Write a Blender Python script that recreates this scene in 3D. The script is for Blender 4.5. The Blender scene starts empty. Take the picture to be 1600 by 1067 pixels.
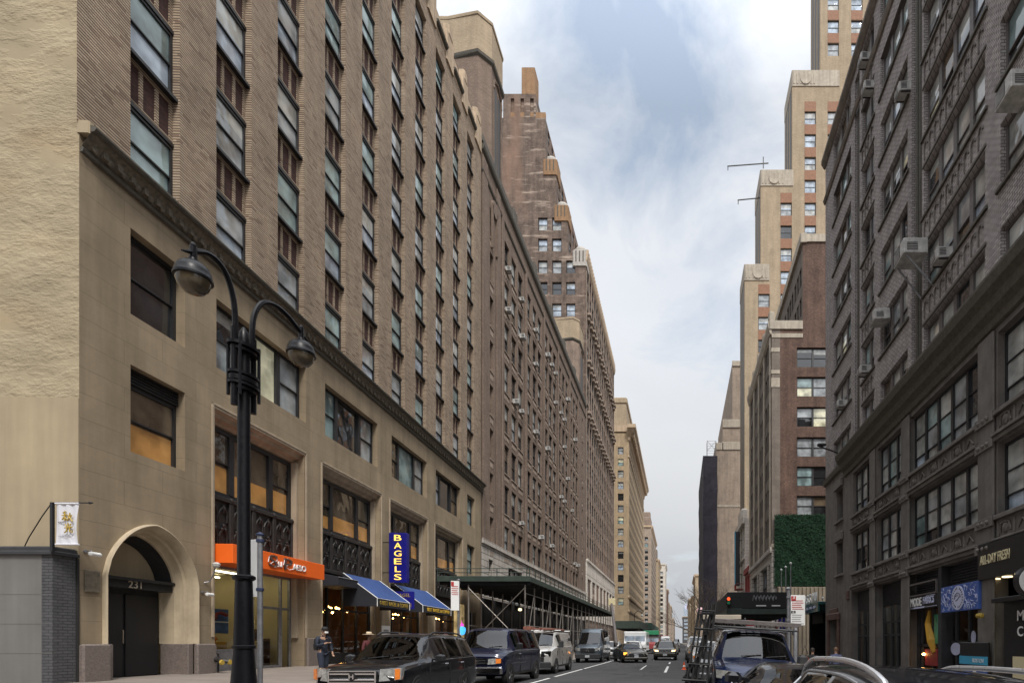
import bpy, math, random
from mathutils import Matrix, Vector
R = math.radians
random.seed(7)
scn = bpy.context.scene
COL = scn.collection
EYE = 1.55; F = 850.0; VX, VY = 1062.0, 1003.0     # the view: eye height, focal length and vanishing point of the street

def pt(px, py, Y):                                  # a point seen at (px, py) standing Y metres down the street
    s = F / Y
    return ((px - VX) / s, Y, EYE + (VY - py) / s)

# ------------------------------------------------------------------ mesh builder
class MB:
    def __init__(s): s.v = []; s.f = []; s.m = []
    def poly(s, pts, m=0):
        n = len(s.v); s.v += [tuple(p) for p in pts]; s.f.append(tuple(range(n, n + len(pts)))); s.m.append(m)
    def box(s, x0, y0, z0, x1, y1, z1, m=0, skip=''):
        n = len(s.v)
        s.v += [(x0,y0,z0),(x1,y0,z0),(x1,y1,z0),(x0,y1,z0),(x0,y0,z1),(x1,y0,z1),(x1,y1,z1),(x0,y1,z1)]
        fs = {'b':(0,3,2,1),'t':(4,5,6,7),'f':(0,1,5,4),'k':(2,3,7,6),'l':(3,0,4,7),'r':(1,2,6,5)}
        for k, q in fs.items():
            if k not in skip: s.f.append(tuple(n + i for i in q)); s.m.append(m)
    def bbox(s, x0, y0, z0, x1, y1, z1, b=.02, m=0):   # box with chamfered upright and top edges
        b = min(b, (x1-x0)/3, (y1-y0)/3, (z1-z0)/3)
        rings = []
        for z, i in ((z0, 0), (z1-b, 0), (z1, b)):
            rings.append([(x0+b+i,y0+i,z),(x1-b-i,y0+i,z),(x1-i,y0+b+i,z),(x1-i,y1-b-i,z),(x1-b-i,y1-i,z),(x0+b+i,y1-i,z),(x0+i,y1-b-i,z),(x0+i,y0+b+i,z)])
        s.loft(rings, True, m)
        s.poly(rings[-1], m); s.poly(rings[0][::-1], m)
    def loft(s, rings, closed=True, m=0):
        n0 = len(s.v); k = len(rings[0])
        for r in rings: s.v += [tuple(p) for p in r]
        for i in range(len(rings) - 1):
            for j in range(k if closed else k - 1):
                a = n0 + i*k + j; b = n0 + i*k + (j+1) % k
                s.f.append((a, b, b + k, a + k)); s.m.append(m)
    def tube(s, path, r, n=8, m=0, caps=True):
        path = [Vector(p) for p in path]
        rr = r if isinstance(r, (list, tuple)) else [r] * len(path)
        rings = []; up = None
        for i, p in enumerate(path):
            d = (path[min(i+1, len(path)-1)] - path[max(i-1, 0)])
            if d.length < 1e-9: d = Vector((0,0,1))
            d.normalize()
            if up is None: up = Vector((0,0,1)) if abs(d.z) < .9 else Vector((1,0,0))
            a = d.cross(up)
            if a.length < 1e-4: a = d.cross(Vector((0,1,0)))
            a.normalize(); b = a.cross(d).normalized(); up = b
            rings.append([p + (a*math.cos(t) + b*math.sin(t)) * rr[i] for t in (2*math.pi*j/n for j in range(n))])
        s.loft(rings, True, m)
        if caps: s.poly(rings[0][::-1], m); s.poly(rings[-1], m)
    def lathe(s, prof, n=16, c=(0,0,0), m=0, axis='z'):   # prof: (radius, height)
        rings = []
        for r, h in prof:
            q = []
            for j in range(n):
                t = 2*math.pi*j/n; a, b = r*math.cos(t), r*math.sin(t)
                q.append((c[0]+a, c[1]+b, c[2]+h) if axis == 'z' else ((c[0]+h, c[1]+a, c[2]+b) if axis == 'x' else (c[0]+a, c[1]+h, c[2]+b)))
            rings.append(q)
        s.loft(rings, True, m)
        s.poly(rings[0][::-1], m); s.poly(rings[-1], m)
    def prism(s, poly, d0, d1, plane='xz', m=0):         # polygon extruded along the missing axis
        f = {'xz': lambda a,b,d: (a,d,b), 'yz': lambda a,b,d: (d,a,b), 'xy': lambda a,b,d: (a,b,d)}[plane]
        r0 = [f(a,b,d0) for a,b in poly]; r1 = [f(a,b,d1) for a,b in poly]
        s.loft([r0, r1], True, m); s.poly(r0[::-1], m); s.poly(r1, m)
    def add(s, o, M=None):
        n = len(s.v)
        s.v += [tuple(M @ Vector(p)) for p in o.v] if M is not None else o.v
        s.f += [tuple(i + n for i in f) for f in o.f]; s.m += o.m
    def mesh(s, name, mats, smooth=False, ang=None):
        me = bpy.data.meshes.new(name)
        me.from_pydata(s.v, [], s.f)
        for m in mats: me.materials.append(M[m] if isinstance(m, str) else m)
        me.polygons.foreach_set('material_index', s.m)
        if smooth: me.polygons.foreach_set('use_smooth', [True]*len(s.f))
        me.update()
        if smooth and ang:
            me.set_sharp_from_angle(angle=R(ang))
        return me
    def build(s, name, mats, parent=None, loc=(0,0,0), rot=None, smooth=False, ang=40):
        if isinstance(mats, str): mats = [mats]
        return link(name, s.mesh(name, mats, smooth, ang), parent, loc, rot)

def smooth_path(p, k=4):                               # Catmull-Rom through the points
    p = [Vector(q) for q in p]; out = []
    for i in range(len(p)-1):
        a, b, c, d = p[max(i-1,0)], p[i], p[i+1], p[min(i+2,len(p)-1)]
        for j in range(k):
            u = j/k; out.append(.5*((2*b)+(c-a)*u+(2*a-5*b+4*c-d)*u*u+(3*b-a-3*c+d)*u**3))
    return out + [p[-1]]

def link(name, data, parent=None, loc=(0,0,0), rot=None):
    o = bpy.data.objects.new(name, data); COL.objects.link(o)
    o.parent = parent; o.location = loc
    if rot is not None: o.rotation_euler = rot if isinstance(rot, (tuple, list)) else (0, 0, rot)
    return o
def tag(o, label=None, cat=None, group=None, kind=None):
    if label: o['label'] = label
    if cat: o['category'] = cat
    if group: o['group'] = group
    if kind: o['kind'] = kind
    return o
def thing(name, label, cat, loc=(0,0,0), rz=0, group=None):
    o = bpy.data.objects.new(name, None); COL.objects.link(o); o.empty_display_size = .3
    o.location = loc; o.rotation_euler = rz if isinstance(rz, tuple) else (0,0,rz)
    return tag(o, label, cat, group)
def copy_tree(o, parent=None):
    c = o.copy(); COL.objects.link(c); c.parent = parent
    for ch in list(o.children): copy_tree(ch, c)
    return c
FONT = [None]
def text(parent, name, body, size, mat, loc, rot, ext=.01, w=None, h=None, align='CENTER', bold=0):
    cu = bpy.data.curves.new(name, 'FONT'); cu.body = body; cu.size = size; cu.extrude = ext; cu.offset = bold
    cu.align_x = align; cu.align_y = 'CENTER'; cu.resolution_u = 3
    t = bpy.data.objects.new(name, cu); COL.objects.link(t)
    dg = bpy.context.evaluated_depsgraph_get(); dg.update()
    me = bpy.data.meshes.new_from_object(t.evaluated_get(dg))
    bpy.data.objects.remove(t)
    if w and len(me.vertices):
        xs = [v.co.x for v in me.vertices]; ys = [v.co.y for v in me.vertices]
        sx = w / max(max(xs)-min(xs), 1e-6); sy = (h / max(max(ys)-min(ys), 1e-6)) if h else sx
        cx = (max(xs)+min(xs))/2; cy = (max(ys)+min(ys))/2
        for v in me.vertices: v.co.x = (v.co.x-cx)*sx; v.co.y = (v.co.y-cy)*sy
    me.materials.clear(); me.materials.append(M[mat])
    o = link(name, me, parent, loc, rot)
    return o
FACE = (R(90), 0, 0)                                  # text standing upright, read from the -y side

# ------------------------------------------------------------------ materials
M = {}
class N:
    def __init__(s, name):
        s.mat = bpy.data.materials.new(name); s.mat.use_nodes = True; s.t = s.mat.node_tree; s.b = s.t.nodes['Principled BSDF']; M[name] = s.mat
    def n(s, typ, **kw):
        x = s.t.nodes.new('ShaderNode' + typ)
        for k, v in kw.items():
            if k in x.inputs: x.inputs[k].default_value = v
            else: setattr(x, k, v)
        return x
    def l(s, a, b): s.t.links.new(a, b)
    def set(s, **kw):
        for k, v in kw.items(): s.b.inputs[k.replace('_', ' ')].default_value = v
    def noise(s, vec, scale, detail=4, rough=.55):
        x = s.n('TexNoise', Scale=scale, Detail=detail, Roughness=rough); s.l(vec, x.inputs['Vector']); return x.outputs['Fac']
    def math(s, op, a, b=None):
        x = s.n('Math', operation=op)
        for i, q in enumerate((a, b)):
            if q is None: continue
            if isinstance(q, (int, float)): x.inputs[i].default_value = q
            else: s.l(q, x.inputs[i])
        return x.outputs[0]
    def rng(s, v, a, b, c=0., d=1.):
        x = s.n('MapRange'); s.l(v, x.inputs[0])
        for i, q in enumerate((a, b, c, d)): x.inputs[i+1].default_value = q
        return x.outputs[0]
    def mul(s, col, fac):                             # colour times a grey factor
        x = s.n('Mix', data_type='RGBA', blend_type='MULTIPLY'); x.inputs[0].default_value = 1
        if isinstance(col, tuple): x.inputs[6].default_value = (*col, 1)
        else: s.l(col, x.inputs[6])
        s.l(fac, x.inputs[7]); return x.outputs[2]
    def mix(s, fac, a, b):
        x = s.n('Mix', data_type='RGBA'); s.l(fac, x.inputs[0])
        for i, q in ((6, a), (7, b)):
            if isinstance(q, tuple): x.inputs[i].default_value = (*q, 1)
            else: s.l(q, x.inputs[i])
        return x.outputs[2]
    def bump(s, h, strength, dist):
        x = s.n('Bump', Strength=strength, Distance=dist); s.l(h, x.inputs['Height']); s.l(x.outputs[0], s.b.inputs['Normal']); return x
    def coord(s): return s.n('TexCoord').outputs['Object']
    def scaled(s, vec, sc):
        x = s.n('Mapping'); x.inputs['Scale'].default_value = sc; s.l(vec, x.inputs['Vector']); return x.outputs[0]

def mat(name, col, rough=.7, var=.15, scale=2., bump=0., bscale=30., metal=0., coat=0., streak=0., spec=.5):
    a = N(name); a.set(Roughness=rough, Metallic=metal); a.b.inputs['Specular IOR Level'].default_value = spec
    a.b.inputs['Coat Weight'].default_value = coat; a.b.inputs['Coat Roughness'].default_value = .04
    co = a.coord()
    if var:
        f = a.rng(a.noise(co, scale, 6, .6), .3, .7, 1-var, 1+var)
        if streak:
            g = a.rng(a.noise(a.scaled(co, (1.6, 1.6, .12)), 1.6, 5, .6), .35, .7, 1-streak, 1.08); f = a.math('MULTIPLY', f, g)
        a.l(a.mul(col, f), a.b.inputs['Base Color'])
        rr = a.rng(a.noise(co, scale*3, 3), .3, .7, max(rough-.08, 0), min(rough+.08, 1)); a.l(rr, a.b.inputs['Roughness'])
    else: a.b.inputs['Base Color'].default_value = (*col, 1)
    if bump: a.bump(a.noise(co, bscale, 6, .6), min(bump, 1), .02 if bump < 1 else .02*bump)
    return a.mat

def brick(name, c1, c2, mor, bw, bh, ms=.012, var=.22, bump=.5, soil=.3, rough=.85, bias=0., offset=.5, patch=None, kv=None):
    a = N(name); a.set(Roughness=rough); a.b.inputs['Specular IOR Level'].default_value = .3
    co = a.coord(); sp = a.n('SeparateXYZ'); a.l(co, sp.inputs[0])
    cb = a.n('CombineXYZ'); a.l(a.math('ADD', sp.outputs[0], sp.outputs[1]), cb.inputs[0]); a.l(sp.outputs[2], cb.inputs[1])
    t = a.n('TexBrick', Scale=1.0); t.offset = offset
    t.inputs['Color1'].default_value = (*c1, 1); t.inputs['Color2'].default_value = (*c2, 1); t.inputs['Mortar'].default_value = (*mor, 1)
    t.inputs['Mortar Size'].default_value = ms; t.inputs['Mortar Smooth'].default_value = .3; t.inputs['Bias'].default_value = bias
    t.inputs['Brick Width'].default_value = bw; t.inputs['Row Height'].default_value = bh
    a.l(cb.outputs[0], t.inputs['Vector'])
    f = a.rng(a.noise(co, .5, 8, .65), .3, .72, 1-soil, 1+soil*.6)
    g = a.rng(a.noise(a.scaled(co, (1.2, 1.2, .1)), 1.3, 5, .6), .35, .7, 1-var, 1.06)
    kv = var if kv is None else kv; k = a.rng(a.noise(a.scaled(co, (5, 5, 16)), 1.0, 2), .3, .7, 1-kv, 1+kv)
    col = a.mul(t.outputs['Color'], a.math('MULTIPLY', a.math('MULTIPLY', f, g), k))
    if patch:                                          # repointed courses: pale and reddish horizontal patches
        h = a.rng(a.noise(a.scaled(co, (.16, .16, 1.1)), 1.0, 4, .65), .56, .68, 0, .8)
        col = a.mix(h, col, patch)
        h2 = a.rng(a.noise(a.scaled(co, (.12, .12, .03)), 1.0, 3, .6), .52, .66, 0, .55); col = a.mix(h2, col, (.27,.165,.115))
    a.l(col, a.b.inputs['Base Color'])
    if bump: a.bump(a.math('SUBTRACT', 1., t.outputs['Fac']), bump, .02)
    return a.mat

def courses(name, c1, c2, c3, mor, bw, bh, bump=.5, soil=.15):
    """raked-joint brickwork: strong bed joints, random bond, every brick its own tone"""
    a = N(name); a.set(Roughness=.85); a.b.inputs['Specular IOR Level'].default_value = .3
    co = a.coord(); sp = a.n('SeparateXYZ'); a.l(co, sp.inputs[0]); x = a.math('ADD', sp.outputs[0], sp.outputs[1]); z = a.math('DIVIDE', sp.outputs[2], bh)
    zi = a.math('FLOOR', z); zf = a.math('FRACT', z)
    wn = a.n('TexWhiteNoise', noise_dimensions='1D'); a.l(zi, wn.inputs['W'])
    u = a.math('ADD', a.math('DIVIDE', x, bw), a.math('MULTIPLY', wn.outputs['Value'], 7.)); ui = a.math('FLOOR', u); uf = a.math('FRACT', u)
    cb = a.n('CombineXYZ'); a.l(ui, cb.inputs[0]); a.l(zi, cb.inputs[1]); w2 = a.n('TexWhiteNoise', noise_dimensions='2D'); a.l(cb.outputs[0], w2.inputs['Vector'])
    v = w2.outputs['Value']; col = a.mix(a.rng(v, 0, .75, 0, 1), c1, c2); col = a.mix(a.rng(v, .86, .97, 0, .8), col, c3)
    bed = a.math('SUBTRACT', 1., a.rng(a.math('ABSOLUTE', a.math('SUBTRACT', zf, .5)), .27, .38, 1, 0)); head = a.math('MULTIPLY', a.rng(uf, .0, .045, 1, 0), .6)
    j = a.math('MAXIMUM', bed, head); col = a.mix(j, col, mor)
    f = a.rng(a.noise(co, .45, 8, .65), .3, .72, 1-soil, 1+soil*.6); g = a.rng(a.noise(a.scaled(co, (1.1, 1.1, .09)), 1.2, 5, .6), .35, .7, .86, 1.05)
    a.l(a.mul(col, a.math('MULTIPLY', f, g)), a.b.inputs['Base Color']); a.bump(a.math('SUBTRACT', 1., j), bump, .02); return a.mat

def emit(name, col, st):
    a = N(name); a.set(Roughness=.5); a.b.inputs['Base Color'].default_value = (*col, 1)
    a.b.inputs['Emission Color'].default_value = (*col, 1); a.b.inputs['Emission Strength'].default_value = st; return a

def pane(name, col, rough=.03, wav=.35, wscale=.9, em=0, var=.5, spec=.9):
    a = N(name); a.set(Roughness=rough, IOR=1.6); a.b.inputs['Specular IOR Level'].default_value = spec
    co = a.n('TexCoord').outputs['Object']
    oi = a.n('ObjectInfo').outputs['Random']
    ad = a.n('VectorMath', operation='ADD'); a.l(co, ad.inputs[0])
    cb = a.n('CombineXYZ'); a.l(a.math('MULTIPLY', oi, 57.), cb.inputs[0]); a.l(a.math('MULTIPLY', oi, 31.), cb.inputs[2]); a.l(cb.outputs[0], ad.inputs[1])
    v = ad.outputs[0]
    c = a.mul(col, a.rng(a.noise(v, .8, 3), .35, .65, 1-var, 1+var)); a.l(c, a.b.inputs['Base Color'])
    if em:
        vo = a.n('TexVoronoi', Scale=2.3, distance='CHEBYCHEV'); a.l(a.scaled(v, (1.0,1.0,.7)), vo.inputs['Vector']); sx = a.n('SeparateColor'); a.l(vo.outputs['Color'], sx.inputs[0])
        blk = a.rng(sx.outputs[0], 0, 1, .38, 1.12); a.l(a.mul(col, a.math('MULTIPLY', blk, a.rng(a.noise(v, .9, 2), .3, .7, .8, 1.1))), a.b.inputs['Emission Color']); a.b.inputs['Emission Strength'].default_value = em
    if wav: a.bump(a.noise(v, wscale, 2, .4), wav, .06)
    return a.mat

# walls
courses('brick_tan', (.49,.385,.28), (.39,.295,.21), (.25,.17,.12), (.085,.062,.047), .30, .092, soil=.26, bump=.35)
brick('brick_dark', (.105,.045,.036), (.07,.033,.028), (.03,.025,.022), .22, .075, .01, soil=.25)
brick('brick_side_brown', (.33,.245,.19), (.26,.19,.145), (.24,.20,.17), .22, .08, .01, soil=.35, var=.25)
brick('brick_loft', (.285,.21,.16), (.225,.16,.122), (.10,.08,.066), .26, .085, .012, soil=.2, var=.2)
brick('brick_tower', (.235,.172,.135), (.17,.12,.095), (.15,.12,.10), .5, .16, .018, soil=.5, var=.34, patch=(.46,.37,.30))
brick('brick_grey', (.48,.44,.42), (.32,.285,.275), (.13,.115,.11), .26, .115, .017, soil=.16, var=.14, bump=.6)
brick('brick_red', (.19,.108,.076), (.115,.066,.05), (.12,.095,.08), .26, .09, .011, soil=.35, var=.3)
brick('brick_sand', (.43,.34,.235), (.38,.295,.20), (.31,.245,.17), .4, .14, .012, soil=.15, var=.14)
brick('brick_pale', (.40,.32,.25), (.35,.275,.215), (.27,.225,.18), .6, .2, .02, soil=.25, var=.2)
brick('brick_paint', (.10,.10,.103), (.085,.085,.09), (.05,.05,.053), .24, .082, .012, soil=.2, var=.15)
brick('brick_orange', (.36,.215,.115), (.31,.18,.095), (.3,.19,.11), .5, .17, .02, soil=.2, var=.2)
brick('ashlar', (.325,.255,.17), (.31,.243,.162), (.235,.185,.12), 2.6, .72, .010, soil=.26, var=.22, bump=.3, rough=.75, kv=.02)
brick('rustic', (.50,.46,.41), (.46,.42,.37), (.12,.11,.10), 3.4, .62, .035, soil=.15, var=.15, bump=.8)
brick('white_stone', (.62,.57,.5), (.58,.53,.46), (.33,.3,.27), 1.6, .55, .02, soil=.15, var=.15)
brick('grey_stone', (.21,.175,.145), (.185,.155,.128), (.15,.13,.115), 1.1, .55, .015, soil=.2, var=.2)
brick('tan_stone', (.43,.325,.21), (.40,.30,.19), (.31,.235,.15), 1.2, .6, .012, soil=.2, var=.16)
def stucco(name, c):
    a = N(name); a.set(Roughness=.92); a.b.inputs['Specular IOR Level'].default_value = .2; co = a.coord()
    st = a.scaled(co, (1., .42, 1.25)); f = a.rng(a.noise(co, .45, 5, .6), .3, .7, .80, 1.14)
    col = a.mix(a.rng(a.noise(a.scaled(co, (1,.3,.6)), .9, 4), .48, .75, 0, .6), c, (c[0]*1.0, c[1]*.88, c[2]*.80))
    a.l(a.mul(col, f), a.b.inputs['Base Color'])
    h = a.math('ADD', a.noise(st, 4.2, 8, .68), a.math('MULTIPLY', a.noise(st, 14., 4, .6), .5))
    msk = a.rng(a.noise(a.scaled(co, (1,.5,1.)), .8, 5, .65), .42, .58, .08, 1.); a.bump(a.math('MULTIPLY', h, msk), 1., .045)
stucco('stucco', (.365,.305,.205))
mat('stucco_smooth', (.355,.285,.185), .85, .10, .5, .12, 20, streak=.10)
mat('stone_trim', (.40,.325,.235), .7, .14, 2., .15, 25, streak=.25)
mat('stone_light', (.41,.355,.28), .75, .14, 2., .15, 25, streak=.25)
mat('stone_gothic', (.48,.36,.24), .75, .22, 3., .3, 12, streak=.25)
mat('stone_cream', (.47,.385,.265), .75, .14, 2., .15, 25, streak=.2)
mat('stone_loft', (.30,.235,.185), .8, .2, 2., .2, 20, streak=.2)
mat('granite', (.165,.135,.12), .55, .3, 18., .06, 60)
mat('cornice_dark', (.075,.066,.05), .7, .3, 6., .3, 14)
mat('carved', (.13,.11,.08), .8, .45, 9., 1., 8)
mat('iron_black', (.022,.02,.019), .5, .3, 6., .3, 20)
mat('louvre_grey', (.06,.055,.052), .6, .2, 3.)
mat('frame_dark', (.018,.018,.02), .45, .2, 5.)
mat('frame_grey', (.12,.105,.10), .55, .2, 3., streak=.2)
mat('frame_white', (.6,.6,.58), .5, .1, 3.)
mat('r_base', (.15,.135,.12), .7, .22, 1.6, .25, 25, streak=.25)
mat('r_relief', (.14,.125,.11), .75, .4, 8., .9, 9)
mat('black_paint', (.012,.012,.013), .35, .25, 4., .05, 30)
mat('black_matte', (.01,.0095,.0095), .75, .3, 2.)
mat('charcoal', (.03,.03,.033), .6, .2, 2.)
mat('roof_tar', (.10,.095,.09), .9, .3, 1.)
mat('terracotta', (.26,.13,.075), .8, .2, 3.)
mat('copper_pale', (.38,.355,.32), .8, .2, 3., .2, 8)
mat('netting', (.018,.015,.026), .8, .35, .6, .6, 3, streak=.3)
mat('grey_panel', (.15,.145,.135), .6, .1, .7, .05, 8, streak=.1)
# street
mat('asphalt', (.042,.041,.042), .82, .18, .35, .25, 60)
mat('concrete', (.20,.168,.143), .85, .14, .8, .12, 30)
mat('concrete_beige', (.27,.225,.165), .85, .15, .8, .1, 20, streak=.3)
mat('tar', (.026,.026,.027), .75, .15, 3.)
mat('kerb', (.23,.22,.2), .8, .2, 2., .1, 30)
mat('road_white', (.62,.62,.6), .7, .22, 6.)
# metal, paint
mat('lamp_black', (.0035,.0035,.005), .38, .2, 5., spec=.22)
mat('clamp_blue', (.02,.03,.075), .5, .1)
mat('globe_amber', (.085,.066,.04), .12, .35, 3., spec=.6)
mat('galv', (.24,.24,.25), .45, .25, 6., .08, 40, metal=.6)
mat('steel_pipe', (.21,.19,.17), .5, .3, 3., metal=.4)
mat('shed_green', (.035,.052,.042), .6, .25, 2.)
mat('shed_black', (.013,.014,.014), .7, .3, 2.)
mat('net_green', (.03,.075,.055), .8, .3, 2.)
mat('chrome', (.75,.75,.77), .12, 0, metal=1.)
mat('ac_white', (.50,.49,.465), .55, .35, 3., streak=.3)
mat('ac_dark', (.03,.03,.032), .6, .1)
mat('white', (.74,.74,.72), .55, .06, 3.)
mat('banner_white', (.62,.62,.66), .8, .05, 3.)
mat('gold', (.42,.29,.045), .5, .1, 5.)
mat('black_ink', (.009,.009,.010), .6, 0)
mat('grey_ink', (.25,.25,.26), .5, 0)
mat('red', (.42,.03,.03), .5, .1)
mat('red_paint', (.24,.025,.025), .6, .25, 3.)
mat('orange_sign', (.86,.135,.008), .55, .06, 1.)
mat('blue_sign', (.008,.008,.20), .4, .1, 2.)
mat('canvas_blue', (.022,.06,.20), .7, .2, 1.5, .1, 60)
mat('canvas_black', (.016,.017,.024), .7, .2, 2.)
mat('yellow', (.82,.52,.05), .5, .05)
mat('sign_blue', (.05,.10,.32), .35, .15, 3.)
mat('sign_pale', (.5,.52,.68), .4, .08, 3.)
mat('teal_glass', (.035,.10,.10), .15, .2, 2.)
mat('cyan_sign', (.05,.32,.5), .5, .1)
mat('wood', (.16,.085,.045), .6, .3, 2.)
mat('ochre', (.55,.30,.03), .6, .15, 2.)
mat('cream_wall', (.62,.54,.33), .8, .06, 1.)
mat('poster_blue', (.05,.12,.3), .4, .6, 2.5)
mat('leaf', (.012,.042,.018), .75, .5, 3., spec=.2)
mat('leaf2', (.007,.024,.011), .8, .4, 3., spec=.2)
mat('bark', (.11,.085,.065), .9, .25, 6.)
mat('cone_orange', (.75,.10,.02), .5, .1)
mat('brown_metal', (.10,.055,.042), .6, .3, 3.)
# people
mat('skin', (.42,.25,.17), .55, .08, 20.)
mat('skin_dark', (.20,.11,.07), .55, .08, 20.)
mat('jacket_navy', (.013,.018,.032), .75, .3, 8., .2, 30)
mat('jeans', (.018,.024,.042), .85, .3, 10., .2, 50)
mat('cloth_black', (.014,.013,.014), .8, .3, 6.)
mat('cloth_maroon', (.09,.02,.022), .8, .3, 6.)
mat('cloth_tan', (.30,.2,.12), .8, .3, 6.)
mat('straw', (.62,.50,.34), .8, .15, 30., .3, 60)
mat('hair', (.03,.02,.014), .6, .3, 20.)
mat('blazer', (.10,.11,.19), .75, .2, 8.)
# glass
pane('pane_dark', (.018,.02,.022)); pane('pane_teal', (.23,.315,.315), wav=.5); pane('pane_grey', (.27,.29,.30))  # teal and grey: curtains, lightened to stand in for reflected sky
pane('pane_blind', (.36,.37,.35), wav=.2); pane('pane_brown', (.10,.075,.05)); pane('pane_sky', (.33,.39,.46), wav=.4)  # sky pane: pale blue base stands in for reflected sky
pane('pane_lit', (.44,.225,.07), wav=.2, em=.10, var=.3); pane('pane_warm', (.55,.40,.18), wav=.2, em=.28)
pane('pane_office', (.5,.48,.34), wav=.1, em=.22)
pane('shop_dark', (.012,.012,.013), .03, .1)
def clear_glass(name, tint, ior=1.45):
    a = N(name); a.t.nodes.remove(a.b); out = [n for n in a.t.nodes if n.type == 'OUTPUT_MATERIAL'][0]
    tr = a.n('BsdfTransparent'); tr.inputs[0].default_value = (*tint, 1); gl = a.n('BsdfGlossy'); gl.inputs['Roughness'].default_value = .02
    fr = a.n('Fresnel', IOR=ior); mx = a.n('MixShader'); a.l(fr.outputs[0], mx.inputs[0]); a.l(tr.outputs[0], mx.inputs[1]); a.l(gl.outputs[0], mx.inputs[2]); a.l(mx.outputs[0], out.inputs[0])
clear_glass('car_glass', (.14,.15,.15), 1.7); clear_glass('shop_glass', (.86,.86,.8)); clear_glass('globe_glass', (.75,.62,.42))
emit('tube_light', (1., .93, .72), 4.); emit('warm_bulb', (1., .55, .16), 14.); emit('neon_blue', (.06,.40,.9), .8); emit('neon_pink', (.7,.07,.5), .7)
emit('bagel_yellow', (1., .62, .10), .8); emit('tail_orange', (1., .33, .03), 2.2); emit('sig_red', (1., .09, .02), 1.0)
emit('head_warm', (1., .8, .45), 1.6)
def paint(name, col, metal=.25, rough=.32):
    mat(name, col, rough, .06, 1., metal=metal, coat=.8, spec=.25)
paint('paint_black', (.004,.004,.006), .0); paint('paint_navy', (.004,.007,.028), .2); paint('paint_silver', (.52,.51,.49), .4); paint('paint_slate', (.075,.095,.115), .4)
paint('paint_blue', (.006,.013,.046), .3); paint('paint_white', (.66,.66,.65), 0); paint('paint_olive', (.045,.04,.028), .5); paint('paint_grey', (.12,.12,.125), .5)
paint('paint_red', (.30,.02,.02), .1); paint('paint_green', (.04,.25,.12), 0)
mat('rail_silver', (.62,.62,.63), .32, .05, 3., metal=.7)
mat('seat_cloth', (.03,.03,.033), .85, .2, 4.)
mat('lens_pink', (.55,.33,.36), .3, .1)
mat('tyre', (.012,.012,.012), .8, .2, 20.); mat('rubber_trim', (.022,.022,.024), .65, .2, 8.)
mat('rim', (.30,.30,.31), .3, .15, 10., metal=.8); mat('lens_clear', (.42,.42,.40), .08, .5, 14., coat=1., metal=.4); mat('lens_amber', (.75,.20,.02), .15, .2, 20., coat=1.)
mat('plate', (.5,.52,.55), .4, .1, 10.)
mat('rust_load', (.20,.075,.05), .8, .3, 6.)
# ------------------------------------------------------------------ windows and walls
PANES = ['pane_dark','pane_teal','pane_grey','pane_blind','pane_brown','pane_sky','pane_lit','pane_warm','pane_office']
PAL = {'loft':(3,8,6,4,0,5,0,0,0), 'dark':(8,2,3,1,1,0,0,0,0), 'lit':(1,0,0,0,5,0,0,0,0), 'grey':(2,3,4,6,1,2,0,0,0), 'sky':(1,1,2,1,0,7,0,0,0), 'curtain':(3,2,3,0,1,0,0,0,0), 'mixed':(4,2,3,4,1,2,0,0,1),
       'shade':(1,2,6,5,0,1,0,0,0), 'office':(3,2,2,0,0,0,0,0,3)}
_wc = {}
def win(w, h, lights=(1,), tiers=((.5,.5),), pal='dark', var=0, b=.07, mull=.1, rail=.05, blind=.35, litlow=False):
    key = (round(w,2), round(h,2), lights, tiers, pal, var, litlow)
    if key in _wc: return _wc[key]
    rnd = random.Random(hash(str(key)) if False else sum(ord(c)*(i+1) for i, c in enumerate(str(key))))
    fr = MB(); pn = MB()
    fr.box(0,0,0, b,.12,h); fr.box(w-b,0,0, w,.12,h); fr.box(b,0,0, w-b,.12,b); fr.box(b,0,h-b, w-b,.12,h)
    tot = sum(lights); iw = w - 2*b - mull*(len(lights)-1); x = b
    for i, L in enumerate(lights):
        lw = iw*L/tot; x1 = x + lw
        if i: fr.box(x-mull,-.03,b, x,.12,h-b)
        tr = tiers[min(i, len(tiers)-1)]; ih = h - 2*b - rail*(len(tr)-1); z = b
        base = rnd.choices(range(9), PAL[pal])[0]
        for j, t in enumerate(tr):
            z1 = z + ih*t/sum(tr); d = .06 + .03*(j == 0)
            if j: fr.box(x,.01,z-rail, x1,.12,z)
            p = base if rnd.random() < .7 else rnd.choices(range(9), PAL[pal])[0]
            tx, tz = rnd.uniform(-.006,.006), rnd.uniform(-.006,.006)
            def q(za, zb, m):
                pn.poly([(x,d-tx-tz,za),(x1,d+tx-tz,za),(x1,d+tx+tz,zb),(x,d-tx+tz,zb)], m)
            if litlow and j == 0: zc = z + (z1-z)*(rnd.uniform(.55,.95) if len(tr) > 1 else rnd.uniform(.3,.42)); q(z, zc, 6); q(zc, z1, 4)
            elif j == len(tr)-1 and rnd.random() < blind:
                zc = z + (z1-z)*rnd.uniform(.1,.7); q(z, zc, p); q(zc, z1, 3)
            else: q(z, z1, p)
            z = z1 + rail
        x = x1 + mull
    _wc[key] = (fr, pn); return fr, pn
_meshes = {}
def cached(mb, name, mats, smooth=False):
    k = (id(mb), name, str(mats))
    if k not in _meshes: _meshes[k] = (mb.mesh(name, mats, smooth), mb)
    return _meshes[k][0]

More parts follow.
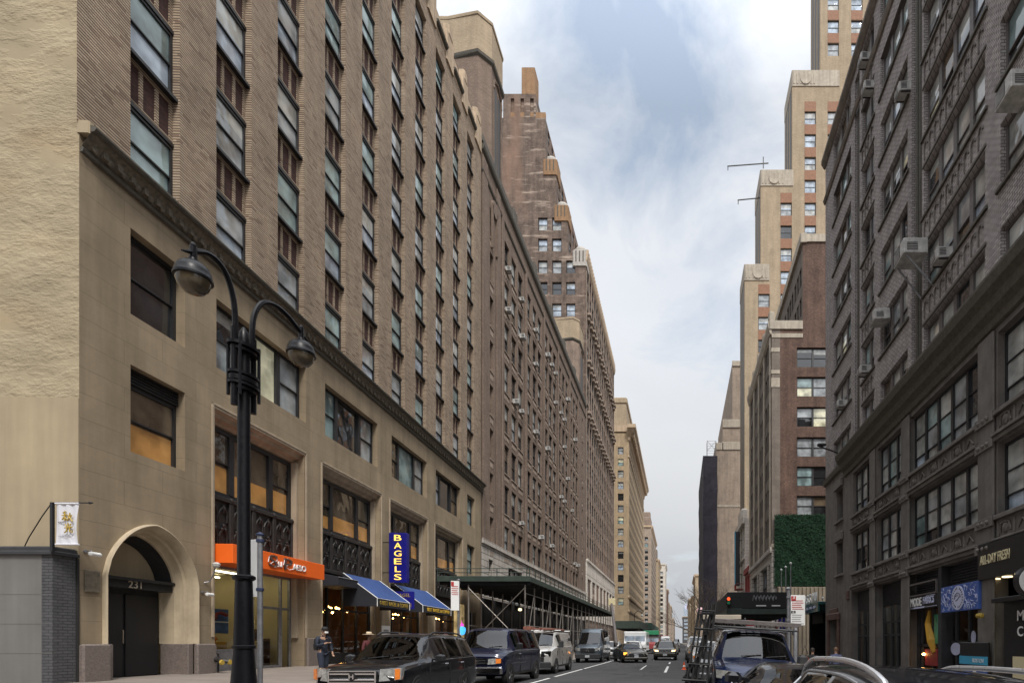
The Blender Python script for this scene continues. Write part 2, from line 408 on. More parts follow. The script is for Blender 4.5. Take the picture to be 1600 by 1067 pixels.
def wall(mb, u0, u1, z0, z1, ops, T=None, rev=.3, m=0, mr=None, back=False):   # a wall with real openings and their reveals
    T = T or (lambda a, d, z: (a, d, z)); mr = m if mr is None else mr
    us = sorted({u0, u1, *[v for o in ops for v in o[:2] if u0 < v < u1]}); zs = sorted({z0, z1, *[v for o in ops for v in o[2:4] if z0 < v < z1]})
    for j in range(len(zs)-1):
        run = None
        for i in range(len(us)):
            solid = i < len(us)-1 and not any(o[0] < (us[i]+us[i+1])/2 < o[1] and o[2] < (zs[j]+zs[j+1])/2 < o[3] for o in ops)
            if solid and run is None: run = us[i]
            if not solid and run is not None:
                mb.poly([T(run,0,zs[j]), T(us[i],0,zs[j]), T(us[i],0,zs[j+1]), T(run,0,zs[j+1])], m); run = None
    for o in ops:
        a, b, c, d = o[:4]; r = o[4] if len(o) > 4 else rev
        a, b, c, d = max(a,u0), min(b,u1), max(c,z0), min(d,z1)
        for q in (((a,0,c),(a,0,d),(a,r,d),(a,r,c)), ((b,0,d),(b,0,c),(b,r,c),(b,r,d)), ((a,0,d),(b,0,d),(b,r,d),(a,r,d)), ((b,0,c),(a,0,c),(a,r,c),(b,r,c))):
            mb.poly([T(*p) for p in q], mr)

class Bld:                                            # a building: an Empty with wall, roof, trim and window parts
    def __init__(s, name, label, loc, rz, group=None):
        s.o = thing(name, label, 'building', loc, rz, group); s.W = Matrix.Translation(loc) @ Matrix.Rotation(rz, 4, 'Z'); s.w = []
    def part(s, name, mb, mats, smooth=False, label=None): o = mb.build(name, mats, s.o, smooth=smooth); tag(o, label); return o
    def sub(s, par, name, mb, mats, smooth=False): return mb.build(name, mats, par, smooth=smooth)
    def win(s, fp, x, d, z, frame='frame_dark', th=0., name='window', extra=None):
        Mx = Matrix.Translation((x, d, z)) @ Matrix.Rotation(th, 4, 'Z'); P = s.W @ Mx @ Vector((.5,0,1))
        if P.y < 1: return
        sc = F/P.y; py = VY-(P.z-EYE)*sc; px = VX+P.x*sc
        if py < -130 or px < -120 or px > 1900: return     # far outside what the photograph takes in
        s.w.append((P.y + (200 if py < 0 or px > 1600 else 0), fp, Mx, frame, name, extra))
    def finish(s, cap=100):
        s.w.sort(key=lambda q: q[0])
        for i, (_, (fr, pn), Mx, frame, name, extra) in enumerate(s.w[:cap]):
            o = link(name, cached(fr, name, [frame]), s.o); o.matrix_local = Mx
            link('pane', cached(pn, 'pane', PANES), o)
            if extra: link('sill', cached(extra[0], 'sill', extra[1]), o)
        rest = s.w[cap:]
        if rest:
            mb = MB()
            for _, (fr, pn), Mx, frame, name, extra in rest:
                f2 = MB(); f2.v, f2.f, f2.m = fr.v, fr.f, [9]*len(fr.f); mb.add(f2, Mx); mb.add(pn, Mx)
            sl = MB(); em = None
            for q in rest:
                if q[5]: sl.add(q[5][0], q[2]); em = q[5][1]
            if em: tag(sl.build('sill', em, s.o), kind='stuff')
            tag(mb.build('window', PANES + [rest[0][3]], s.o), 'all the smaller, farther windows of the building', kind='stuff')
def front(th=0): return None
def TL(a, d, z): return (d, a, z)                      # wall on the u = 0 side, a running into the building
def TR(U): return lambda a, d, z: (U-d, a, z)          # wall on the u = U side
def cornice(mb, u0, u1, prof, m=0, ret=0.):            # profile (out, z) run along the facade; ret: mitred return at the u0 end
    rings = [[(u0 - ret*o, -o, z) for o, z in prof], [(u1, -o, z) for o, z in prof]]
    if ret: rings.insert(0, [(u0 - o, .35, z) for o, z in prof])
    mb.loft(rings, False, m); mb.poly(rings[0], m); mb.poly(rings[-1][::-1], m)

# ================================================================== LEFT: tan brick loft building with the arched door
B = Bld('loft_building', 'tan brick building with stone base, arched entrance and blank stucco side wall, near left', (-17, 15.4, 0), math.atan2(35, -1.4))
L1M = B.W
LEN = 35.0; G0 = .40
cols = [1.5 + 3.29*0] + [4.79, 8.05, 11.39, 14.76, 18.09, 21.36, 24.75, 28.14, 31.36]
bays = [(4.79, 9.93), (11.39, 16.41), (18.09, 23.2), (24.75, 29.75)]
ports = [(4.72, 9.8), (11.2, 16.7), (17.93, 23.2), (24.64, 30.1)]
mb = MB(); CW = 1.75
ops = [(1.5,3.45,11.75,14.42),(1.5,3.45,7.47,10.18)] + [(a,b,11.75,14.3) for a,b in bays] + [(31.36,33.3,11.75,14.3),(31.36,33.3,7.5,10.0)] + [(a,b,.2,10.2,.75) for a,b in ports]
wall(mb, 4.45, LEN, .2, 15.5, [o for o in ops if o[0] > 4.4] + [(31.5,33.6,.2,4.2)], rev=.34)
wall(mb, 0, 4.45, 7.0, 15.5, ops[:2], rev=.34); wall(mb, 0, LEN, 15.5, 16.3, [])
# stone round the arched entrance: strips up to z = 7
AC, AZ = 2.28, 3.55
def arch(t, hw, rise):                                # t 0..1 left springing -> right springing, a pointed four-centre arch
    u = 2*t-1; a = abs(u); z = (1 - a**2.1)**.62
    return (AC + hw*u, AZ + rise*(z*.86 + (1-a)*.14))
NA = 28; oa = [arch(i/NA, 1.64, 1.82) for i in range(NA+1)]
for i in range(NA):
    mb.poly([(oa[i][0],0,oa[i][1]),(oa[i+1][0],0,oa[i+1][1]),(oa[i+1][0],0,7.0),(oa[i][0],0,7.0)])
mb.box(0,0,.2, AC-1.64,.02,7.0, skip='k'); mb.box(AC+1.64,0,.2, 4.45,.02,7.0, skip='k')
B.part('stone_base', mb, 'ashlar')
mb = MB()                                             # the splayed, moulded surround
steps = [(1.64,1.82,-.10,0),(1.60,1.78,-.13,0),(1.53,1.70,-.06,0),(1.47,1.63,.12,0),(1.46,1.62,.20,0),(1.40,1.54,.24,0),(1.37,1.50,.46,0),(1.33,1.45,.50,0),(1.31,1.42,.80,0),(1.27,1.37,.95,0)]
rings = []
for hw, rise, d, _ in steps:
    r = [(AC-hw, d, 1.5)] + [(u, d, z) for u, z in (arch(i/NA, hw, rise) for i in range(NA+1))] + [(AC+hw, d, 1.5)]
    rings.append(r)
rings.insert(0, [(p[0], 0.02, p[2]) for p in rings[0]])
mb.loft(rings, False)
B.part('arch_surround', mb, 'stone_cream', smooth=True)
for a,b in [(0-.04,AC-1.52),(AC+1.50,4.62)]: mb = MB(); mb.bbox(a,-.16,.25,b,.0,1.5,.04); B.part('granite_plinth', mb, 'granite')
for s in (-1,1): mb = MB(); mb.bbox(min(AC+s*1.30,AC+s*1.52),.002,.25,max(AC+s*1.30,AC+s*1.52),.95,1.5,.02); B.part('granite_plinth', mb, 'granite')
for k in range(4):
    a = ports[k][1]+.1; b = (ports[k+1][0]-.1) if k < 3 else 31.3
    mb = MB(); mb.bbox(a,-.12,.25,b,.0,1.75,.04); B.part('granite_plinth', mb, 'granite')
dr = MB(); dr.box(AC-1.27,.98,.25, AC+1.27,1.05,3.5); do = B.part('door', dr, 'black_matte')
dl = MB(); dl.box(AC-1.20,.93,.45,AC-.05,.975,3.1); dl.box(AC+.05,.93,.45,AC+1.20,.975,3.1); dl.box(AC-1.27,.9,.25,AC+1.27,.975,.43); B.sub(do,'door_leaf',dl,'black_ink'); da = MB(); da.loft([[(u,d,z) for u,z in [arch(i/NA,hw,ri) for i in range(NA+1)]] for hw,ri,d in ((1.325,1.44,.56),(1.16,1.24,.97))],False); B.sub(do,'soffit_shade',da,'black_matte')  # black ring paints in the shade under the arch
hd = MB(); hd.tube([(AC-.12,.9,1.5),(AC-.12,.84,1.52),(AC-.12,.84,1.95),(AC-.12,.9,1.97)],.018,6); B.sub(do,'handle',hd,'chrome')
ln = MB(); ln.box(AC-1.36,.55,3.28,AC+1.36,.95,3.62); ln.bbox(AC-1.36,.47,3.52,AC+1.36,.55,3.62); li = B.part('door_lintel', ln, 'black_matte')
o = text(li,'house_number','231',.34,'stone_light',(AC-.02,.54,3.40),FACE)
ty = MB(); ty.poly([(u,.99,z) for u,z in [arch(i/NA,1.27,1.37) for i in range(NA+1)]]); B.part('tympanum', ty, 'stucco_smooth')
# portal frames: light bead and moulded head
pf = MB()
for a,b in ports:
    pf.box(a-.16,-.05,1.75,a-.08,.0,10.38); pf.box(b+.08,-.05,1.75,b+.16,.0,10.38); pf.box(a-.16,-.05,10.30,b+.16,.0,10.38)
    pf.box(a-.08,-.02,10.2,b+.08,.0,10.30)
    cornice(pf, a, b, [(-.02,10.2),(-.16,10.12),(-.2,10.0),(-.42,9.93),(-.46,9.85),(-.74,9.8),(-.74,10.2)])
    pf.box(b-.14,.25,1.75,b-.002,.5,9.8); pf.box(a+.002,.25,1.75,a+.14,.5,9.8)
B.part('portal_moulding', pf, 'stone_trim')
# cast-iron panels with lancet tracery above the shops
for a,b in ports:
    w = b-a; ip = MB(); ip.box(a+.14,.50,5.15,b-.14,.55,7.1); ip.bbox(a+.14,.38,7.0,b-.14,.52,7.16)
    ip.bbox(a+.14,.40,5.1,b-.14,.52,5.28)
    n = 4; pw = (w-.28)/n
    for k in range(n+1):
        x = a+.14+pw*k; ip.bbox(max(x-.1,a+.14),.40,5.28,min(x+.1,b-.14),.50,7.0); ip.lathe([(.05,0),(.1,.03),(.09,.1),(.03,.16)],8,(min(max(x,a+.2),b-.2),.44,7.05))
    for k in range(n):
        for q in (.3,.7):
            cx = a+.14+pw*(k+q); hw = pw*.16
            for zz in (5.35,6.2):
                path = [(cx-hw,.47,zz),(cx-hw,.46,zz+.3),(cx-hw*.7,.45,zz+.45),(cx,.44,zz+.6),(cx+hw*.7,.45,zz+.45),(cx+hw,.46,zz+.3),(cx+hw,.47,zz)]
                ip.tube(path,.035,5)
            for dx,dz,r in ((0,.0,.075),(-.09,-.13,.06),(.09,-.13,.06)): ip.lathe([(.02,-.05),(r,-.02),(r*.8,.02),(.01,.05)],7,(cx+dx,.45,6.05+dz),axis='y')
            ip.tube([(cx,.46,6.55),(cx,.40,6.72),(cx,.46,6.86)],.03,5)
    B.part('iron_panel', ip, 'iron_black')
    for v in range(1): B.win(win(w-.28,2.6,(.8,1.5,.8),((.5,.5),(1,),(.5,.5)),'lit',ports.index((a,b)),.16,.24,blind=.0,litlow=True), a+.14,.52,7.18,'frame_dark')
for i,(a,b) in enumerate(bays): B.win(win(b-a,2.55,(.85,1.4,.85),((.5,.5),(1,),(.5,.5)),'curtain' if i else 'office',i,.12,.22,blind=.1), a,.30,11.75)
B.win(win(1.95,2.67,(1,),((.5,.5),),'dark',1,.12), 1.5,.30,11.75); B.win(win(1.95,2.2,(1,),((.5,.5),),'lit',2,.10,blind=0,litlow=True), 1.5,.30,7.47)
lv = MB()
for k in range(5): lv.box(1.5,.22,9.70+.095*k,3.45,.30,9.76+.095*k)
lv.box(1.5,.30,9.67,3.45,.33,10.18); B.part('louvre', lv, 'black_matte')
for z in (11.75,7.5): B.win(win(1.94,2.5,(1,),((.5,.5),),'curtain',3,.09), 31.36,.30,z)
# cornice with carved frieze
cn = MB(); cornice(cn, 0, LEN+.2, [(.02,15.42),(.10,15.46),(.12,15.55),(.07,15.6)])
cornice(cn, 0, LEN+.2, [(.33,16.0),(.42,16.03),(.46,16.1),(.46,16.16),(.02,16.26)])
B.part('cornice', cn, 'cornice_dark'); eb = MB(); eb.bbox(-.03,-.30,15.95,.14,.05,16.32,.03); B.part('cornice_stop', eb, 'stucco_smooth')
cf = MB(); cornice(cf, 0, LEN+.2, [(.07,15.6),(.14,15.7),(.24,15.86),(.33,16.0)])
x = .3
while x < LEN:
    cf.lathe([(.01,-.06),(.11,-.02),(.12,.02),(.03,.06)],8,(x,-.16,15.72),axis='y'); cf.box(x+.15,-.24,15.66,x+.30,-.12,15.88); x += .42
B.part('frieze', cf, 'carved')
# brick upper storeys: piers between tall recessed bays
mb = MB(); ZT = 45.5
wall(mb, -.06, LEN, 16.22, 47.2, [(c,c+CW,16.22,ZT) for c in cols], rev=.42)
mb.box(LEN-.01,0.0,16.2,LEN,6,47.2)
B.part('brick_front', mb, 'brick_tan')
sp = MB(); w = CW; fz = 1.66                           # one spandrel: light strips round three dark panels, sill above, lintel below
for q in ((0,.30,.12,w,.36,.24),(0,.30,1.42,w,.36,1.54)): sp.box(q[0],q[1]-.06,q[2],q[3],q[4]-.06,q[5], 0)
for k in range(4):
    xx = [0,.56,1.11,w-.12][k]; sp.box(xx,.24,.24,xx+.12,.30,1.42,0)
sp.box(.0,.285,.0,w,.40,fz,1); sp.bbox(-.0,.05,1.54,w,.40,1.66,.015,2); sp.box(0,.20,0,w,.40,.12,2)
spm = sp.mesh('spandrel', ['brick_tan','brick_dark','frame_dark'])
for ci, c in enumerate(cols):
    for k in range(8):
        z = 16.28 + 3.85*k
        B.win(win(CW,2.16,(1,),((.5,.5),),'loft',(ci*3+k*5)%9,.09,blind=.35), c,.24,z)
        Pw = L1M @ Vector((c,0,z+2.2)); 
        if k < 7 and VY-(Pw.z-EYE)*F/Pw.y > -150: link('spandrel', spm, B.o, (c,0,z+2.18))
# crown: gothic fins, little hoods, parapet and pier caps
cr = MB()
for c in cols:
    cr.box(c,.30,45.42,c+CW,.36,47.2)
    for k in range(7): cr.bbox(c+.08+.24*k,.12,45.55,c+.19+.24*k,.31,47.0,.03)
    cr.box(c-.05,-.02,47.0,c+CW+.05,.30,47.2)
B.part('gothic_panel', cr, 'stone_gothic')
pr = MB(); pr.box(-.06,0,47.2,LEN,.45,48.4)
edges = [(-.06,1.5)] + [(a+CW,b) for a,b in zip(cols,cols[1:])] + [(cols[-1]+CW,LEN)]
for a,b in edges:
    pr.bbox(a+.1,-.12,46.6,b-.1,.5,49.0,.08); pr.bbox(a+.35,-.16,48.9,b-.35,.4,49.7,.12)
B.part('parapet', pr, 'stone_gothic')
hd = MB()
for c in cols: cornice(hd, c-.1, c+CW+.1, [(.02,47.16),(.2,47.25),(.26,47.4),(.02,47.5)])
B.part('hood_cornice', hd, 'cornice_dark')
mb = MB(); wall(mb, 0, 30, 8.45, 48.4, [], TL); B.part('party_wall', mb, 'stucco', label='rough cream stucco party wall')
mb = MB(); mb.poly([(-.025,0,.2),(-.025,30,.2),(-.025,30,8.45),(-.025,0,8.45)]); mb.poly([(-.025,0,8.45),(-.025,30,8.45),(0,30,8.45),(0,0,8.45)]); mb.poly([(-.025,0,.2),(0,0,.2),(0,0,8.45),(-.025,0,8.45)])
B.part('party_wall_base', mb, 'stucco_smooth', label='smooth tan stucco at the foot of the party wall')
mb = MB(); mb.box(-.06,.2,48.3,LEN,30,48.4); mb.box(LEN-.02,6,0,LEN,30,48.3); B.part('roof', mb, 'roof_tar')
# shop 1: glazed front with a lit room behind
a,b = ports[0]
fr = MB()
fx = [a+.14, a+1.85, a+2.05, a+3.0, a+4.3, b-.14]
for x,wd in ((a+.14,.10),(a+3.0,.09),(a+4.25,.09),(b-.24,.10)): fr.box(x,.5,.40,x+wd,.6,4.5)
for q in ((a+.24,.5,.40,a+3.0,.58,1.22),(a+.24,.49,1.22,a+3.0,.6,1.29),(a+3.09,.5,3.0,b-.24,.6,3.1),(a+.24,.5,4.4,b-.24,.6,4.5),(a+3.09,.51,.40,a+4.25,.57,.55),(a+3.09,.51,.55,a+3.19,.57,3.0),(a+4.15,.51,.55,a+4.25,.57,3.0)): fr.box(*q)
sf = B.part('shopfront', fr, 'galv')
gl = MB(); gl.poly([(a+.2,.55,1.25),(a+3.0,.55,1.25),(a+3.0,.55,4.45),(a+.2,.55,4.45)]); gl.poly([(a+3.05,.54,.45),(b-.2,.54,.45),(b-.2,.54,4.45),(a+3.05,.54,4.45)]); B.sub(sf,'shop_glass',gl,'shop_glass')
rm = MB()
rm.poly([(a,.7,.42),(b,.7,.42),(b,5,.42),(a,5,.42)],1); rm.poly([(a,.7,4.6),(b,.7,4.6),(b,5,4.6),(a,5,4.6)],0); rm.poly([(a,5,.42),(b,5,.42),(b,5,4.6),(a,5,4.6)],0); rm.poly([(a,.7,.42),(a,5,.42),(a,5,4.6),(a,.7,4.6)],0); rm.poly([(b,.7,.42),(b,5,.42),(b,5,4.6),(b,.7,4.6)],0)
rm.box(a+.1,4.6,2.9,b-.1,4.9,2.96,0)
B.part('shop_room', rm, ['cream_wall','wood'])
tb = MB(); tb.box(a+.5,2.0,4.42,a+.62,2.1,4.5); tb.box(a+.4,1.6,4.44,a+4.6,1.68,4.5); tb.box(a+.4,3.4,4.44,a+4.6,3.48,4.5); B.part('ceiling_lamp', tb, 'tube_light')
# shop 2 and 3 fronts (bagel shop) and shop 4 behind the scaffold shed
for k in (1,2,3):
    a,b = ports[k]; fr = MB()
    xs = [a+.14,a+1.2,a+2.6,a+3.9,b-.24]
    for x in xs: fr.box(x,.5,.40,x+.1,.62,4.5)
    fr.box(a+.14,.5,4.5,b-.14,.62,5.12); fr.box(a+.24,.52,.4,b-.24,.6,1.0); fr.box(a+.24,.52,3.2,b-.24,.6,3.3)
    sf = B.part('shopfront', fr, 'black_matte')
    gl = MB(); gl.poly([(a+.2,.57,1.0),(b-.2,.57,1.0),(b-.2,.57,4.5),(a+.2,.57,4.5)]); B.sub(sf,'shop_glass',gl,'shop_glass')
    rm = MB()
    for q in ([(a,.8,.42),(b,.8,.42),(b,4,.42),(a,4,.42)],[(a,.8,4.6),(b,.8,4.6),(b,4,4.6),(a,4,4.6)],[(a,4,.42),(b,4,.42),(b,4,4.6),(a,4,4.6)],[(a,.8,.42),(a,4,.42),(a,4,4.6),(a,.8,4.6)],[(b,.8,.42),(b,4,.42),(b,4,4.6),(b,.8,4.6)]): rm.poly(q)
    rm.box(a+1.4,2.8,1.4,a+1.45,3.9,3.0); rm.box(a+2.9,3.85,1.6,a+4.0,3.98,3.2,1)
    B.part('shop_room', rm, ['wood','cream_wall'])
    bl = MB()
    for j in range(10): bl.lathe([(.02,-.06),(.06,-.02),(.05,.04),(.02,.06)],6,(a+1.2+.26*j,1.1+.3*math.sin(j*1.9),3.3+.15*math.cos(j*2.3)))
    B.part('string_lights', bl, 'warm_bulb')
fr = MB(); fr.box(31.5,.4,.3,33.6,.5,4.2); B.part('side_door', fr, 'black_matte')
B.finish(100)
# --- shop signs, awnings, wall lamps on that building (things of their own, set in the building's frame)
def on_L1(u, d, z): v = L1M @ Vector((u,d,z)); return (v.x, v.y, v.z)
RZ1 = math.atan2(35, -1.4)
t = thing('shop_sign', 'long orange box sign with script lettering over the bright glazed shop', 'sign', on_L1(4.75,0,4.5), RZ1)
sb = MB(); sb.bbox(0,-.62,0,5.55,.5,.70,.012); sg = sb.build('sign_box','orange_sign',t)
for q,(tx,wd,hh,xx,zz) in enumerate((('S',.5,.48,2.1,.38),('P',.5,.48,3.0,.36),('u',.22,.22,2.5,.30),('AESO',.85,.26,3.72,.31))): text(t,'lettering',tx,.5,'white' if q > 1 else 'brown_metal',(xx,-.64,zz),FACE,.025,wd,hh)
sw = MB()
for cx in (2.1,3.0):
    sw.tube([(cx-.3,-.645,.3),(cx-.25,-.65,.5),(cx-.05,-.65,.6),(cx+.18,-.65,.54),(cx+.22,-.65,.42),(cx,-.65,.36),(cx-.18,-.65,.24),(cx+.05,-.65,.14),(cx+.3,-.65,.2)],.016,5)
sw.build('flourish','white',t)
def awning(u0,u1,label,valance,lm,shut=None,logo=False):
    t = thing('awning', label, 'awning', on_L1(u0,0,0), RZ1); w = u1-u0
    c = MB(); D=1.75; z0,z1 = 3.85,5.15
    c.poly([(0,-.02,z1),(w,-.02,z1),(w,-D,z0),(0,-D,z0)],0); c.poly([(0,-D-.002,z0),(w,-D-.002,z0),(w,-D,z0-.42),(0,-D,z0-.42)],1)
    c.poly([(0,-.02,z1),(0,-D,z0),(0,-D,z0-.42),(0,-.02,z0-.42)],1); c.poly([(w,-.02,z1),(w,-D,z0),(w,-D,z0-.42),(w,-.02,z0-.42)],1)
    c.poly([(.02,-.02,z1-.03),(w-.02,-.02,z1-.03),(w-.02,-D+.03,z0-.03),(.02,-D+.03,z0-.03)],1)
    cv = c.build('canvas',['canvas_blue','canvas_black'],t)
    e = MB()
    for x in (0,w): e.tube([(x,-.02,z1+.01),(x,-D,z0+.01),(x,-D-.005,z0-.42)],.022,6)
    e.tube([(0,-D-.005,z0),(w,-D-.005,z0)],.014,6); e.build('piping','white',t)
    text(t,'lettering',valance,.3,lm,(w*.54,-D-.012,z0-.2),FACE,.006,w*.8,.22)
    if logo:
        g = MB(); g.lathe([(.1,-.01),(.1,.0)],12,(w*.09,-D-.012,z0-.2),axis='y'); g.lathe([(.05,-.012),(.05,.0)],12,(w*.09,-D-.016,z0-.2),axis='y',m=1); g.build('emblem',['gold','canvas_black'],t)
awning(12.9,16.6,'sloping blue awning with gold lettering, nearer of the two over the bagel shop','BEST BAGEL & COFFEE','gold',logo=True)
awning(18.4,23.0,'sloping blue awning with yellow lettering, beyond the upright bagels sign','BEST BAGEL & COFFEE','yellow')
t = thing('awning','flat black canvas canopy beside the first blue awning','awning',on_L1(11.2,0,0),RZ1)
c = MB(); c.loft([[(0,.4,5.0),(0,-.75,4.75),(0,-.75,4.35),(0,.4,4.3)],[(1.75,.4,5.0),(1.75,-.75,4.75),(1.75,-.75,4.35),(1.75,.4,4.3)]],True); c.poly([(0,.4,5.0),(0,-.75,4.75),(0,-.75,4.35),(0,.4,4.3)]); c.build('canvas','canvas_black',t)
e = MB(); e.tube([(0,-.76,4.75),(1.75,-.76,4.75)],.02,6); e.build('piping','grey_ink',t)
# upright bagels sign: seen on its narrow street-parallel side and broad camera-facing side
t = thing('blade_sign','tall dark blue upright sign with yellow letters reading bagels','sign',on_L1(17.05,0,5.1),RZ1)
s_ = MB(); s_.bbox(-.19,-1.45,0,.19,-.42,2.95,.02); s_.build('sign_box','blue_sign',t)
br = MB(); br.tube([(0,-.5,2.4),(0,0,2.4)],.03,6); br.tube([(0,-.5,.6),(0,0,.6)],.03,6); br.build('bracket','black_paint',t)
for i,ch in enumerate('BAGELS'): text(t,'letter',ch,.5,'bagel_yellow',(-.20,-.95,2.95-.3-.465*i),(R(90),0,R(-90)),.012,.42 if ch != 'L' else .34,.34)
t = thing('hanging_sign','small dark blue hanging sign reading bagel and coffee between the two blue awnings','sign',on_L1(17.2,0,3.55),RZ1)
s_ = MB(); s_.bbox(-.06,-1.75,0,.06,-.55,1.05,.015); s_.build('sign_panel','blue_sign',t)
for i,ch in enumerate(('BAGEL','&','COFFEE')): text(t,'lettering',ch,.3,'sign_blue' if i == 1 else 'gold',(-.07,-1.15,.82-.3*i),(R(90),0,R(-90)),.006,(.8,.15,.95)[i],.2)
t = thing('paper_sign','white paper notice in the bagel shop window','sign',on_L1(16.75,-.02,2.0),RZ1)
s_ = MB(); s_.box(0,-.05,0,1.0,-.02,.55); s_.build('sheet','white',t); s_ = MB(); s_.box(.2,-.055,.2,.8,-.051,.32); s_.build('print','grey_ink',t)
# security cameras and spot lamps beside the door
for u,z,lb in ((.15,4.15,'white security camera on the wall left of the arched door'),(4.15,3.35,'white bullet camera right of the arched door'),):
    t = thing('security_camera', lb, 'camera', on_L1(u,0,z), RZ1)
    c = MB(); c.lathe([(.05,0),(.05,-.04)],8,(0,0,0),axis='y'); c.tube([(0,-.04,0),(0,-.18,.02),(0,-.2,-.05)],.018,6); c.build('bracket','galv',t)
    c = MB(); c.lathe([(.035,-.05),(.06,-.04),(.06,.22),(.045,.25)],10,(-.05,-.24,-.08),axis='x'); c.build('housing','white',t)
t = thing('wall_lamp','small floodlight on a bent arm right of the arched door','lamp',on_L1(4.25,0,4.05),RZ1)
c = MB(); c.tube([(0,0,-.35),(.1,-.1,-.3),(.12,-.25,0),(.1,-.3,.22)],.022,6); c.build('arm','galv',t); c = MB(); c.lathe([(.04,-.08),(.11,-.02),(.13,.06),(.06,.12)],10,(.1,-.34,.28)); c.build('lamp_head','ac_white',t)
t = thing('wall_plaque','dark bronze plaque on the stone left of the arched door','plaque',on_L1(.12,0,3.0),RZ1)
c = MB(); c.bbox(0,-.05,0,.42,0,.62); c.build('plate','carved',t)
t = thing('standpipe','old brass siamese standpipe at the foot of the stone wall','standpipe',on_L1(4.55,-.1,.42),RZ1)
c = MB(); c.tube([(0,.1,.5),(0,-.2,.5)],.09,8); c.tube([(0,-.15,.5),(-.14,-.4,.42)],.075,8); c.tube([(0,-.15,.5),(.16,-.4,.42)],.075,8); c.tube([(.2,0,0),(.2,0,.7),(.0,0,.75)],.03,6); c.build('pipe','iron_black',t)
c = MB(); c.lathe([(.09,0),(.1,.06),(.03,.08)],8,(-.17,-.45,.4),axis='y'); c.lathe([(.09,0),(.1,.06),(.03,.08)],8,(.19,-.45,.4),axis='y'); c.build('cap','gold',t)
# goods in shop 1
t = thing('wall_poster','blue and red picture hung inside the bright shop window','poster',on_L1(4.95,.72,1.9),RZ1)
c = MB(); c.box(0,0,0,1.35,.04,.95); c.build('print','poster_blue',t); c = MB(); c.tube([(.55,-.01,.55),(.75,-.01,.75),(.95,-.01,.8),(1.25,-.01,.72)],.07,6); c.tube([(.6,-.01,.3),(.5,-.01,.5),(.75,-.01,.6)],.06,6); c.build('figure','red_paint',t); c = MB(); c.box(0,-.012,.42,1.35,-.006,.47); c.build('stripe','white',t)
t = thing('display_counter','ochre counter with goods on top behind the shop glass','counter',on_L1(4.95,.85,.42),RZ1)
c = MB(); c.bbox(0,0,0,1.45,.6,1.15); c.build('body','ochre',t)
for x in (.3,.75,1.15): c = MB(); c.lathe([(.06,0),(.14,.1),(.1,.2),(.02,.26)],8,(x,.3,1.15)); c.build('goods','lens_amber',t)
t = thing('display_shelf','wooden shelf of bags and cups behind the shop door','shelf',on_L1(8.0,1.3,.42),RZ1)
c = MB(); c.box(0,0,0,.06,.5,1.3); c.box(1.4,0,0,1.46,.5,1.3); c.box(.06,0,1.2,1.4,.5,1.3); c.box(.06,0,.5,1.4,.5,.56); c.build('rack','wood',t)
for x,r_ in ((.3,.18),(.85,.22),(1.15,.12)): c = MB(); c.lathe([(r_*.8,0),(r_,.1),(r_*.9,.3),(r_*.5,.42)],9,(x,.25,1.3)); c.build('bag','brown_metal',t)
t = thing('wall_art','brown coffee-cup picture on the back wall of the bright shop','poster',on_L1(7.7,4.6,1.9),RZ1)
c = MB(); c.box(0,0,0,2.3,.03,1.6); c.build('print','cream_wall',t); c = MB(); c.lathe([(.3,-.02),(.3,0)],14,(.8,-.01,1.1),axis='y'); c.lathe([(.22,-.02),(.22,0)],14,(1.5,-.01,1.2),axis='y'); c.box(.5,-.03,.25,1.7,-.005,.6); c.build('figure','wood',t)
# ================================================================== low grey building in front of the stucco wall
t = thing('low_building','low grey building with flat panel wall and painted brick pier below the stucco wall','building',(-17.02,14.77,0))
c = MB(); c.box(-6,0,.1,-.003,.60,3.95,0,skip='r')
for k,z in enumerate((1.25,2.05,2.85)): c.box(-6,-.006,z,-.01,.0,z+.012,0)
c.build('panel_wall',['grey_panel','charcoal'],t)
c = MB(); c.box(-.30,-.004,.1,0,.60,3.95,0,skip='l'); c.build('brick_pier','brick_paint',t)
c = MB(); c.bbox(-6,-.08,3.93,.07,.62,4.03,.02); c.bbox(-6,-.02,4.03,.02,.6,4.16,.03); c.build('coping','charcoal',t)
c = MB(); c.tube([(.03,.585,.2),(.03,.585,3.9)],.035,8); c.build('downpipe','black_matte',t)
# banner on its post
t = thing('flag_banner','white hanging banner with gold brush characters on a post above the low grey roof','banner',(-16.93,14.68,4.1))
c = MB(); c.box(-.035,-.03,-.1,.035,.03,1.22); c.tube([(-.0,0,1.21),(1.0,0,1.21)],.018,6); c.lathe([(.01,0),(.035,.03),(.03,.08),(.008,.14)],8,(.97,0,1.21),axis='x'); c.tube([(-.02,0,1.2),(-.3,.02,.85),(-.75,.1,.3),(-.95,.15,.02)],.014,6); c.tube([(0,0,.1),(.12,0,.1)],.014,6); c.build('post','black_paint',t)
c = MB(); rows=[]
for j in range(9):
    z = .10+1.06*j/8; inw = .05*math.sin(math.pi*j/8); rows.append([(.10+(.62-inw)*i/10, .02*math.sin(i*1.7+j*.25), z) for i in range(11)])
c.loft(rows,False); c.tube([(.09,0,1.19),(.73,0,1.19)],.03,8); c.tube([(.09,0,.09),(.72,0,.09)],.025,8); cl = c.build('cloth','banner_white',t,smooth=True)
g = MB()
def stroke(pts,r): g.tube([(x,-.035,z) for x,z in pts],r,5)
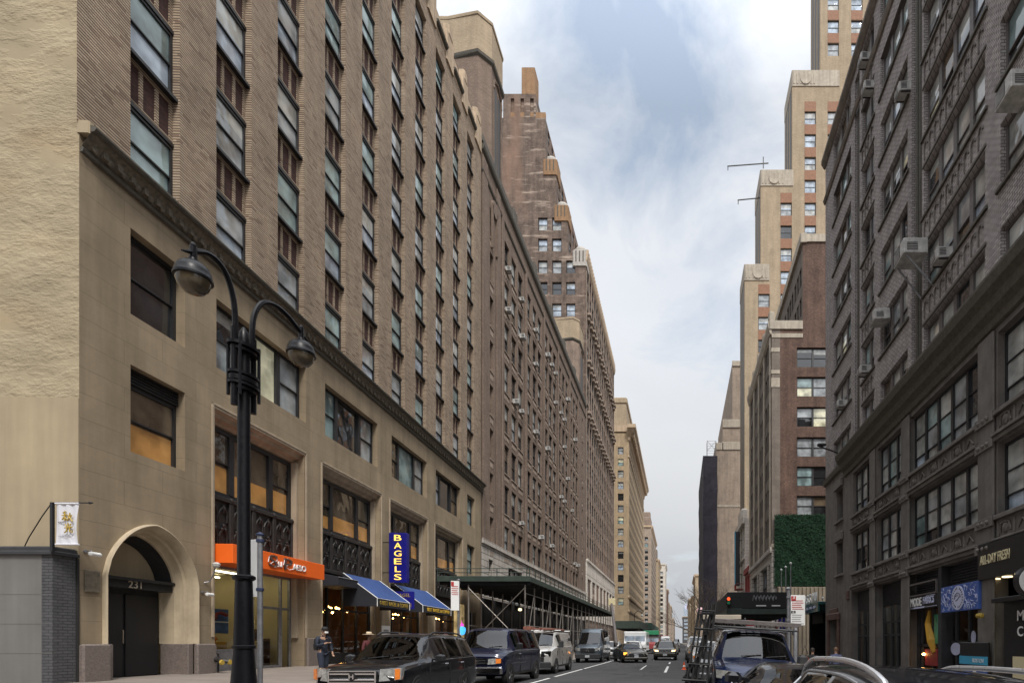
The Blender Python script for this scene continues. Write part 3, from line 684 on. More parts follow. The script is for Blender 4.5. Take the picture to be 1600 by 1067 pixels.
for pts,r in (([(.33,.93),(.40,.97)],.018),([(.30,.86),(.44,.88)],.016),([(.37,.95),(.37,.72)],.018),([(.37,.84),(.30,.74)],.014),([(.38,.82),(.43,.76)],.014),([(.46,.87),(.48,.80)],.013),([(.56,.88),(.53,.80)],.013),([(.51,.93),(.50,.82),(.44,.72)],.016),([(.50,.82),(.58,.70)],.018),
    ([(.46,.66),(.46,.54)],.017),([(.39,.63),(.42,.57)],.014),([(.54,.64),(.51,.57)],.014),([(.37,.53),(.57,.55)],.017),([(.44,.53),(.42,.44),(.36,.40)],.016),([(.50,.53),(.51,.42),(.57,.40),(.58,.46)],.017)): stroke(pts,r)
g.build('lettering','gold',t)
g = MB()
for k in range(3): g.box(.19+.055*k,-.034,.66,.23+.055*k,-.03,.70)
for k in range(9): g.box(.20+.045*k,-.034,.30+.0*k,.235+.045*k,-.03,.315)
for k in range(5): g.box(.30+.045*k,-.034,.335,.335+.045*k,-.03,.35)
g.build('small_print','grey_ink',t)
# ================================================================== LEFT: brown brick loft block with twin corner towers
B = Bld('loft_block', 'brown brick block of slim windows with two chamfered corner towers, behind the long scaffold shed', (-18.4, 50.45, 0), R(90))
LEN = 56.0
gc = [6.5+8.6*g+q for g in range(5) for q in (0,2.6,5.05)]
ops = []; P=4.29
for k in range(8):
    z = 10.75+P*k
    for c in gc: ops.append((c,c+1.75,z,z+3.05,.24))
    for c in (2.3,51.9): ops.append((c,c+1.0,z+.1,z+3.0,.7))
mb = MB(); wall(mb, 0, LEN, 11.2, 48.2, ops, rev=.5); B.part('brick_front', mb, 'brick_loft')
mb = MB()
for g in range(6):
    for c in ([6.5+8.6*g-.75] if g < 5 else [6.5+8.6*4+6.95]): mb.bbox(c-.15,-.16,11.2,c+.5,.0,46.0,.04)
mb.bbox(.15,-.12,11.2,1.5,0,47,.04); mb.bbox(4.0,-.12,11.2,5.2,0,47,.04)
B.part('pilaster', mb, 'brick_loft')
sil = MB(); sil.bbox(-.08,-.29,-.12,1.83,-.14,0,.02)     # sill, and the recessed spandrel's small arched bosses below it
for q in range(4): sil.bbox(.12+.42*q,-.24,-.75,.34+.42*q,-.17,-.35,.03)
SIL2 = (sil, ['stone_loft'])
mb = MB()
for k in range(8):
    z = 10.75+P*k
    for c in (2.3,51.9):
        mb.bbox(c-.05,-.06,z-.02,c+1.05,.04,z+.1,.02)
        for q in range(3): mb.bbox(c+.08+.3*q,-.04,z-.75,c+.26+.3*q,.02,z-.3,.03)
B.part('stair_bay_trim', mb, 'stone_loft')
mb = MB()                                             # open stair in the end bays
for k in range(8):
    z = 10.75+P*k
    for c in (2.3,51.9):
        mb.box(c,.70,z,c+1.0,.75,z+3.2,1); mb.prism([(c,z+.2),(c+1.0,z+1.15),(c+1.0,z+1.4),(c,z+.45)],.45,.68,'xz',0); mb.box(c,.3,z+.1,c+1.0,.34,z+.9,0)
B.part('stair', mb, ['iron_black','black_matte'])
for i,c in enumerate(gc):
    for k in range(8): B.win(win(1.75,3.05,(1,),((.5,.5),),'dark',(i*3+k*7)%8,.09), c,.19,10.75+P*k,extra=SIL2)
mb = MB(); wall(mb,0,LEN,.05,5.7,[],lambda a,d,z:(a,d+.25,z)); mb.box(0,0,5.68,LEN,.3,5.75)
for k in range(18): mb.bbox(.3+3.1*k,-.02,.05,.8+3.1*k,.3,5.7,.03)
B.part('shopfront',mb,'black_matte'); mb = MB(); ow = [(2.0,3.2,7.0,9.6)]+[(8.0+8.6*g,13.2+8.6*g,5.6,9.6) for g in range(5)]
wall(mb, 0, LEN, 5.7, 11.0, ow, rev=.4); mb.bbox(0,-.2,10.8,LEN,0,11.25,.05); B.part('stone_base', mb, 'rustic')
for a,b,c,d in ow: B.win(win(b-a,d-c,(1,) if b-a < 2 else (1,1,1),((.5,.5),),'dark',2,.1), a,.38,c)
cn = MB(); cornice(cn, -.05, LEN, [(.02,47.2),(.22,47.35),(.3,47.6),(.3,47.75),(.02,47.8)]); cornice(cn, 0, LEN, [(.02,45.3),(.1,45.35),(.16,45.5),(.02,45.55)])
for g in range(5): cn.bbox(6.0+8.6*g+3.1,-.25,47.7,6.0+8.6*g+4.6,.2,49.3,.15)
cn.bbox(0,-.14,48.1,LEN,.4,48.7,.05); B.part('roof_cornice', cn, 'cornice_dark')
mb = MB(); mb.lathe([(.75,-.2),(.75,.02)],18,(3.3,-.02,44.2),axis='y'); mb.box(2.55,-.22,40,2.75,.0,44.2); mb.box(3.85,-.22,40,4.05,0,44.2); B.part('arched_niche', mb, 'brick_loft')
mb = MB(); mb.box(-.02,.4,48.2,LEN,28,48.3); mb.box(LEN-.02,.7,0,LEN,28,48.3); B.part('roof', mb, 'roof_tar')
def tower(u0,u1,z1,flip):
    c = 1.0; y0 = .15
    ring = [(u0+.45,4.2),(u0,1.2+y0) if not flip else (u0,y0+c),(u0+c,y0),(u1-c,y0),(u1,y0+c),(u1,7),(u0+.45,7)]
    if not flip: ring[1] = (u0,y0+c)
    t_ = MB(); t_.loft([[(u,y,48.0) for u,y in ring],[(u,y,z1-4.2) for u,y in ring]],True)
    a,b = u0+1.35,u1-1.35                              # tall arched blind windows on the street side
    t_.box(a,y0-.10,46,a+.25,y0-.001,z1-6); t_.box(b-.25,y0-.10,46,b,y0-.001,z1-6); mid=(a+b)/2
    t_.tube([(a+.1,y0-.05,z1-6),(a+.2,y0-.05,z1-5.2),(mid,y0-.05,z1-4.6),(b-.2,y0-.05,z1-5.2),(b-.1,y0-.05,z1-6)],.14,6)
    tw = B.part('corner_tower', t_, 'brick_side_brown' if flip else 'brick_loft')
    d_ = MB(); d_.box(a+.25,y0-.02,48,mid-.12,y0-.0015,z1-5.6); d_.box(mid+.12,y0-.02,48,b-.25,y0-.0015,z1-5.6); B.sub(tw,'blind_window',d_,'iron_black')
    def ex(e): return [(u0+.45-e*.4,4.2),(u0-e,y0+c-e*.4),(u0+c-e*.4,y0-e),(u1-c+e*.4,y0-e),(u1+e,y0+c-e*.4),(u1+e,7),(u0+.45-e*.4,7)]
    b_ = MB(); b_.loft([[(u,y,z) for u,y in ex(e)] for z,e in ((z1-4.3,0),(z1-4.1,.2),(z1-3.85,.25),(z1-3.8,.03))],True); B.sub(tw,'string_course',b_,'cornice_dark')
    k_ = MB(); k_.loft([[(u,y,z) for u,y in ex(e)] for z,e in ((z1-3.82,.04),(z1-.35,.04),(z1-.35,.12),(z1-.1,.14),(z1,.05))],True); k_.poly([(u,y,z1) for u,y in ex(.05)]); B.sub(tw,'tower_cap',k_,'brick_sand')
tower(2.2,7.4,62.6,False); tower(49.0,55.2,61.0,True)
B.finish(100)
t = thing('water_tank_frame','dark steel frame standing on the nearer corner tower','roof frame',(-19.9,54.3,62.6),R(90))
c = MB()
for x in (0,1.1,2.2):
    for y in (0,1.2): c.tube([(x,y,0),(x,y,1.5)],.05,5)
c.box(-.15,-.1,1.4,2.35,1.3,1.6); c.box(.6,.2,1.6,1.3,.9,2.2); c.tube([(0,0,.1),(2.2,0,1.4)],.03,4); c.build('frame','iron_black',t)
# ================================================================== LEFT: stepped brown tower
B = Bld('setback_tower', 'tall brown brick tower stepping back in terraces, with pale rounded ornaments on its corners', (-18.4, 106.6, 0), R(90))
LEN = 45.5
tiers = [(0,0,77.8),(3.6,77.8,86.6),(5.8,86.6,95.6),(7.9,95.6,104.2)]
mb = MB(); ops=[]
sidew = [(a,a+1.85,z) for a in (4.75,7.5) for z in (82.2,78.1,73.8,69.6,65.4,61.2)]+[(2.05,3.85,z) for z in (73.8,69.6,65.4,61.2)]
for i,(y,za,zb) in enumerate(tiers):
    oo = [(a,b,z,z+2.5,.3) for a,b,z in sidew if za <= z < zb and a > y]
    for (a,b,c,d,r) in oo: B.win(win(b-a,d-c,(1,),((.5,.5),),'sky',int(c)%7,.13), .3, b, c, th=R(-90))
    wall(mb, y, 26, za, zb, oo, TL, rev=.3)
    wall(mb, 0, LEN, za, zb, [(2+3.1*k,3.7+3.1*k,z,z+2.5) for k in range(14) for z in [za+1.5+4.1*j for j in range(2)] if z+2.6 < zb] if i else [(1.6+2.95*k,3.35+2.95*k,20.5+3.75*j,22.9+3.75*j) for k in range(15) for j in range(15)], (lambda yy: (lambda a,d,z:(a,yy+d,z)))(y), rev=.2)
    mb.box(LEN-.02,y,za,LEN,26,zb); mb.poly([(0,y,zb),(LEN,y,zb),(LEN,26,zb),(0,26,zb)])
B.part('brick_wall', mb, 'brick_tower')
for k in range(15):
    for j in range(15): B.win(win(1.75,2.4,(1,),((.5,.5),),'dark',(k*3+j*5)%6,.1), 1.6+2.95*k,.09,20.5+3.75*j)
for i,(y,za,zb) in enumerate(tiers[1:]):
    for k in range(14):
        for j in range(2):
            z = za+1.5+4.1*j
            if z+2.6 < zb: B.win(win(1.7,2.5,(1,),((.5,.5),),'sky',(k+j)%5,.1), 2+3.1*k, y+.15, z)
mb = MB()
for k in range(16): mb.bbox(.55+2.95*k,-.10,18,.95+2.95*k,0,76,.04)
B.part('pier', mb, 'stone_loft')
mb = MB(); mb.bbox(0,-.75,0,2.1,0,.5,.1); mb.bbox(.3,-.5,-.8,1.8,0,-.002,.1); bal = mb.mesh('balcony',['stone_loft'])   # bracketed balconies in rows
for k in range(15):
    for z in (47,57.2,66.5): link('balcony',bal,B.o,(1.4+2.95*k,0,z))
mb = MB(); cornice(mb,-.1,LEN,[(.02,76),(.3,76.4),(.45,77.2),(.45,77.7),(.02,77.9)])
for k in range(40): mb.bbox(.1+1.13*k,-.5,77.6,.65+1.13*k,-.05,78.6,.1)
B.part('cornice', mb, 'stone_gothic')
for y,z in ((0,77.8),(3.6,86.6),(5.8,95.6)):
    mb = MB(); mb.bbox(-.15,y-.2,z-2.6,3.2,y+2.6,z+.6,.2,0)
    mb.lathe([(1.3,.6),(1.3,1.15),(1.05,1.6),(.55,1.9),(.05,1.95)],12,(1.5,y+1.2,z),1)
    for q in (.5,1.2,1.9): mb.box(-.19,y+q-.1,z-1.8,-.14,y+q+.1,z+.3,2)
    B.part('corner_ornament', mb, ['brick_orange' if y else 'copper_pale','copper_pale','cornice_dark'], smooth=False)
mb = MB(); mb.box(-.02,-.24,15,LEN,.02,17.6); wall(mb,0,LEN,9,15,[(1.2+5.6*k,5.4+5.6*k,9.6,14.2) for k in range(8)],lambda a,d,z:(a,d-.2,z),rev=.5); mb.box(-.02,-.2,6,.03,1,15); wall(mb,0,LEN,6,9,[],lambda a,d,z:(a,d-.2,z)); sf = MB(); wall(sf,0,LEN,.05,6,[],lambda a,d,z:(a,d+.1,z)); B.part('shopfront',sf,'black_matte'); mb.bbox(-.1,-.5,17.4,LEN,0,17.9,.1)
B.part('white_base', mb, 'white_stone')
for k in range(8): B.win(win(4.2,4.6,(1,1),((.4,.6),),'dark',k%3,.12), 1.2+5.6*k,.25,9.6,frame='frame_white')
mb = MB(); wall(mb,9.8,16.2,104.2,108.9,[(10.2+1.9*k,10.9+1.9*k,104.4,108) for k in range(3)],TL,rev=.3); mb.box(.02,9.8,104.2,12,9.84,108.9); mb.poly([(0,9.8,108.9),(12,9.8,108.9),(12,16.2,108.9),(0,16.2,108.9)]); mb.box(.3,9.9,104.2,.35,16.2,108.5); B.part('penthouse', mb, 'brick_tower')
mb = MB(); mb.box(.02,7.9,104.2,.5,16.2,105.3); mb.bbox(.02,10.0,108.5,3.0,12.6,114.2,.1); B.part('chimney', mb, 'brick_orange')
B.finish(100)
# ================================================================== LEFT: across the avenue and beyond
B = Bld('corner_tower', 'tan masonry corner tower with a deep bracketed cornice, across the avenue on the left', (-17.7, 190, 0), R(90))
LEN = 78; mb = MB()
so = [(1.9,3.9,14.5+4.05*k,17+4.05*k,.3) for k in range(14)]+[(7,9,14.5+4.05*k,17+4.05*k,.3) for k in range(14)]
wall(mb,0,24,.1,74.5,so,TL)
wall(mb,0,LEN,.1,74.5,[(2+3.2*k,3.9+3.2*k,14.5+4.05*j,17+4.05*j) for k in range(23) for j in range(14)],rev=.2)
B.part('stone_wall', mb, 'tan_stone')
for (a,b,c,d,r) in so: B.win(win(b-a,d-c,(1,),((.5,.5),),'mixed',int(c)%7,.12), .3, b, c, th=R(-90))
for k in range(23):
    for j in range(14): B.win(win(1.9,2.5,(1,),((.5,.5),),'dark',(k+j*2)%4,.12), 2+3.2*k,.03,14.5+4.05*j)
mb = MB()
for prof in ([(.02,71.5),(.4,72),(.5,73),(2.2,75.3),(2.5,75.6),(2.5,76.8),(.02,77.2)],): cornice(mb,0,LEN,prof,ret=1)
for prof in ([(.02,16.8),(.3,17),(.4,17.6),(.02,17.9)],[(.02,12.0),(.25,12.1),(.35,12.7),(.02,12.9)],[(.02,66),(.25,66.1),(.25,66.6),(.02,66.7)]): cornice(mb,0,LEN,prof,ret=1)
for k in range(48): mb.bbox(.3+1.6*k,-1.9,73.2,1.0+1.6*k,-.3,75.3,.1)
mb.box(-.3,0,75.0,-.01,24,77.2); B.part('cornice', mb, 'stone_gothic')
mb = MB(); mb.box(.5,1.0,74.4,LEN-10,22,86.5); mb.bbox(.2,.7,85.3,LEN-9.8,22.2,87.2,.3); B.part('penthouse', mb, 'brick_sand')
for k in range(7): 
    pass
B.finish(100)
def block(name,label,side,x,y0,y1,z,wm,wd=2.0,hh=2.4,pu=3.4,pz=3.8,pal='mixed',depth=20,z0=6,cornz=True,cap=40,sidewin=True,top='stone_gothic'):
    """a plainer block further down the street; side -1 left, +1 right"""
    U = y1-y0
    B = Bld(name,label,(x,y0 if side < 0 else y1,0),R(90) if side < 0 else R(-90))
    nu = max(int((U-1.5)/pu),1); nz = max(int((z-z0-2)/pz),1); off=(U-(nu-1)*pu-wd)/2
    mb = MB(); wall(mb,0,U,.05,z,[(off+pu*k,off+pu*k+wd,z0+pz*j,z0+pz*j+hh) for k in range(nu) for j in range(nz)],rev=.16)
    sw = [(2+pu*k*1.2,2+pu*k*1.2+wd,z0+pz*j,z0+pz*j+hh) for k in range(3) for j in range(nz)] if sidewin else []
    Tn = TL if side < 0 else TR(U)
    wall(mb,0,depth,.05,z,sw,Tn,rev=.3); mb.poly([(0,0,z),(U,0,z),(U,depth,z),(0,depth,z)])
    w_ = B.part('wall',mb,wm)
    for k in range(nu):
        for j in range(nz): B.win(win(wd,hh,(1,),((.5,.5),),pal,(k+3*j)%5,.12),off+pu*k,.03,z0+pz*j)
    for a,b,c,d in sw:
        if side < 0: B.win(win(wd,hh,(1,),((.5,.5),),pal,int(c)%5,.12),.28,b,c,th=R(-90))
        else: B.win(win(wd,hh,(1,),((.5,.5),),pal,int(c)%5,.12),U-.28,a,c,th=R(90))
    if cornz:
        mb = MB(); cornice(mb,0,U,[(.02,z-1.8),(.3,z-1.5),(1.0,z-.4),(1.0,z+.1),(.02,z+.4)]); 
        if side < 0: mb.box(-.6,0,z-.7,-.01,depth,z+.4)
        else: mb.box(U+.01,0,z-.7,U+.6,depth,z+.4)
        cornice(mb,0,U,[(.02,z0-1.2),(.3,z0-1.1),(.3,z0-.6),(.02,z0-.5)]); B.part('cornice',mb,top)
    B.finish(cap); return B
b5 = block('office_tower','narrow brown tower with a roof turret, just past the tan corner tower',-1,-17.2,330,395,72,'brick_pale',pal='dark')
mb = MB(); mb.bbox(2,0.5,72,16,9,78,.3); mb.bbox(6,1,78,12,5,82,.2); b5.part('turret',mb,'brick_side_brown')
b5 = block('office_tower','pale office block with a tank house, between turret tower and white tower',-1,-15.6,398,440,62,'brick_sand',pal='dark')
mb = MB(); mb.bbox(3,1,62,12,6,70,.2); b5.part('tank_house',mb,'grey_stone')
block('white_tower','slim white tower with small dark windows down the street on the left',-1,-12.2,462,500,68,'white_stone',wd=2.6,pu=5,pal='dark',top='white_stone',depth=14)
block('red_brick_block','small red brick block beyond the white tower',-1,-12.4,560,600,56,'brick_red',pal='dark',cap=10)
block('tan_block','low tan block at the far end of the left row',-1,-12.6,604,700,46,'brick_sand',pal='dark',cap=10,pu=8,wd=3.5,pz=5)
block('grey_block','grey block at the far end of the left row, last before the sky gap',-1,-11.5,705,830,49,'brick_pale',pal='dark',cap=10,pu=12,wd=5,pz=6)
block('distant_row','far row of small buildings where the left side of the street vanishes',-1,-9.5,840,1100,38,'brick_pale',pal='dark',cap=10,pu=24,wd=9,pz=8,hh=4)
# ================================================================== RIGHT: dark grey brick building with shops
UF = 41.0
B = Bld('grey_brick_building', 'dark grey brick loft building with bracketed cornice and black shopfronts, nearest on the right', (11, UF, 0), R(-90))
R1W = B.W
def U(y): return UF - y
SL = 3.55; rows = [13.6+SL*k for k in range(8)]; H=37.9
#      (far u, near u, number of lights, ornamented spandrel, rows)
ubays = [(2.1,6.05,3,False),(8.2,10.2,2,True),(11.2,14.75,3,False),(16.5,21.4,4,True),(22.35,26.0,3,False),(27.6,32.4,4,True)]
mb = MB(); ops=[]
for i,(a,b,n,orn) in enumerate(ubays):
    for k,z in enumerate(rows[:6]): ops.append((a,b,z,z+2.12,.24))
    ops.append((a,b,rows[6]+.25,rows[6]+2.2,.24))
recess = [(6.85,7.75),(15.2,16.3),(26.4,27.3)]
wall(mb,0,UF-4,13.9,H,ops+[(a,b,13.9,H-1.2,.28) for a,b in recess],rev=.42)
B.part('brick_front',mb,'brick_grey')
mb = MB()
for a,b in recess:
    mb.box(a,.27,13.9,b,.33,H-1.2)
    for q in (.18,.5,.82): x = a+(b-a)*q; mb.tube([(x,.2,13.9),(x,.2,H-1.2)],.09,8,caps=False)
B.part('pier_recess',mb,'cornice_dark')
SIL1 = {}
for i,(a,b,n,orn) in enumerate(ubays):
    SIL1[i] = MB(); SIL1[i].bbox(-.2,-.29,-.13,b-a+.2,-.14,0,.02)
    for k,z in enumerate(rows[:6]+[rows[6]+.25]): B.win(win(b-a,2.1,(1,)*n,((.42,.58),),'mixed',(i*2+k*3)%7,.10,.26,blind=.5),a,.19,z,'frame_grey',extra=(SIL1[i],['cornice_dark']) if k else None)
for i,(a,b,n,orn) in enumerate(ubays):                  # relief panels of small arches above the windows
    if orn:
        mb = MB(); z0 = .05; m = max(int((b-a)/.48),3); st=(b-a)/m
        mb.bbox(-.1,-.05,z0-.17,b-a+.1,.02,z0-.05,.02,0)
        for q in range(m):
            x = st*(q+.5)
            mb.tube([(x-.15,-.02,z0+.1),(x-.15,-.03,z0+.62),(x-.05,-.04,z0+.78),(x+.10,-.04,z0+.78),(x+.15,-.03,z0+.62)],.035,5,1)
        mb.lathe([(.02,-.10),(.14,-.05),(.12,.02)],8,((b-a)/2,-.02,z0+.4),1,axis='y')
        me = mb.mesh('relief_panel',['cornice_dark','r_relief'])
        for z in rows[:6]: link('relief_panel',me,B.o,(a,0,z+2.3))
cn = MB(); cornice(cn,-.15,UF-4,[(.02,37.2),(.12,37.3),(.3,37.6),(.3,37.85),(.02,38.0)]); cornice(cn,-.1,UF-4,[(.02,34.5),(.1,34.55),(.18,34.8),(.02,34.9)]); B.part('roof_cornice',cn,'grey_stone')
cn = MB(); cornice(cn,4.9,UF-4,[(.02,12.45),(.12,12.5),(.16,12.75),(.35,12.95),(.42,13.25),(.62,13.45),(.7,13.75),(.7,13.85),(.02,14.05)]); cornice(cn,-.1,4.9,[(.02,13.2),(.15,13.3),(.2,13.6),(.02,13.75)]); B.part('cornice',cn,'cornice_dark')
# stone base with big bays
bb = [(6.4,9.6,3),(10.7,14.1,3),(15.0,21.0,5),(22.2,28.0,5),(29.2,35,5)]
mb = MB(); ops=[(2.9,4.3,9.9,12.0),(2.9,4.3,6.2,8.4)]
for a,b,n in bb: ops += [(a,b,9.55,12.25,.3),(a,b,5.94,8.43,.3),(a-.25,b+.25,-.5,4.75,.6)]
ops.append((1.2,3.4,-.5,3.2,.6))
wall(mb,0,UF-4,-.6,13.9,ops,rev=.4); B.part('stone_base',mb,'r_base')
for i,(a,b,n) in enumerate(bb):
    for j,z in enumerate((9.55,5.94)): B.win(win(b-a,2.65 if j == 0 else 2.45,(1,)*n,((.24,.36,.40),),'shade',i+j*3,.10,.17,blind=.2),a,.24,z,'frame_dark')
for z,h in ((9.9,2.1),(6.2,2.2)): B.win(win(1.4,h,(1,1),((.3,.4,.3),),'dark',1,.08),2.9,.36,z)
mb = MB()                                             # ledges, spandrel relief and pilaster caps
for a,b,n in bb:
    for z in (9.55,5.94): mb.bbox(a-.15,-.16,z-.16,b+.15,.05,z-.01,.03,0)
    for z in (8.5,4.85): mb.bbox(a-.2,-.14,z,b+.2,.02,z+.16,.03,0); mb.bbox(a-.1,-.22,z+.16,b+.1,.02,z+.26,.02,0)
    for z in (8.85,5.2):
        m = int((b-a)/.95); st=(b-a)/m
        for q in range(m+1): x=min(max(a+st*q,a+.05),b-.05); mb.bbox(x-.05,-.05,z,x+.05,.02,z+.48,.015,0)
        for q in range(m):
            if q % 2 == 0:
                x = a+st*(q+.5); mb.lathe([(.02,-.10),(.17,-.05),(.2,.0)],9,(x,-.0,z+.24),1,axis='y'); mb.tube([(x-.3,-.03,z+.1),(x-.22,-.05,z+.4),(x,-.05,z+.44),(x+.22,-.05,z+.4),(x+.3,-.03,z+.1)],.04,5,1)
            else: mb.tube([(a+st*q+.2,-.02,z+.1),(a+st*q+.45,-.04,z+.35),(a+st*q+.7,-.02,z+.1)],.035,5,1)
for a,b in ((9.75,10.55),(14.2,15.1),(21.1,22.1),(28.1,29.1)):
    mb.bbox(a,-.12,-.5,b,.0,12.4,.04,0)
    for z in (8.35,4.7,9.25,5.6):
        mb.bbox(a-.05,-.20,z,b+.05,-.1,z+.34,.02,0)
        for q in range(3): mb.lathe([(.02,-.08),(.08,-.03),(.09,0)],7,(a+(b-a)*(.22+.28*q),-.2,z+.17),1,axis='y')
for z0 in (12.1,8.5): mb.bbox(2.7,-.2,z0,4.5,.02,z0+.55,.05,1)
for z0 in (9.9,6.2): mb.bbox(2.7,-.18,z0-.15,4.5,.03,z0-.01,.03,0)
B.part('relief_ledge',mb,['r_base','r_relief'])
mb = MB(); mb.box(-.03,.0,-.5,0,22,38); mb.box(0,.3,37.8,UF-4,22,37.95); B.part('party_wall',mb,'brick_red')
# shopfronts: black frames, dark glass
mb = MB(); gl = MB()
for a,b,n in bb[:2]:
    mb.box(a-.25,.42,3.55,b+.25,.55,4.75,0)
    for q in range(14 if a > 8 else 0): mb.box(a-.1,.36,3.62+.078*q,b+.1,.42,3.66+.078*q,0)
    for x in (a-.2,a+.9,(a+b)/2,b-.05): mb.box(x,.40,-.4,x+.12,.55,3.55,0)
    for z in (2.6,1.9): mb.box(a-.2,.42,z,b+.2,.53,z+.1,0)
    gl.poly([(a-.2,.5,-.4),(b+.2,.5,-.4),(b+.2,.5,3.55),(a-.2,.5,3.55)])
sf = B.part('shopfront',mb,'charcoal'); B.sub(sf,'shop_glass',gl,'shop_glass'); mb = MB(); gl = MB()
a,b = 15.0,21.0; mid = 17.95
for x0,x1,z0 in ((a-.2,mid-.15,3.7),(mid+.15,b+.2,3.75)):
    mb.box(x0,.45,z0,x1,.55,4.75,0)
    for q in range(int((4.7-z0)/.11)): mb.box(x0+.08,.36,z0+.06+.11*q,x1-.08,.45,z0+.11+.11*q,0)
mb.box(mid-.15,.02,-.5,mid+.15,.6,4.75,0)
for x in (a-.15,a+.25,a+1.35,mid-.3,mid+.5,mid+1.5,b-.1): mb.box(x,.42,-.5,x+.16,.55,3.8,0)
mb.box(mid+.2,.42,1.5,b,.53,1.62,0); mb.box(a,.42,1.35,mid,.53,1.47,0)
gl.poly([(a-.2,.5,-.5),(b+.2,.5,-.5),(b+.2,.5,3.8),(a-.2,.5,3.8)])
sf = B.part('shopfront',mb,'charcoal'); B.sub(sf,'shop_glass',gl,'shop_glass')
mb = MB(); mb.box(1.2,.5,-.5,3.4,.6,3.2,0); B.part('door',mb,'black_matte')
rr = random.Random(21)
for a,b,h,wl in ((6.2,9.8,3.5,'grey_ink'),(10.5,14.3,3.5,'grey_ink'),(14.8,21.2,3.75,'wood')):
    rm = MB()
    for q in ([(a,.65,-.4),(b,.65,-.4),(b,4,-.4),(a,4,-.4)],[(a,.65,h),(b,.65,h),(b,4,h),(a,4,h)],[(a,4,-.4),(b,4,-.4),(b,4,h),(a,4,h)],[(a,.65,-.4),(a,4,-.4),(a,4,h),(a,.65,h)],[(b,.65,-.4),(b,4,-.4),(b,4,h),(b,.65,h)]): rm.poly(q,0)
    for k in range(5): x=a+.3+(b-a-.9)*k/4; rm.box(x,rr.uniform(1.2,3.2),-.4,x+rr.uniform(.3,.6),3.9,rr.uniform(.5,2.2),1+k%2)
    B.part('shop_room',rm,[wl,'black_matte','cream_wall']); tb = MB()
    for x in (a+.8,(a+b)/2,b-1.2): tb.box(x,1.5,h-.1,x+.5,1.58,h-.05)
    B.part('ceiling_lamp',tb,'tube_light')  # tubes added so the dark shop glass shows bright spots
mb = MB(); mb.bbox(.9,-.16,-.5,1.25,.0,3.2,.05); mb.bbox(3.35,-.16,-.5,3.7,0,3.2,.05); mb.bbox(.8,-.22,3.15,3.8,0,3.6,.06); mb.bbox(1.3,-.12,3.6,3.3,0,3.95,.05); B.part('door_surround',mb,'brown_metal')
for q in range(3):
    mb = MB(); mb.bbox(1.3+.35*q,-.18,3.28,1.55+.35*q,-.15,3.5,.01)
# lit shop beyond the big black fascia
a,b = 22.2,28.0
mb = MB(); mb.box(a-.25,.5,-.5,a+.35,.62,4.2,0); mb.box(a+1.45,.1,-.5,a+1.75,.62,4.2,0); mb.box(a-.2,.5,3.1,b+.2,.62,4.75,0); mb.box(b-.3,.5,-.5,b+.2,.62,3.2,0); mb.box(a+1.75,.1,2.3,b,.6,2.5,0); mb.box(a+3.4,.5,-.5,a+3.6,.62,3.1,0)
sf = B.part('shopfront',mb,'black_matte'); gl = MB(); gl.poly([(a+.3,.55,-.5),(b-.3,.55,-.5),(b-.3,.55,3.1),(a+.3,.55,3.1)]); B.sub(sf,'shop_glass',gl,'shop_glass')
rm = MB()
for q in ([(a,.8,-.4),(b,.8,-.4),(b,4,-.4),(a,4,-.4)],[(a,.8,3.3),(b,.8,3.3),(b,4,3.3),(a,4,3.3)],[(a,4,-.4),(b,4,-.4),(b,4,3.3),(a,4,3.3)],[(a,.8,-.4),(a,4,-.4),(a,4,3.3),(a,.8,3.3)],[(b,.8,-.4),(b,4,-.4),(b,4,3.3),(b,.8,3.3)]): rm.poly(q,0)
rm.box(a+.6,3.4,0,a+1.3,3.9,2.4,1)
B.part('shop_room',rm,['cream_wall','wood']); tb = MB(); tb.box(a+.4,1.6,3.2,b-.4,1.7,3.28); tb.box(a+.4,2.8,3.2,b-.4,2.9,3.28); B.part('ceiling_lamp',tb,'tube_light')
B.finish(100)
def on_R1(u,d,z): v = R1W @ Vector((u,d,z)); return (v.x,v.y,v.z)
RZR = R(-90)
t = thing('shop_sign','black fascia with white block lettering reading mode fabrics','sign',on_R1(14.8,0,3.08),RZR)
c = MB(); c.bbox(0,.0,0,3.0,.42,.60,.02); c.build('fascia','black_paint',t); text(t,'lettering','MODE',.5,'white',(.92,-.02,.33),FACE,.012,1.15,.40,bold=.012); text(t,'lettering','FABRICS',.4,'sign_pale',(2.18,-.02,.35),FACE,.012,1.05,.33,bold=.008)
c = MB(); c.box(.0,-.012,.05,.6,-.001,.07); c.box(.65,-.02,.03,1.75,-.001,.10); c.box(1.8,-.012,.05,2.95,-.001,.07); c.box(1.9,-.012,.53,2.8,-.001,.57); c.build('trim_line','sign_pale',t)
c = MB(); c.box(0,-.06,.60,.08,.1,1.2); c.box(2.92,-.06,.60,3.0,.1,1.2); c.box(.08,-.06,1.13,2.92,.1,1.2); c.box(0.08,-.06,.60,2.92,.1,.66); c.build('frame','frame_grey',t)
t = thing('shop_sign','square blue sign with squiggle pattern and round white medallion','sign',on_R1(18.6,-.25,2.76),RZR)
SW,SH = 2.8,1.02
c = MB(); c.bbox(0,0,0,SW,.14,SH,.015); c.build('panel','sign_blue',t)
c = MB(); c.lathe([(.47,-.02),(.47,0)],32,(SW/2,-.005,SH/2),axis='y'); c.build('medallion','sign_pale',t)
c = MB(); rr = random.Random(3)
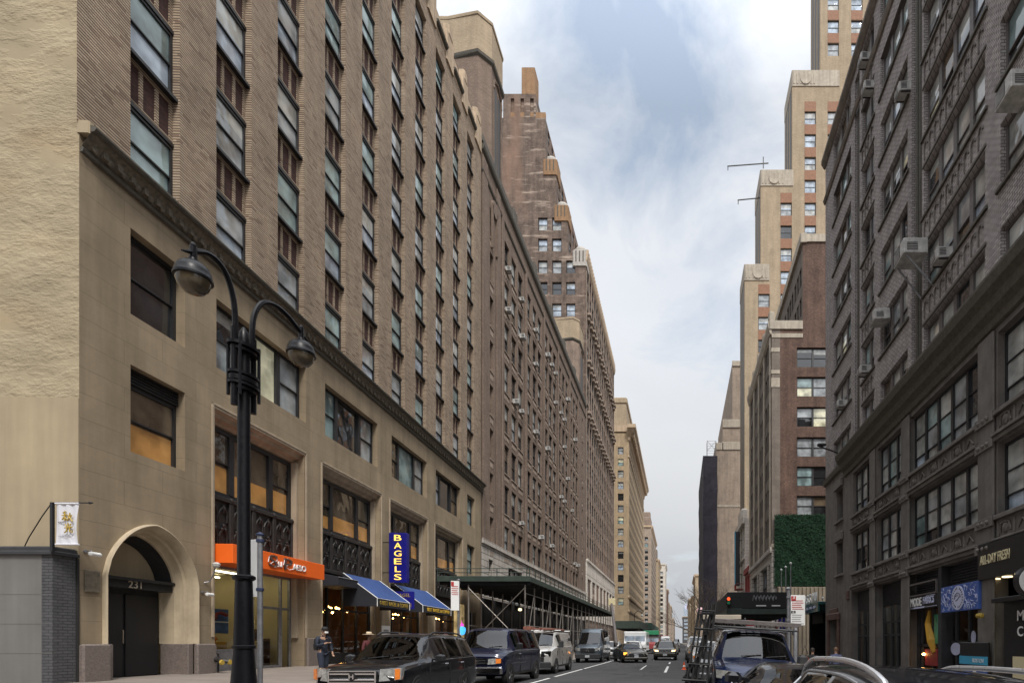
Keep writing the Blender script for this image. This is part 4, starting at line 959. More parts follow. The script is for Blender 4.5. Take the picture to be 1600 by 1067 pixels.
for k in range(120):
    x = rr.uniform(.05,SW-.05); z = rr.uniform(.05,SH-.05)
    if (x-SW/2)**2+(z-SH/2)**2 < .29: continue
    an = rr.uniform(0,6.28); L = rr.uniform(.05,.13); bw = rr.uniform(-.05,.05)
    p = [(x-L*math.cos(an),-.004,z-L*math.sin(an)),(x-bw*math.sin(an),-.004,z+bw*math.cos(an)),(x+L*math.cos(an),-.004,z+L*math.sin(an))]
    c.tube([(min(max(a,.04),SW-.04),b_,min(max(q,.04),SH-.04)) for a,b_,q in p],.010,4)
c.build('squiggle','sign_pale',t)
c = MB()
for k in range(22):
    if k in (5,16): continue
    an = 2*math.pi*k/22; x,z = SW/2+.37*math.cos(an),SH/2+.37*math.sin(an); c.tube([(x-.035*math.cos(an),-.028,z-.035*math.sin(an)),(x+.035*math.cos(an),-.028,z+.035*math.sin(an))],.016,4)
def em(pts,r): c.tube([(SW/2+x*.7,-.03,SH/2+z*.7) for x,z in pts],r,4)
em([(-.35,-.07),(-.25,.18),(0,.28),(.25,.18),(.33,.03)],.014); em([(-.2,-.16),(0,-.10),(.25,.06)],.014); em([(-.25,.08),(-.05,.14),(.1,.08)],.011)
c.build('emblem','black_ink',t)
t = thing('shop_sign','wide black fascia reading all-day fresh above the lit shop','sign',on_R1(21.3,-.22,3.78),RZR)
c = MB(); c.bbox(0,0,0,7.4,.6,1.28,.02); c.build('fascia','black_paint',t); text(t,'lettering','ALL-DAY FRESH',.4,'cream_wall',(.72,-.02,.68),FACE,.012,1.75,.33,bold=.004).location.x=1.08; text(t,'lettering','M',.6,'white',(3.25,-.02,.72),FACE,.012,.5,.5,bold=.012)
c = MB()
for x in (.6,1.3,2.0): c.lathe([(.16,-.03),(.16,0)],12,(x,.3,0))
c.build('downlight','head_warm',t)
t = thing('blade_sign','round white-faced sign projecting under the black fascia','sign',on_R1(25.4,-.95,3.1),RZR)
c = MB(); c.lathe([(.40,-.1),(.45,-.08),(.45,.08),(.40,.1)],28,(0,0,.2),axis='x'); c.tube([(0,.5,.2),(0,1,.2)],.03,6); c.build('drum','black_paint',t); c = MB(); c.lathe([(.38,.1),(.38,.115)],28,(0,0,.2),axis='x'); c.build('face','white',t)
t = thing('menu_board','tall black board with white lettering under the round sign','sign',on_R1(22.95,-.15,-.2),RZR)
c = MB(); c.bbox(0,-.1,0,3.2,.1,3.1,.02); c.bbox(-.05,-.5,3.05,3.2,.1,3.2,.02); c.build('board','black_paint',t)
text(t,'lettering','M',.42,'white',(.92,-.115,2.6),FACE,.006,.34,.32,bold=.006); text(t,'lettering','C',.42,'white',(.90,-.115,2.1),FACE,.006,.30,.32,bold=.006)
c = MB(); c.box(.5,-.11,.3,2.9,-.102,1.3); c.build('menu','cream_wall',t)
t = thing('awning_board','black and blue shop board with white letters below the blue squiggle sign','sign',on_R1(20.3,-.35,.2),RZR)
c = MB(); c.bbox(0,0,0,1.9,.1,1.35,.02,0); c.box(.0,-.012,.55,1.9,-.001,.85,1); c.box(.3,-.014,.1,1.9,-.002,.5,2); c.build('board',['black_paint','cyan_sign','sign_blue'],t); text(t,'lettering','BOSTON',.2,'white',(1.3,-.018,.7),FACE,.004,.7,.14); text(t,'lettering','B',.4,'white',(1.1,-.02,.3),FACE,.004,.25,.3,bold=.01)
for u,z,r_,lb in ((18.55,1.28,.36,'large pale oval decal on the black shop window under the squiggle sign'),(9.3,1.45,.28,'small cream oval decal on the dark shop window left of the mode fabrics shop'),(19.9,1.75,.22,'pale round decal on the shop door right of the oval decal')):
    t = thing('window_decal',lb,'decal',on_R1(u,.40,z),RZR); c = MB(); c.lathe([(r_,-.01),(r_,0)],26,(0,0,0),axis='y'); o = c.build('disc','sign_pale' if u > 13 else 'cream_wall',t); o.scale = (1.15,1,.72) if u < 19 else (.8,1,1.15)
t = thing('window_poster','pale blue notice on the dark shop window below the small oval','poster',on_R1(8.95,.39,.55),RZR); c = MB(); c.box(0,0,0,.75,.01,.5); c.build('sheet','sign_pale',t)
t = thing('mannequin_display','yellow draped fabric display in the mode fabrics window','display',on_R1(15.75,.38,1.0),RZR)
c = MB(); c.tube([(.5,0,2.0),(.35,.0,1.4),(.75,.0,.6),(.95,0,.1)],[.07,.16,.24,.1],8); c.build('yellow_cloth','ochre',t); c = MB(); c.bbox(.0,0,-.5,1.2,.1,.25,.02); c.build('red_cloth','red_paint',t); c = MB(); c.lathe([(.03,-.05),(.09,0),(.03,.06)],8,(.02,-.06,.0)); c.build('bulb','warm_bulb',t)
c = MB(); c.bbox(.9,0,.5,1.25,.05,1.8,.02); c.build('green_cloth','paint_green',t)
t = thing('alarm_box','rusty red alarm box on the grey stone pier','alarm box',on_R1(5.3,-.1,4.35),RZR); c = MB(); c.bbox(0,0,0,.45,.1,.55,.02); c.build('box','brown_metal',t)
for u,z,lb in ((.35,4.9,'white camera at the far corner of the grey stone base'),(21.6,2.55,'brass-coloured camera under the black fascia')):
    t = thing('security_camera',lb,'camera',on_R1(u,-.0,z),RZR); c = MB(); c.tube([(0,0,0),(0,-.25,0)],.02,6); c.build('bracket','galv',t); c = MB(); c.lathe([(.04,-.14),(.09,-.12),(.09,.14),(.05,.16)],8,(0,-.3,-.05),axis='x'); c.build('housing','white' if u < 2 else 'gold',t)
t = thing('flagpole_bracket','short bare bracket arm with a dark lamp at the far end of the grey cornice','bracket',on_R1(4.7,-.6,14.0),RZR)
c = MB(); c.tube([(0,.5,0),(0,-.2,.3),(-.1,-1.2,.7)],.05,6); c.lathe([(.05,-.3),(.12,-.2),(.12,.2),(.05,.3)],8,(-.1,-.9,.75),axis='y'); c.build('arm','iron_black',t)
# ================================================================== RIGHT: brown brick block with the ivy wall
B = Bld('ivy_brick_block', 'red-brown brick block with an ivy-covered lower side wall and grey stone street front', (11, 85, 0), R(-90))
UU = 20.0; T2 = TR(UU); mb = MB()
so = [(3.0,6.9,z,z+2.35,.25) for z in (34.4,30.9,27.3,23.7,20.2,16.7)]
wall(mb,1.0,22,.05,39.6,so,T2,rev=.25); wall(mb,3.7,22,39.6,50,[],T2); mb.poly([(0,3.7,50),(UU,3.7,50),(UU,22,50),(0,22,50)])
B.part('brick_side',mb,'brick_red')
for i,(a,b,c,d,r) in enumerate(so): B.win(win(b-a,d-c,(1,1),((.5,.5),),['dark','lit','lit','grey','dark','dark'][i] if i not in (1,2) else 'office',i,.12,.22,blind=.0 if i else .1),UU-.24,a,c,th=R(90),frame='frame_dark')
mb = MB(); fo = [(1.2+4.7*k+1.45*q,2.3+4.7*k+1.45*q,14.6+3.55*j,16.9+3.55*j) for k in range(4) for q in range(3) for j in range(7)]
wall(mb,0,UU,12.6,39.6,fo,rev=.18); wall(mb,0,1.0,12.6,39.6,[],T2)
mb2 = MB(); f3 = [(1.2+4.7*k+1.45*q,2.3+4.7*k+1.45*q,41+3.6*j,43.3+3.6*j) for k in range(4) for q in range(3) for j in range(2)]
wall(mb2,0,UU,39.6,50,f3,lambda a,d,z:(a,3.7+d,z),rev=.18); mb.add(mb2); mb.poly([(0,0,39.6),(UU,0,39.6),(UU,3.7,39.6),(0,3.7,39.6)])
B.part('stone_front',mb,'grey_stone')
for i,(a,b,c,d) in enumerate(fo): B.win(win(b-a,d-c,(1,),((.5,.5),),'dark',i%5,.09),a,.14,c)
for i,(a,b,c,d) in enumerate(f3): B.win(win(b-a,d-c,(1,),((.5,.5),),'dark',i%5,.09),a,3.84,c)
mb = MB(); wall(mb,0,UU,.05,12.6,[(2.0+9*k,7.5+9*k,6.8,11.2) for k in range(2)]+[(8.2,9.8,6.8,11),(17.4,18.8,6.8,11)],rev=.4); wall(mb,0,.9,.05,12.6,[],T2); mb.bbox(-.05,-.25,12.3,UU+.05,.02,12.9,.05); B.part('white_base',mb,'rustic')
for k in range(2): B.win(win(5.5,4.4,(1,1,1,1),((.45,.55),),'grey',k,.14,.16),2.0+9*k,.38,6.8)
for a,w_ in ((8.2,1.6),(17.4,1.4)): B.win(win(w_,4.1,(1,),((.5,.5),),'dark',1,.1),a,.38,6.8)
mb = MB()
cornice(mb,-.1,UU+.05,[(.02,38.2),(.25,38.5),(.45,39.3),(.45,39.8),(.02,40)]); mb.bbox(UU-.02,-.3,38.9,UU+.14,3.7,39.9,.04); mb.box(UU,.0,37.9,UU+.06,3.7,38.4)
for z,h in ((36.2,.5),(33.6,.45),(32.0,1.1),(12.9,.4)): mb.box(UU-.6,-.05,z,UU+.05,.95,z+h)
cornice(mb,0,UU+.05,[(.02,49),(.02,49.1),(-3.1,49),(-3.1,50.2),(-3.7,50.3)]) if False else mb.bbox(0,3.4,49.2,UU+.2,4.2,50.3,.06); mb.box(UU,3.7,49.3,UU+.15,22,50.2)
for k in range(5): mb.bbox(.2+4.7*k,-.2,12.9,.9+4.7*k,0,38.4,.05); mb.bbox(.1+4.7*k,-.3,38.3,1.0+4.7*k,.4,41.2,.1)
B.part('stone_trim',mb,'stone_light')
B.finish(100)
# ivy on the side wall: thousands of small leaves over a stem mat
t = thing('ivy_wall','dense dark green ivy covering the lower brick side wall','ivy',(11.35,64.96,0))
rr = random.Random(11); lf = MB()
bk = MB(); nx,nz = 30,26; W_,Z0_,Z1_ = 9.9,8.3,16.6
rows_ = [[(W_*i/nx, -.12-.22*rr.random(), Z0_+(Z1_-Z0_)*j/nz) for i in range(nx+1)] for j in range(nz+1)]
bk.loft(rows_,False); bk.build('stem_mat','leaf2',t)
for k in range(14000):
    x = rr.uniform(-.1,W_); z = rr.uniform(Z0_-.1,Z1_+.15)+.25*max(0,rr.random()-.8)*math.sin(x*3.7)*5*(rr.random() < .2); y = -.26-.16*rr.random()*(1+.6*math.sin(x*2.1+z*1.7)); s_ = rr.uniform(.05,.13); a = rr.uniform(-1.2,1.2); tl = rr.uniform(-.5,.9)
    ca,sa = math.cos(a)*s_,math.sin(a)*s_
    lf.poly([(x-ca,y,z-sa),(x+sa*.6,y-s_*tl*.4,z-ca*.6),(x+ca,y-s_*tl,z+sa),(x-sa*.6,y-s_*tl*.3,z+ca*.6)],rr.random() < .45)
lf.build('leaves',['leaf','leaf2'],t)
t = thing('corrugated_wall','beige ribbed wall standing below the ivy','wall',(11.6,64.2,0))
c = MB(); c.box(.0,.12,-.5,8.6,.6,8.1)
for k in range(18): c.bbox(.05+.475*k,0,-.5,.33+.475*k,.14,8.05,.04)
c.build('ribbed_panel','concrete_beige',t)
# hotel forecourt: dark portal with a glass canopy and white letters
t = thing('hotel_entrance','dark recessed hotel entrance under a teal glass canopy, in the gap beyond the grey building','entrance',(12,53,0),R(-90))
c = MB(); c.box(0,0.6,-.5,.4,8,5.0); c.box(9.6,.6,-.5,11.0,8,5.0); c.box(0,.6,4.2,11,8,5.0); c.box(.4,6,-.5,9.6,6.2,4.2,1); c.box(.4,.8,3.3,4.4,1.0,4.2); c.build('portal',['black_matte','wood'],t)
c = MB()
for k in range(8): c.box(.6+1.1*k,5.9,-.5,.75+1.1*k,6.0,4.1)
c.build('timber_rib','brown_metal',t)
t = thing('glass_canopy','teal glass canopy with downlights and big white letters on top','canopy',(11.2,52.4,0),R(-90))
c = MB(); c.bbox(0,-.3,4.55,9.5,2.2,4.8,.03); c.bbox(0,-.3,4.0,9.5,-.15,4.55,.02)
for k in range(8): c.box(.5+1.2*k,-.1,4.2,.6+1.2*k,2,4.55)
c.build('canopy_frame','teal_glass',t)
c = MB()
for k in range(7): c.bbox(.9+1.2*k,-.36,4.3,1.5+1.2*k,-.3,4.5,.02)
c.build('downlight','sign_pale',t)
for i,ch in enumerate('ASSIU'): text(t,'letter',ch,1.1,'white',(4.6+.95*i,-.2,5.22),FACE,.05,.55 if ch != 'I' else .2,.78,bold=.02)
# three flagpoles and flags
for i,(x,y,h,fl,lb) in enumerate(((10.0,49,8.75,None,'tall silver flagpole at the hotel, rightmost of three'),(9.95,51,8.7,'blue','silver flagpole carrying a hanging blue flag, middle of three'),(9.9,53,8.7,'us','silver flagpole carrying a hanging red and white striped flag, leftmost of three'))):
    t = thing('flagpole',lb,'flagpole',(x,y,-.2)); c = MB(); c.lathe([(.07,0),(.06,4),(.045,h)],8,(0,0,0)); c.build('pole','galv',t); c = MB(); c.lathe([(.02,0),(.11,.06),(.12,.14),(.02,.22)],8,(0,0,h)); c.build('finial','white',t)
    if fl:
        f_ = MB(); rows=[]
        for j in range(7): rows.append([(-.05-(.62+.12*math.sin(j))*q/8-.0, .10*math.sin(q*1.9+j*.4), h-2.9-.55*j+ (-.10*q if fl == 'us' else -.06*q)) for q in range(9)])
        f_.loft(rows,False)
        f_.m = [(1 if (i_//8) % 2 else 2) if fl == 'us' else 0 for i_ in range(len(f_.f))]
        o = f_.build('flag',['blue_sign','red','white'],None,(x,y,-.2),smooth=True); tag(o,'hanging blue flag on the middle hotel flagpole' if fl == 'blue' else 'hanging red and white striped flag on the left hotel flagpole','flag')
# ================================================================== RIGHT: low white and red fronts, stepped tan skyscraper
B = Bld('white_rowhouse','narrow white ornate building front beside the grey stone block',(11,104,0),R(-90))
mb = MB(); ops=[(1.0+2.9*k,2.4+2.9*k,7+4*j,9.6+4*j) for k in range(4) for j in range(4)]; wall(mb,0,12.4,.05,22.5,ops,rev=.3); wall(mb,0,14,.05,22.5,[],TR(12.4)); mb.poly([(0,0,22.5),(12.4,0,22.5),(12.4,14,22.5),(0,14,22.5)]); mb.bbox(0,-.5,21.6,12.4,0,22.8,.1); mb.bbox(4,-.3,22.6,9,1,25,.3); mb.bbox(0,-.25,15.6,12.4,0,16.1,.05); B.part('front',mb,'white_stone')
for i,(a,b,c,d) in enumerate(ops): B.win(win(b-a,d-c,(1,),((.5,.5),),'dark',i%3,.1),a,.28,c)
B.finish(40)
B = Bld('red_rowhouse','narrow dark red building front between the white front and the grey stone block',(11,91.5,0),R(-90))
mb = MB(); ops=[(.9+2.6*k,2.2+2.6*k,6.6+3.4*j,8.8+3.4*j) for k in range(2) for j in range(2)]; wall(mb,0,6.4,.05,13.4,ops,rev=.3); mb.poly([(0,0,13.4),(6.4,0,13.4),(6.4,14,13.4),(0,14,13.4)]); mb.bbox(0,-.3,12.7,6.4,0,13.6,.08); B.part('front',mb,'red_paint')
for i,(a,b,c,d) in enumerate(ops): B.win(win(b-a,d-c,(1,),((.5,.5),),'dark',i%3,.1),a,.28,c)
B.finish(10)
t = thing('upright_sign','tall teal and black upright sign on the right side down the street','sign',(10.0,96,11.5)); c = MB(); c.bbox(-.25,-.5,0,.55,.5,9.5,.05); c.build('panel','charcoal',t); c = MB(); c.box(-.28,-.52,0,-.18,.5,9.5); c.build('edge','cyan_sign',t); c = MB(); c.tube([(.5,0,2),(1.2,0,2)],.08,5); c.tube([(.5,0,8),(1.2,0,8)],.08,5); c.build('bracket','iron_black',t)
B = Bld('stepped_skyscraper','tan brick skyscraper stepping up in white-capped setbacks with orange spandrels, right of the sky',(12.5,112.5,0),R(-90))
UU = 7.5; tr = [(0,.05,74.2),(3.1,74.2,92.4),(9.2,92.4,111.6),(14.6,111.6,150)]; CE={74.2:4.9,92.4:9.5,111.6:18.4}
cw = [(1.3+3.55*q+ (0 if q < 9 else 0)) for q in range(9)]
wc = [2.65,6.95,11.6,16.05,20.6]
mb = MB(); sp_ = MB(); P=4.4
for i,(y,za,zb) in enumerate(tr):
    o_=[]
    for c in wc:
        if c > y+1:
            z = 30.0 if i == 0 else za+.5
            z = 35.4+P*math.ceil((za+.1-35.4)/P) if i else 31.0
            while z+2.5 < zb-(3.6 if c < CE.get(zb,0) else 0):
                o_.append((c,c+2.2,z,z+2.5,.2)); z += P
    wall(mb,y,30,za,zb,o_,TR(UU),rev=.2); mb.box(0,y,za,UU,y+.02,zb,0); mb.poly([(0,y,zb),(UU,y,zb),(UU,30,zb),(0,30,zb)])
    for k,(a,b,c,d,r) in enumerate(o_):
        B.win(win(2.2,2.5,(1,),((.5,.5),),'sky',(k*3+i)%7,.13),UU-.18,a,c,th=R(90)); sp_.box(UU-.05,a,d+.02,UU+.03,b,d+P-2.52)
    fw=[]
    for q in range(3): sp_.box(1.2+2.2*q,y-.03,max(za,10),2.3+2.2*q,y+.01,zb-3,1)
B.part('brick_wall',mb,'brick_sand'); B.part('spandrel',sp_,['terracotta','frame_dark'])
for y,za,zb in tr[:3]:
    cp = MB()
    yb = [t_[0] for t_ in tr if t_[1] == zb][0]
    cp.bbox(-.06,y-.08,zb-2.9,UU+.12,CE[zb],zb+.3,.15)
    for k in range(7): cp.bbox(UU+.1,y+.2+.65*k,zb-2.5,UU+.18,y+.5+.65*k,zb-.5,.04)
    cp.lathe([(.1,.1),(1.0,.16),(1.1,.0)],12,(UU+.12,y+2.6,zb-1.6),axis='x')
    B.part('stone_cap',cp,'stone_light')
B.finish(100)
for i,(z,lb) in enumerate(((94.8,'long thin davit arm jutting from the upper white setback'),(88.2,'short thin davit arm jutting below the upper white setback'))):
    t = thing('davit',lb,'davit',(15.8,106,z-1)); c = MB(); c.tube([(.5,0,0),(.5,0,2.2)],.1,5); c.tube([(1.5,0,1.0),(-6.5 if i == 0 else -4.5,0,.4)],.11,5); c.tube([(-6.4 if i == 0 else -4.4,0,.4),(-6.4 if i == 0 else -4.4,0,-.4)],.07,4); c.build('arm','iron_black',t)
B = Bld('tan_setback_block','pale brown windowless block stepping up to the right, behind the dark netted scaffold',(11,230,0),R(-90))
UU=63; mb = MB()
for y,za,zb in ((0,.05,62.5),(2.2,62.5,69.5),(5.2,69.5,87.5)): wall(mb,y,24,za,zb,[],TR(UU)); mb.box(0,y,za,UU-.02,y+.02,zb); mb.poly([(0,y,zb),(UU,y,zb),(UU,24,zb),(0,24,zb)])
B.part('brick_wall',mb,'brick_pale')
mb = MB(); mb.bbox(UU,-.1,60.6,UU+.25,2.4,62.7,.1); mb.bbox(UU,2.0,60.6,UU+.25,9,63,.1); mb.bbox(UU,2.1,67.4,UU+.3,9,69.8,.1); mb.bbox(UU,5.1,86.2,UU+.3,9,87.8,.1); mb.box(UU,0,43,UU+.12,9,43.7); B.part('stone_band',mb,'stone_light')
B.finish()
t = thing('netted_scaffold','tall scaffold wrapped in dark netting with a cage hoist on top, far right','scaffold',(7.2,166,0))
c = MB(); rr = random.Random(5); rg=[]
for z in [9+2.6*k for k in range(20)]: 
    j = lambda: rr.uniform(-.12,.12)
    rg.append([(j(),j(),z),(2.1+j(),-.1+j(),z),(4.3+j(),j(),z),(4.3,40,z),(j(),40,z)])
c.loft(rg,True); c.poly(rg[-1]); c.build('netting','netting',t)
c = MB()
for x in (0.1,1.5,2.9,4.2):
    for y in (.1,2.0): c.tube([(x,y,0),(x,y,9)],.08,5)
for x,h in ((1.2,63),(3.9,63)): c.tube([(x,.2,58),(x,.2,h)],.06,4); c.tube([(x,2.5,58),(x,2.5,h)],.06,4)
for z in (60,61.5,63): c.tube([(1.2,.2,z),(3.9,.2,z),(3.9,2.5,z),(1.2,2.5,z),(1.2,.2,z)],.05,4)
c.tube([(1.2,.2,60),(3.9,.2,63)],.05,4); c.tube([(3.9,.2,60),(1.2,.2,63)],.05,4); c.tube([(0,.1,52),(-.5,0,52.5)],.08,4); c.build('cage_hoist','galv',t)
block('grey_tower','narrow grey building past the netted scaffold on the right',1,10.6,280,330,25,'brick_pale',pal='dark',cap=10)
block('brown_block','brown mid-rise block with cornices far down the street on the right',1,9.6,335,380,43,'brick_sand',pal='dark',cap=30)
block('tan_mid_rise','tan mid-rise beyond the brown block on the right',1,9.0,385,440,34,'tan_stone',pal='dark',cap=20)
block('far_brick_block','far brick block with small dark windows on the right',1,8.2,445,560,37,'brick_sand',pal='dark',cap=10,pu=8,wd=3.4)
block('pale_tower','pale grey tower closing the right side of the street far away',1,5.0,900,980,44,'brick_paint',pal='sky',cap=10,pu=12,wd=7,pz=6,hh=4)
t = thing('glass_tower','distant blue-grey glass tower at the end of the street','building',(7.0,1000,0)); c = MB(); c.box(0,0,0,9,20,66); c.build('tower_body','pane_sky',t); c = MB(); c.box(2,-.2,62,8,.0,72); c.build('crown','sign_pale',t)
# ================================================================== sidewalk sheds
def shed(name,label,x0,x1,y0,y1,zd,zp,g0,posts,pm,bay=2.6,par=.9,net=None):
    t = thing(name,label,'scaffold shed',(x0,y0,0)); W=x1-x0; L=y1-y0
    c = MB(); c.bbox(0,0,zd,W,L,zd+.3,.02,0); c.bbox(-.04,-.06,zd-.05,W+.04,.05,zd+.34,.02,1); c.bbox(W-.05 if x0 < 0 else -.06,0.06,zd-.05,W+.06 if x0 < 0 else .05,L,zd+.34,.02,1)
    n=int(L/1.3)
    for k in range(n): c.box(.05,.3+1.3*k,zd-.28,W-.05,.42+1.3*k,zd-.001,0)
    t2 = c.build('deck',['shed_black','shed_green'],t)
    sx = W if x0 < 0 else 0
    c = MB()
    if net: 
        c.bbox(-.03,-.02,zd+.3,W,.05,zd+par,.02,0); c.bbox(sx-.03,.05,zd+.3,sx+.03,L,zd+par,.02,0)
    else:
        for k in range(int(L/1.6)+1): c.tube([(sx,1.6*k,zd+.3),(sx,1.6*k,zd+par)],.035,4)
        for k in range(int(W/2.2)+1): c.tube([(2.2*k,0,zd+.3),(2.2*k,0,zd+par)],.035,4)
        for z in (zd+par,zd+.3+(par-.3)/2): c.tube([(0,0,z),(W,0,z)],.03,4); c.tube([(sx,0,z),(sx,L,z)],.03,4)
    c.build('parapet','shed_green' if not net else net,t)
    for k in range(int(L/bay)+1):
        for x in posts:
            c = MB(); c.tube([(x,.25+bay*k,g0),(x,.25+bay*k,zd-.28)],.06,6); c.box(x-.12,.13+bay*k,g0,x+.12,.37+bay*k,g0+.03); c.build('post',pm,t)
    c = MB(); zm = g0+(zd-g0)*.45
    for x in posts: c.tube([(x,.25,zm),(x,L-.3,zm)],.03,5); c.tube([(x,.25,zd-.9),(x,L-.3,zd-.9)],.03,5)
    for a,b in zip(posts,posts[1:]): c.tube([(a,.2,g0+1.2),(b,.2,zd-.5)],.035,5); c.tube([(a,.2,zd-.5),(b,.2,g0+1.2)],.035,5)
    for k in range(0,int(L/bay)-1,2):
        x=posts[-1] if x0 < 0 else posts[0]; c.tube([(x,.3+bay*k,g0+.6),(x,.3+bay*(k+1),zd-.5)],.035,5)
    c.build('brace',pm,t); return t
shed('sidewalk_shed','long dark green scaffold shed over the left pavement with crossed pipe braces',-17.9,-11.1,40.2,92,6.1,0,.1,(2.2,6.4),'steel_pipe')
shed('sidewalk_shed','smaller green hoarded scaffold shed beyond the long left one',-17.5,-10.6,148,182,5.4,0,0,(1.0,6.4),'steel_pipe',par=2.0,net='shed_green',bay=4)
shed('sidewalk_shed','netted green scaffold shed in front of the tan corner tower',-17.5,-10.2,196,262,6.2,0,0,(1.0,6.4),'steel_pipe',par=2.4,net='net_green',bay=6)
shed('sidewalk_shed','green and black scaffold shed over the right pavement with a dark banner',3.4,7.75,38.5,78,3.6,0,-.3,(.5,3.9),'steel_pipe',par=1.5,net='shed_black')
t = thing('banner','dark banner with pale lettering on the end of the right scaffold shed','banner',(4.4,38.44,3.98)); c = MB(); c.box(0,-.03,0,3.3,.0,1.1); c.build('cloth','black_ink',t); c = MB(); [c.tube(smooth_path([(.75+.24*k,-.035,.5),(.85+.24*k,-.035,.9),(.95+.24*k,-.035,.6),(1.0+.24*k,-.035,.8)]),.022,4) for k in range(7)]; c.build('lettering','grey_ink',t); c = MB(); c.box(1.0,-.035,.12,1.7,-.031,.2); c.box(2.1,-.035,.12,2.7,-.031,.2); c.build('print','white',t)
t = thing('shed_lamp','small white work lamp under the long left scaffold shed','lamp',(-13.5,46,4.2)); c = MB(); c.lathe([(.04,0),(.16,.06),(.14,.2),(.03,.24)],8); c.build('bulb','head_warm',t); c = MB(); c.tube([(0,0,.24),(0,0,1.7)],.02,4); c.build('cord','black_paint',t)
t = thing('fire_escape','dark red iron fire escape over the right pavement','fire escape',(9.6,92.5,8)); c = MB()
for z in (0,2.6): c.box(0,0,z,1.3,3.2,z+.08); c.tube([(0,0,z+.9),(0,3.2,z+.9)],.05,4); c.tube([(0,0,z+.9),(1.3,0,z+.9)],.05,4); 
for k in range(8): c.tube([(0,.4*k,0),(0,.4*k,.9)],.03,4); c.tube([(0,.4*k,2.6),(0,.4*k,3.5)],.03,4)
c.tube([(.6,0,0),(.6,3,2.6)],.06,4); c.build('frame','red_paint',t)
# ------------------------------------------------------------------ air conditioners
def ac_mesh(big=False):
    c = MB(); w,d,h = (1.0,.85,.62) if big else (.74,.62,.50)
    c.bbox(0,-d,0,w,.12,h,.03,0)
    c.box(.06,-d-.012,.06,w*.62,-d-.001,h-.06,1)
    for k in range(6): c.box(.08,-d-.022,.09+k*(h-.18)/6,w*.6,-d-.012,.115+k*(h-.18)/6,0)
    c.box(w*.66,-d-.012,.08,w-.06,-d-.001,h-.08,0)
    for s in (-.011,w+.001):
        for k in range(5): c.box(s,-d*.85,.1+.07*k,s+.01,-d*.35,.13+.07*k,1)
    if not big: c.box(.05,-d+.1,-.05,.1,0,-.001,1); c.box(w-.1,-d+.1,-.05,w-.05,0,-.001,1)
    return c.mesh('air_conditioner',['ac_white','ac_dark'])
acm = ac_mesh(); acb = ac_mesh(True)
ORD = ['lowest','second','third','fourth','fifth','sixth','seventh','top']
WB = ['first','second','third','fourth','fifth']; WN = ['left','middle','right']
def ac_at(px,py):                                     # nearest window of the loft block
    best=None
    for i,c in enumerate(gcL2):
        for k in range(8):
            Y=50.45+c+.87; s=F/Y; X=VX-18.4*s; Yp=VY-(10.75+4.29*k+.3-EYE)*s; dd=(X-px)**2+(Yp-py)**2
            if best is None or dd < best[0]: best=(dd,i,k)
    return best[1:]
gcL2 = [6.5+8.6*g+q for g in range(5) for q in (0,2.6,5.05)]
seen=set()
for px,py in ((793,434),(806,464),(793,498),(813,538),(826,564),(833,523),(793,634),(805,648),(828,681),(842,704),(862,630),(882,622),(878,645),(858,577),(868,575),(880,752),(867,781),(874,790),(885,802),(804,833),(835,854),(853,866),(890,886),(897,886),(889,655),(886,700),(860,560),(890,690)):
    i,k = ac_at(px,py)
    if (i,k) in seen: continue
    seen.add((i,k)); c=gcL2[i]
    o = link('air_conditioner',acm,None,(-18.4-.02+.05,50.45+c+.45,10.75+4.29*k+.02),R(90)); q=random.choice((.75,.85,.95)); o.scale=(q,q,q)
    tag(o,f'white air conditioner, {ORD[k]} row of the brown loft block, {WN[i%3]} window of the {WB[i//3]} group','air conditioner','air conditioners on the brown loft block')
def R1ac(u,z,big,lb,out=0.):
    o = link('air_conditioner',acb if big else acm,None,on_R1(u,-out,z),RZR); tag(o,lb,'air conditioner','air conditioners on the grey brick building'); return o
for u,z,big,lb in ((18.3,17.17,False,'small white air conditioner just right of the large one on a strut'),(23.3,18.75,True,'big white air conditioner cut by the right edge of the picture'),
    (14.5,27.8,False,'little white air conditioner in a plain bay high above the large strutted one'),(9.0,35.15,False,'white air conditioner, topmost of two in the narrow ornamented bay'),(9.6,32.9,False,'white air conditioner, lower of two near the top of the narrow ornamented bay'),
    (11.5,18.6,True,'white air conditioner in the plain bay left of the large strutted one'),(8.9,17.17,False,'white air conditioner low in the narrow ornamented bay'),(4.4,17.17,False,'white air conditioner low at the far end bay of the grey brick building')):
    o = R1ac(u,z,big,lb); o.scale = (.88,.88,.88); o.rotation_euler.x = R(random.uniform(0,4))
t = thing('air_conditioner','large white air conditioner held on a slanting strut before the wide ornamented bay','air conditioner',on_R1(16.3,-.35,18.45),RZR,'air conditioners on the grey brick building')
link('casing',acb,t,(0,0,0)).scale=(1.12,1.1,1.05); c = MB(); c.tube([(1.0,-.8,0),(1.15,.36,-1.5)],.04,6); c.tube([(.1,-.8,0),(.1,.36,-1.5)],.04,6); c.build('strut','galv',t)

# unseen block across the avenue behind the viewpoint, added for dark reflections
B = Bld('avenue_block','brown block across the avenue behind the viewpoint',(45,-42,0),R(180)); mb = MB()
wall(mb,0,100,-.6,30,[(2+3.4*k,4+3.4*k,5+3.7*j,7.4+3.7*j) for k in range(29) for j in range(6)],rev=.3); mb.box(0,0.01,-.6,100,12,30,skip='f'); B.part('wall',mb,'brick_loft')
gl = MB(); gl.poly([(1,.28,4),(99,.28,4),(99,.28,28),(1,.28,28)]); B.part('window',gl,'pane_dark')
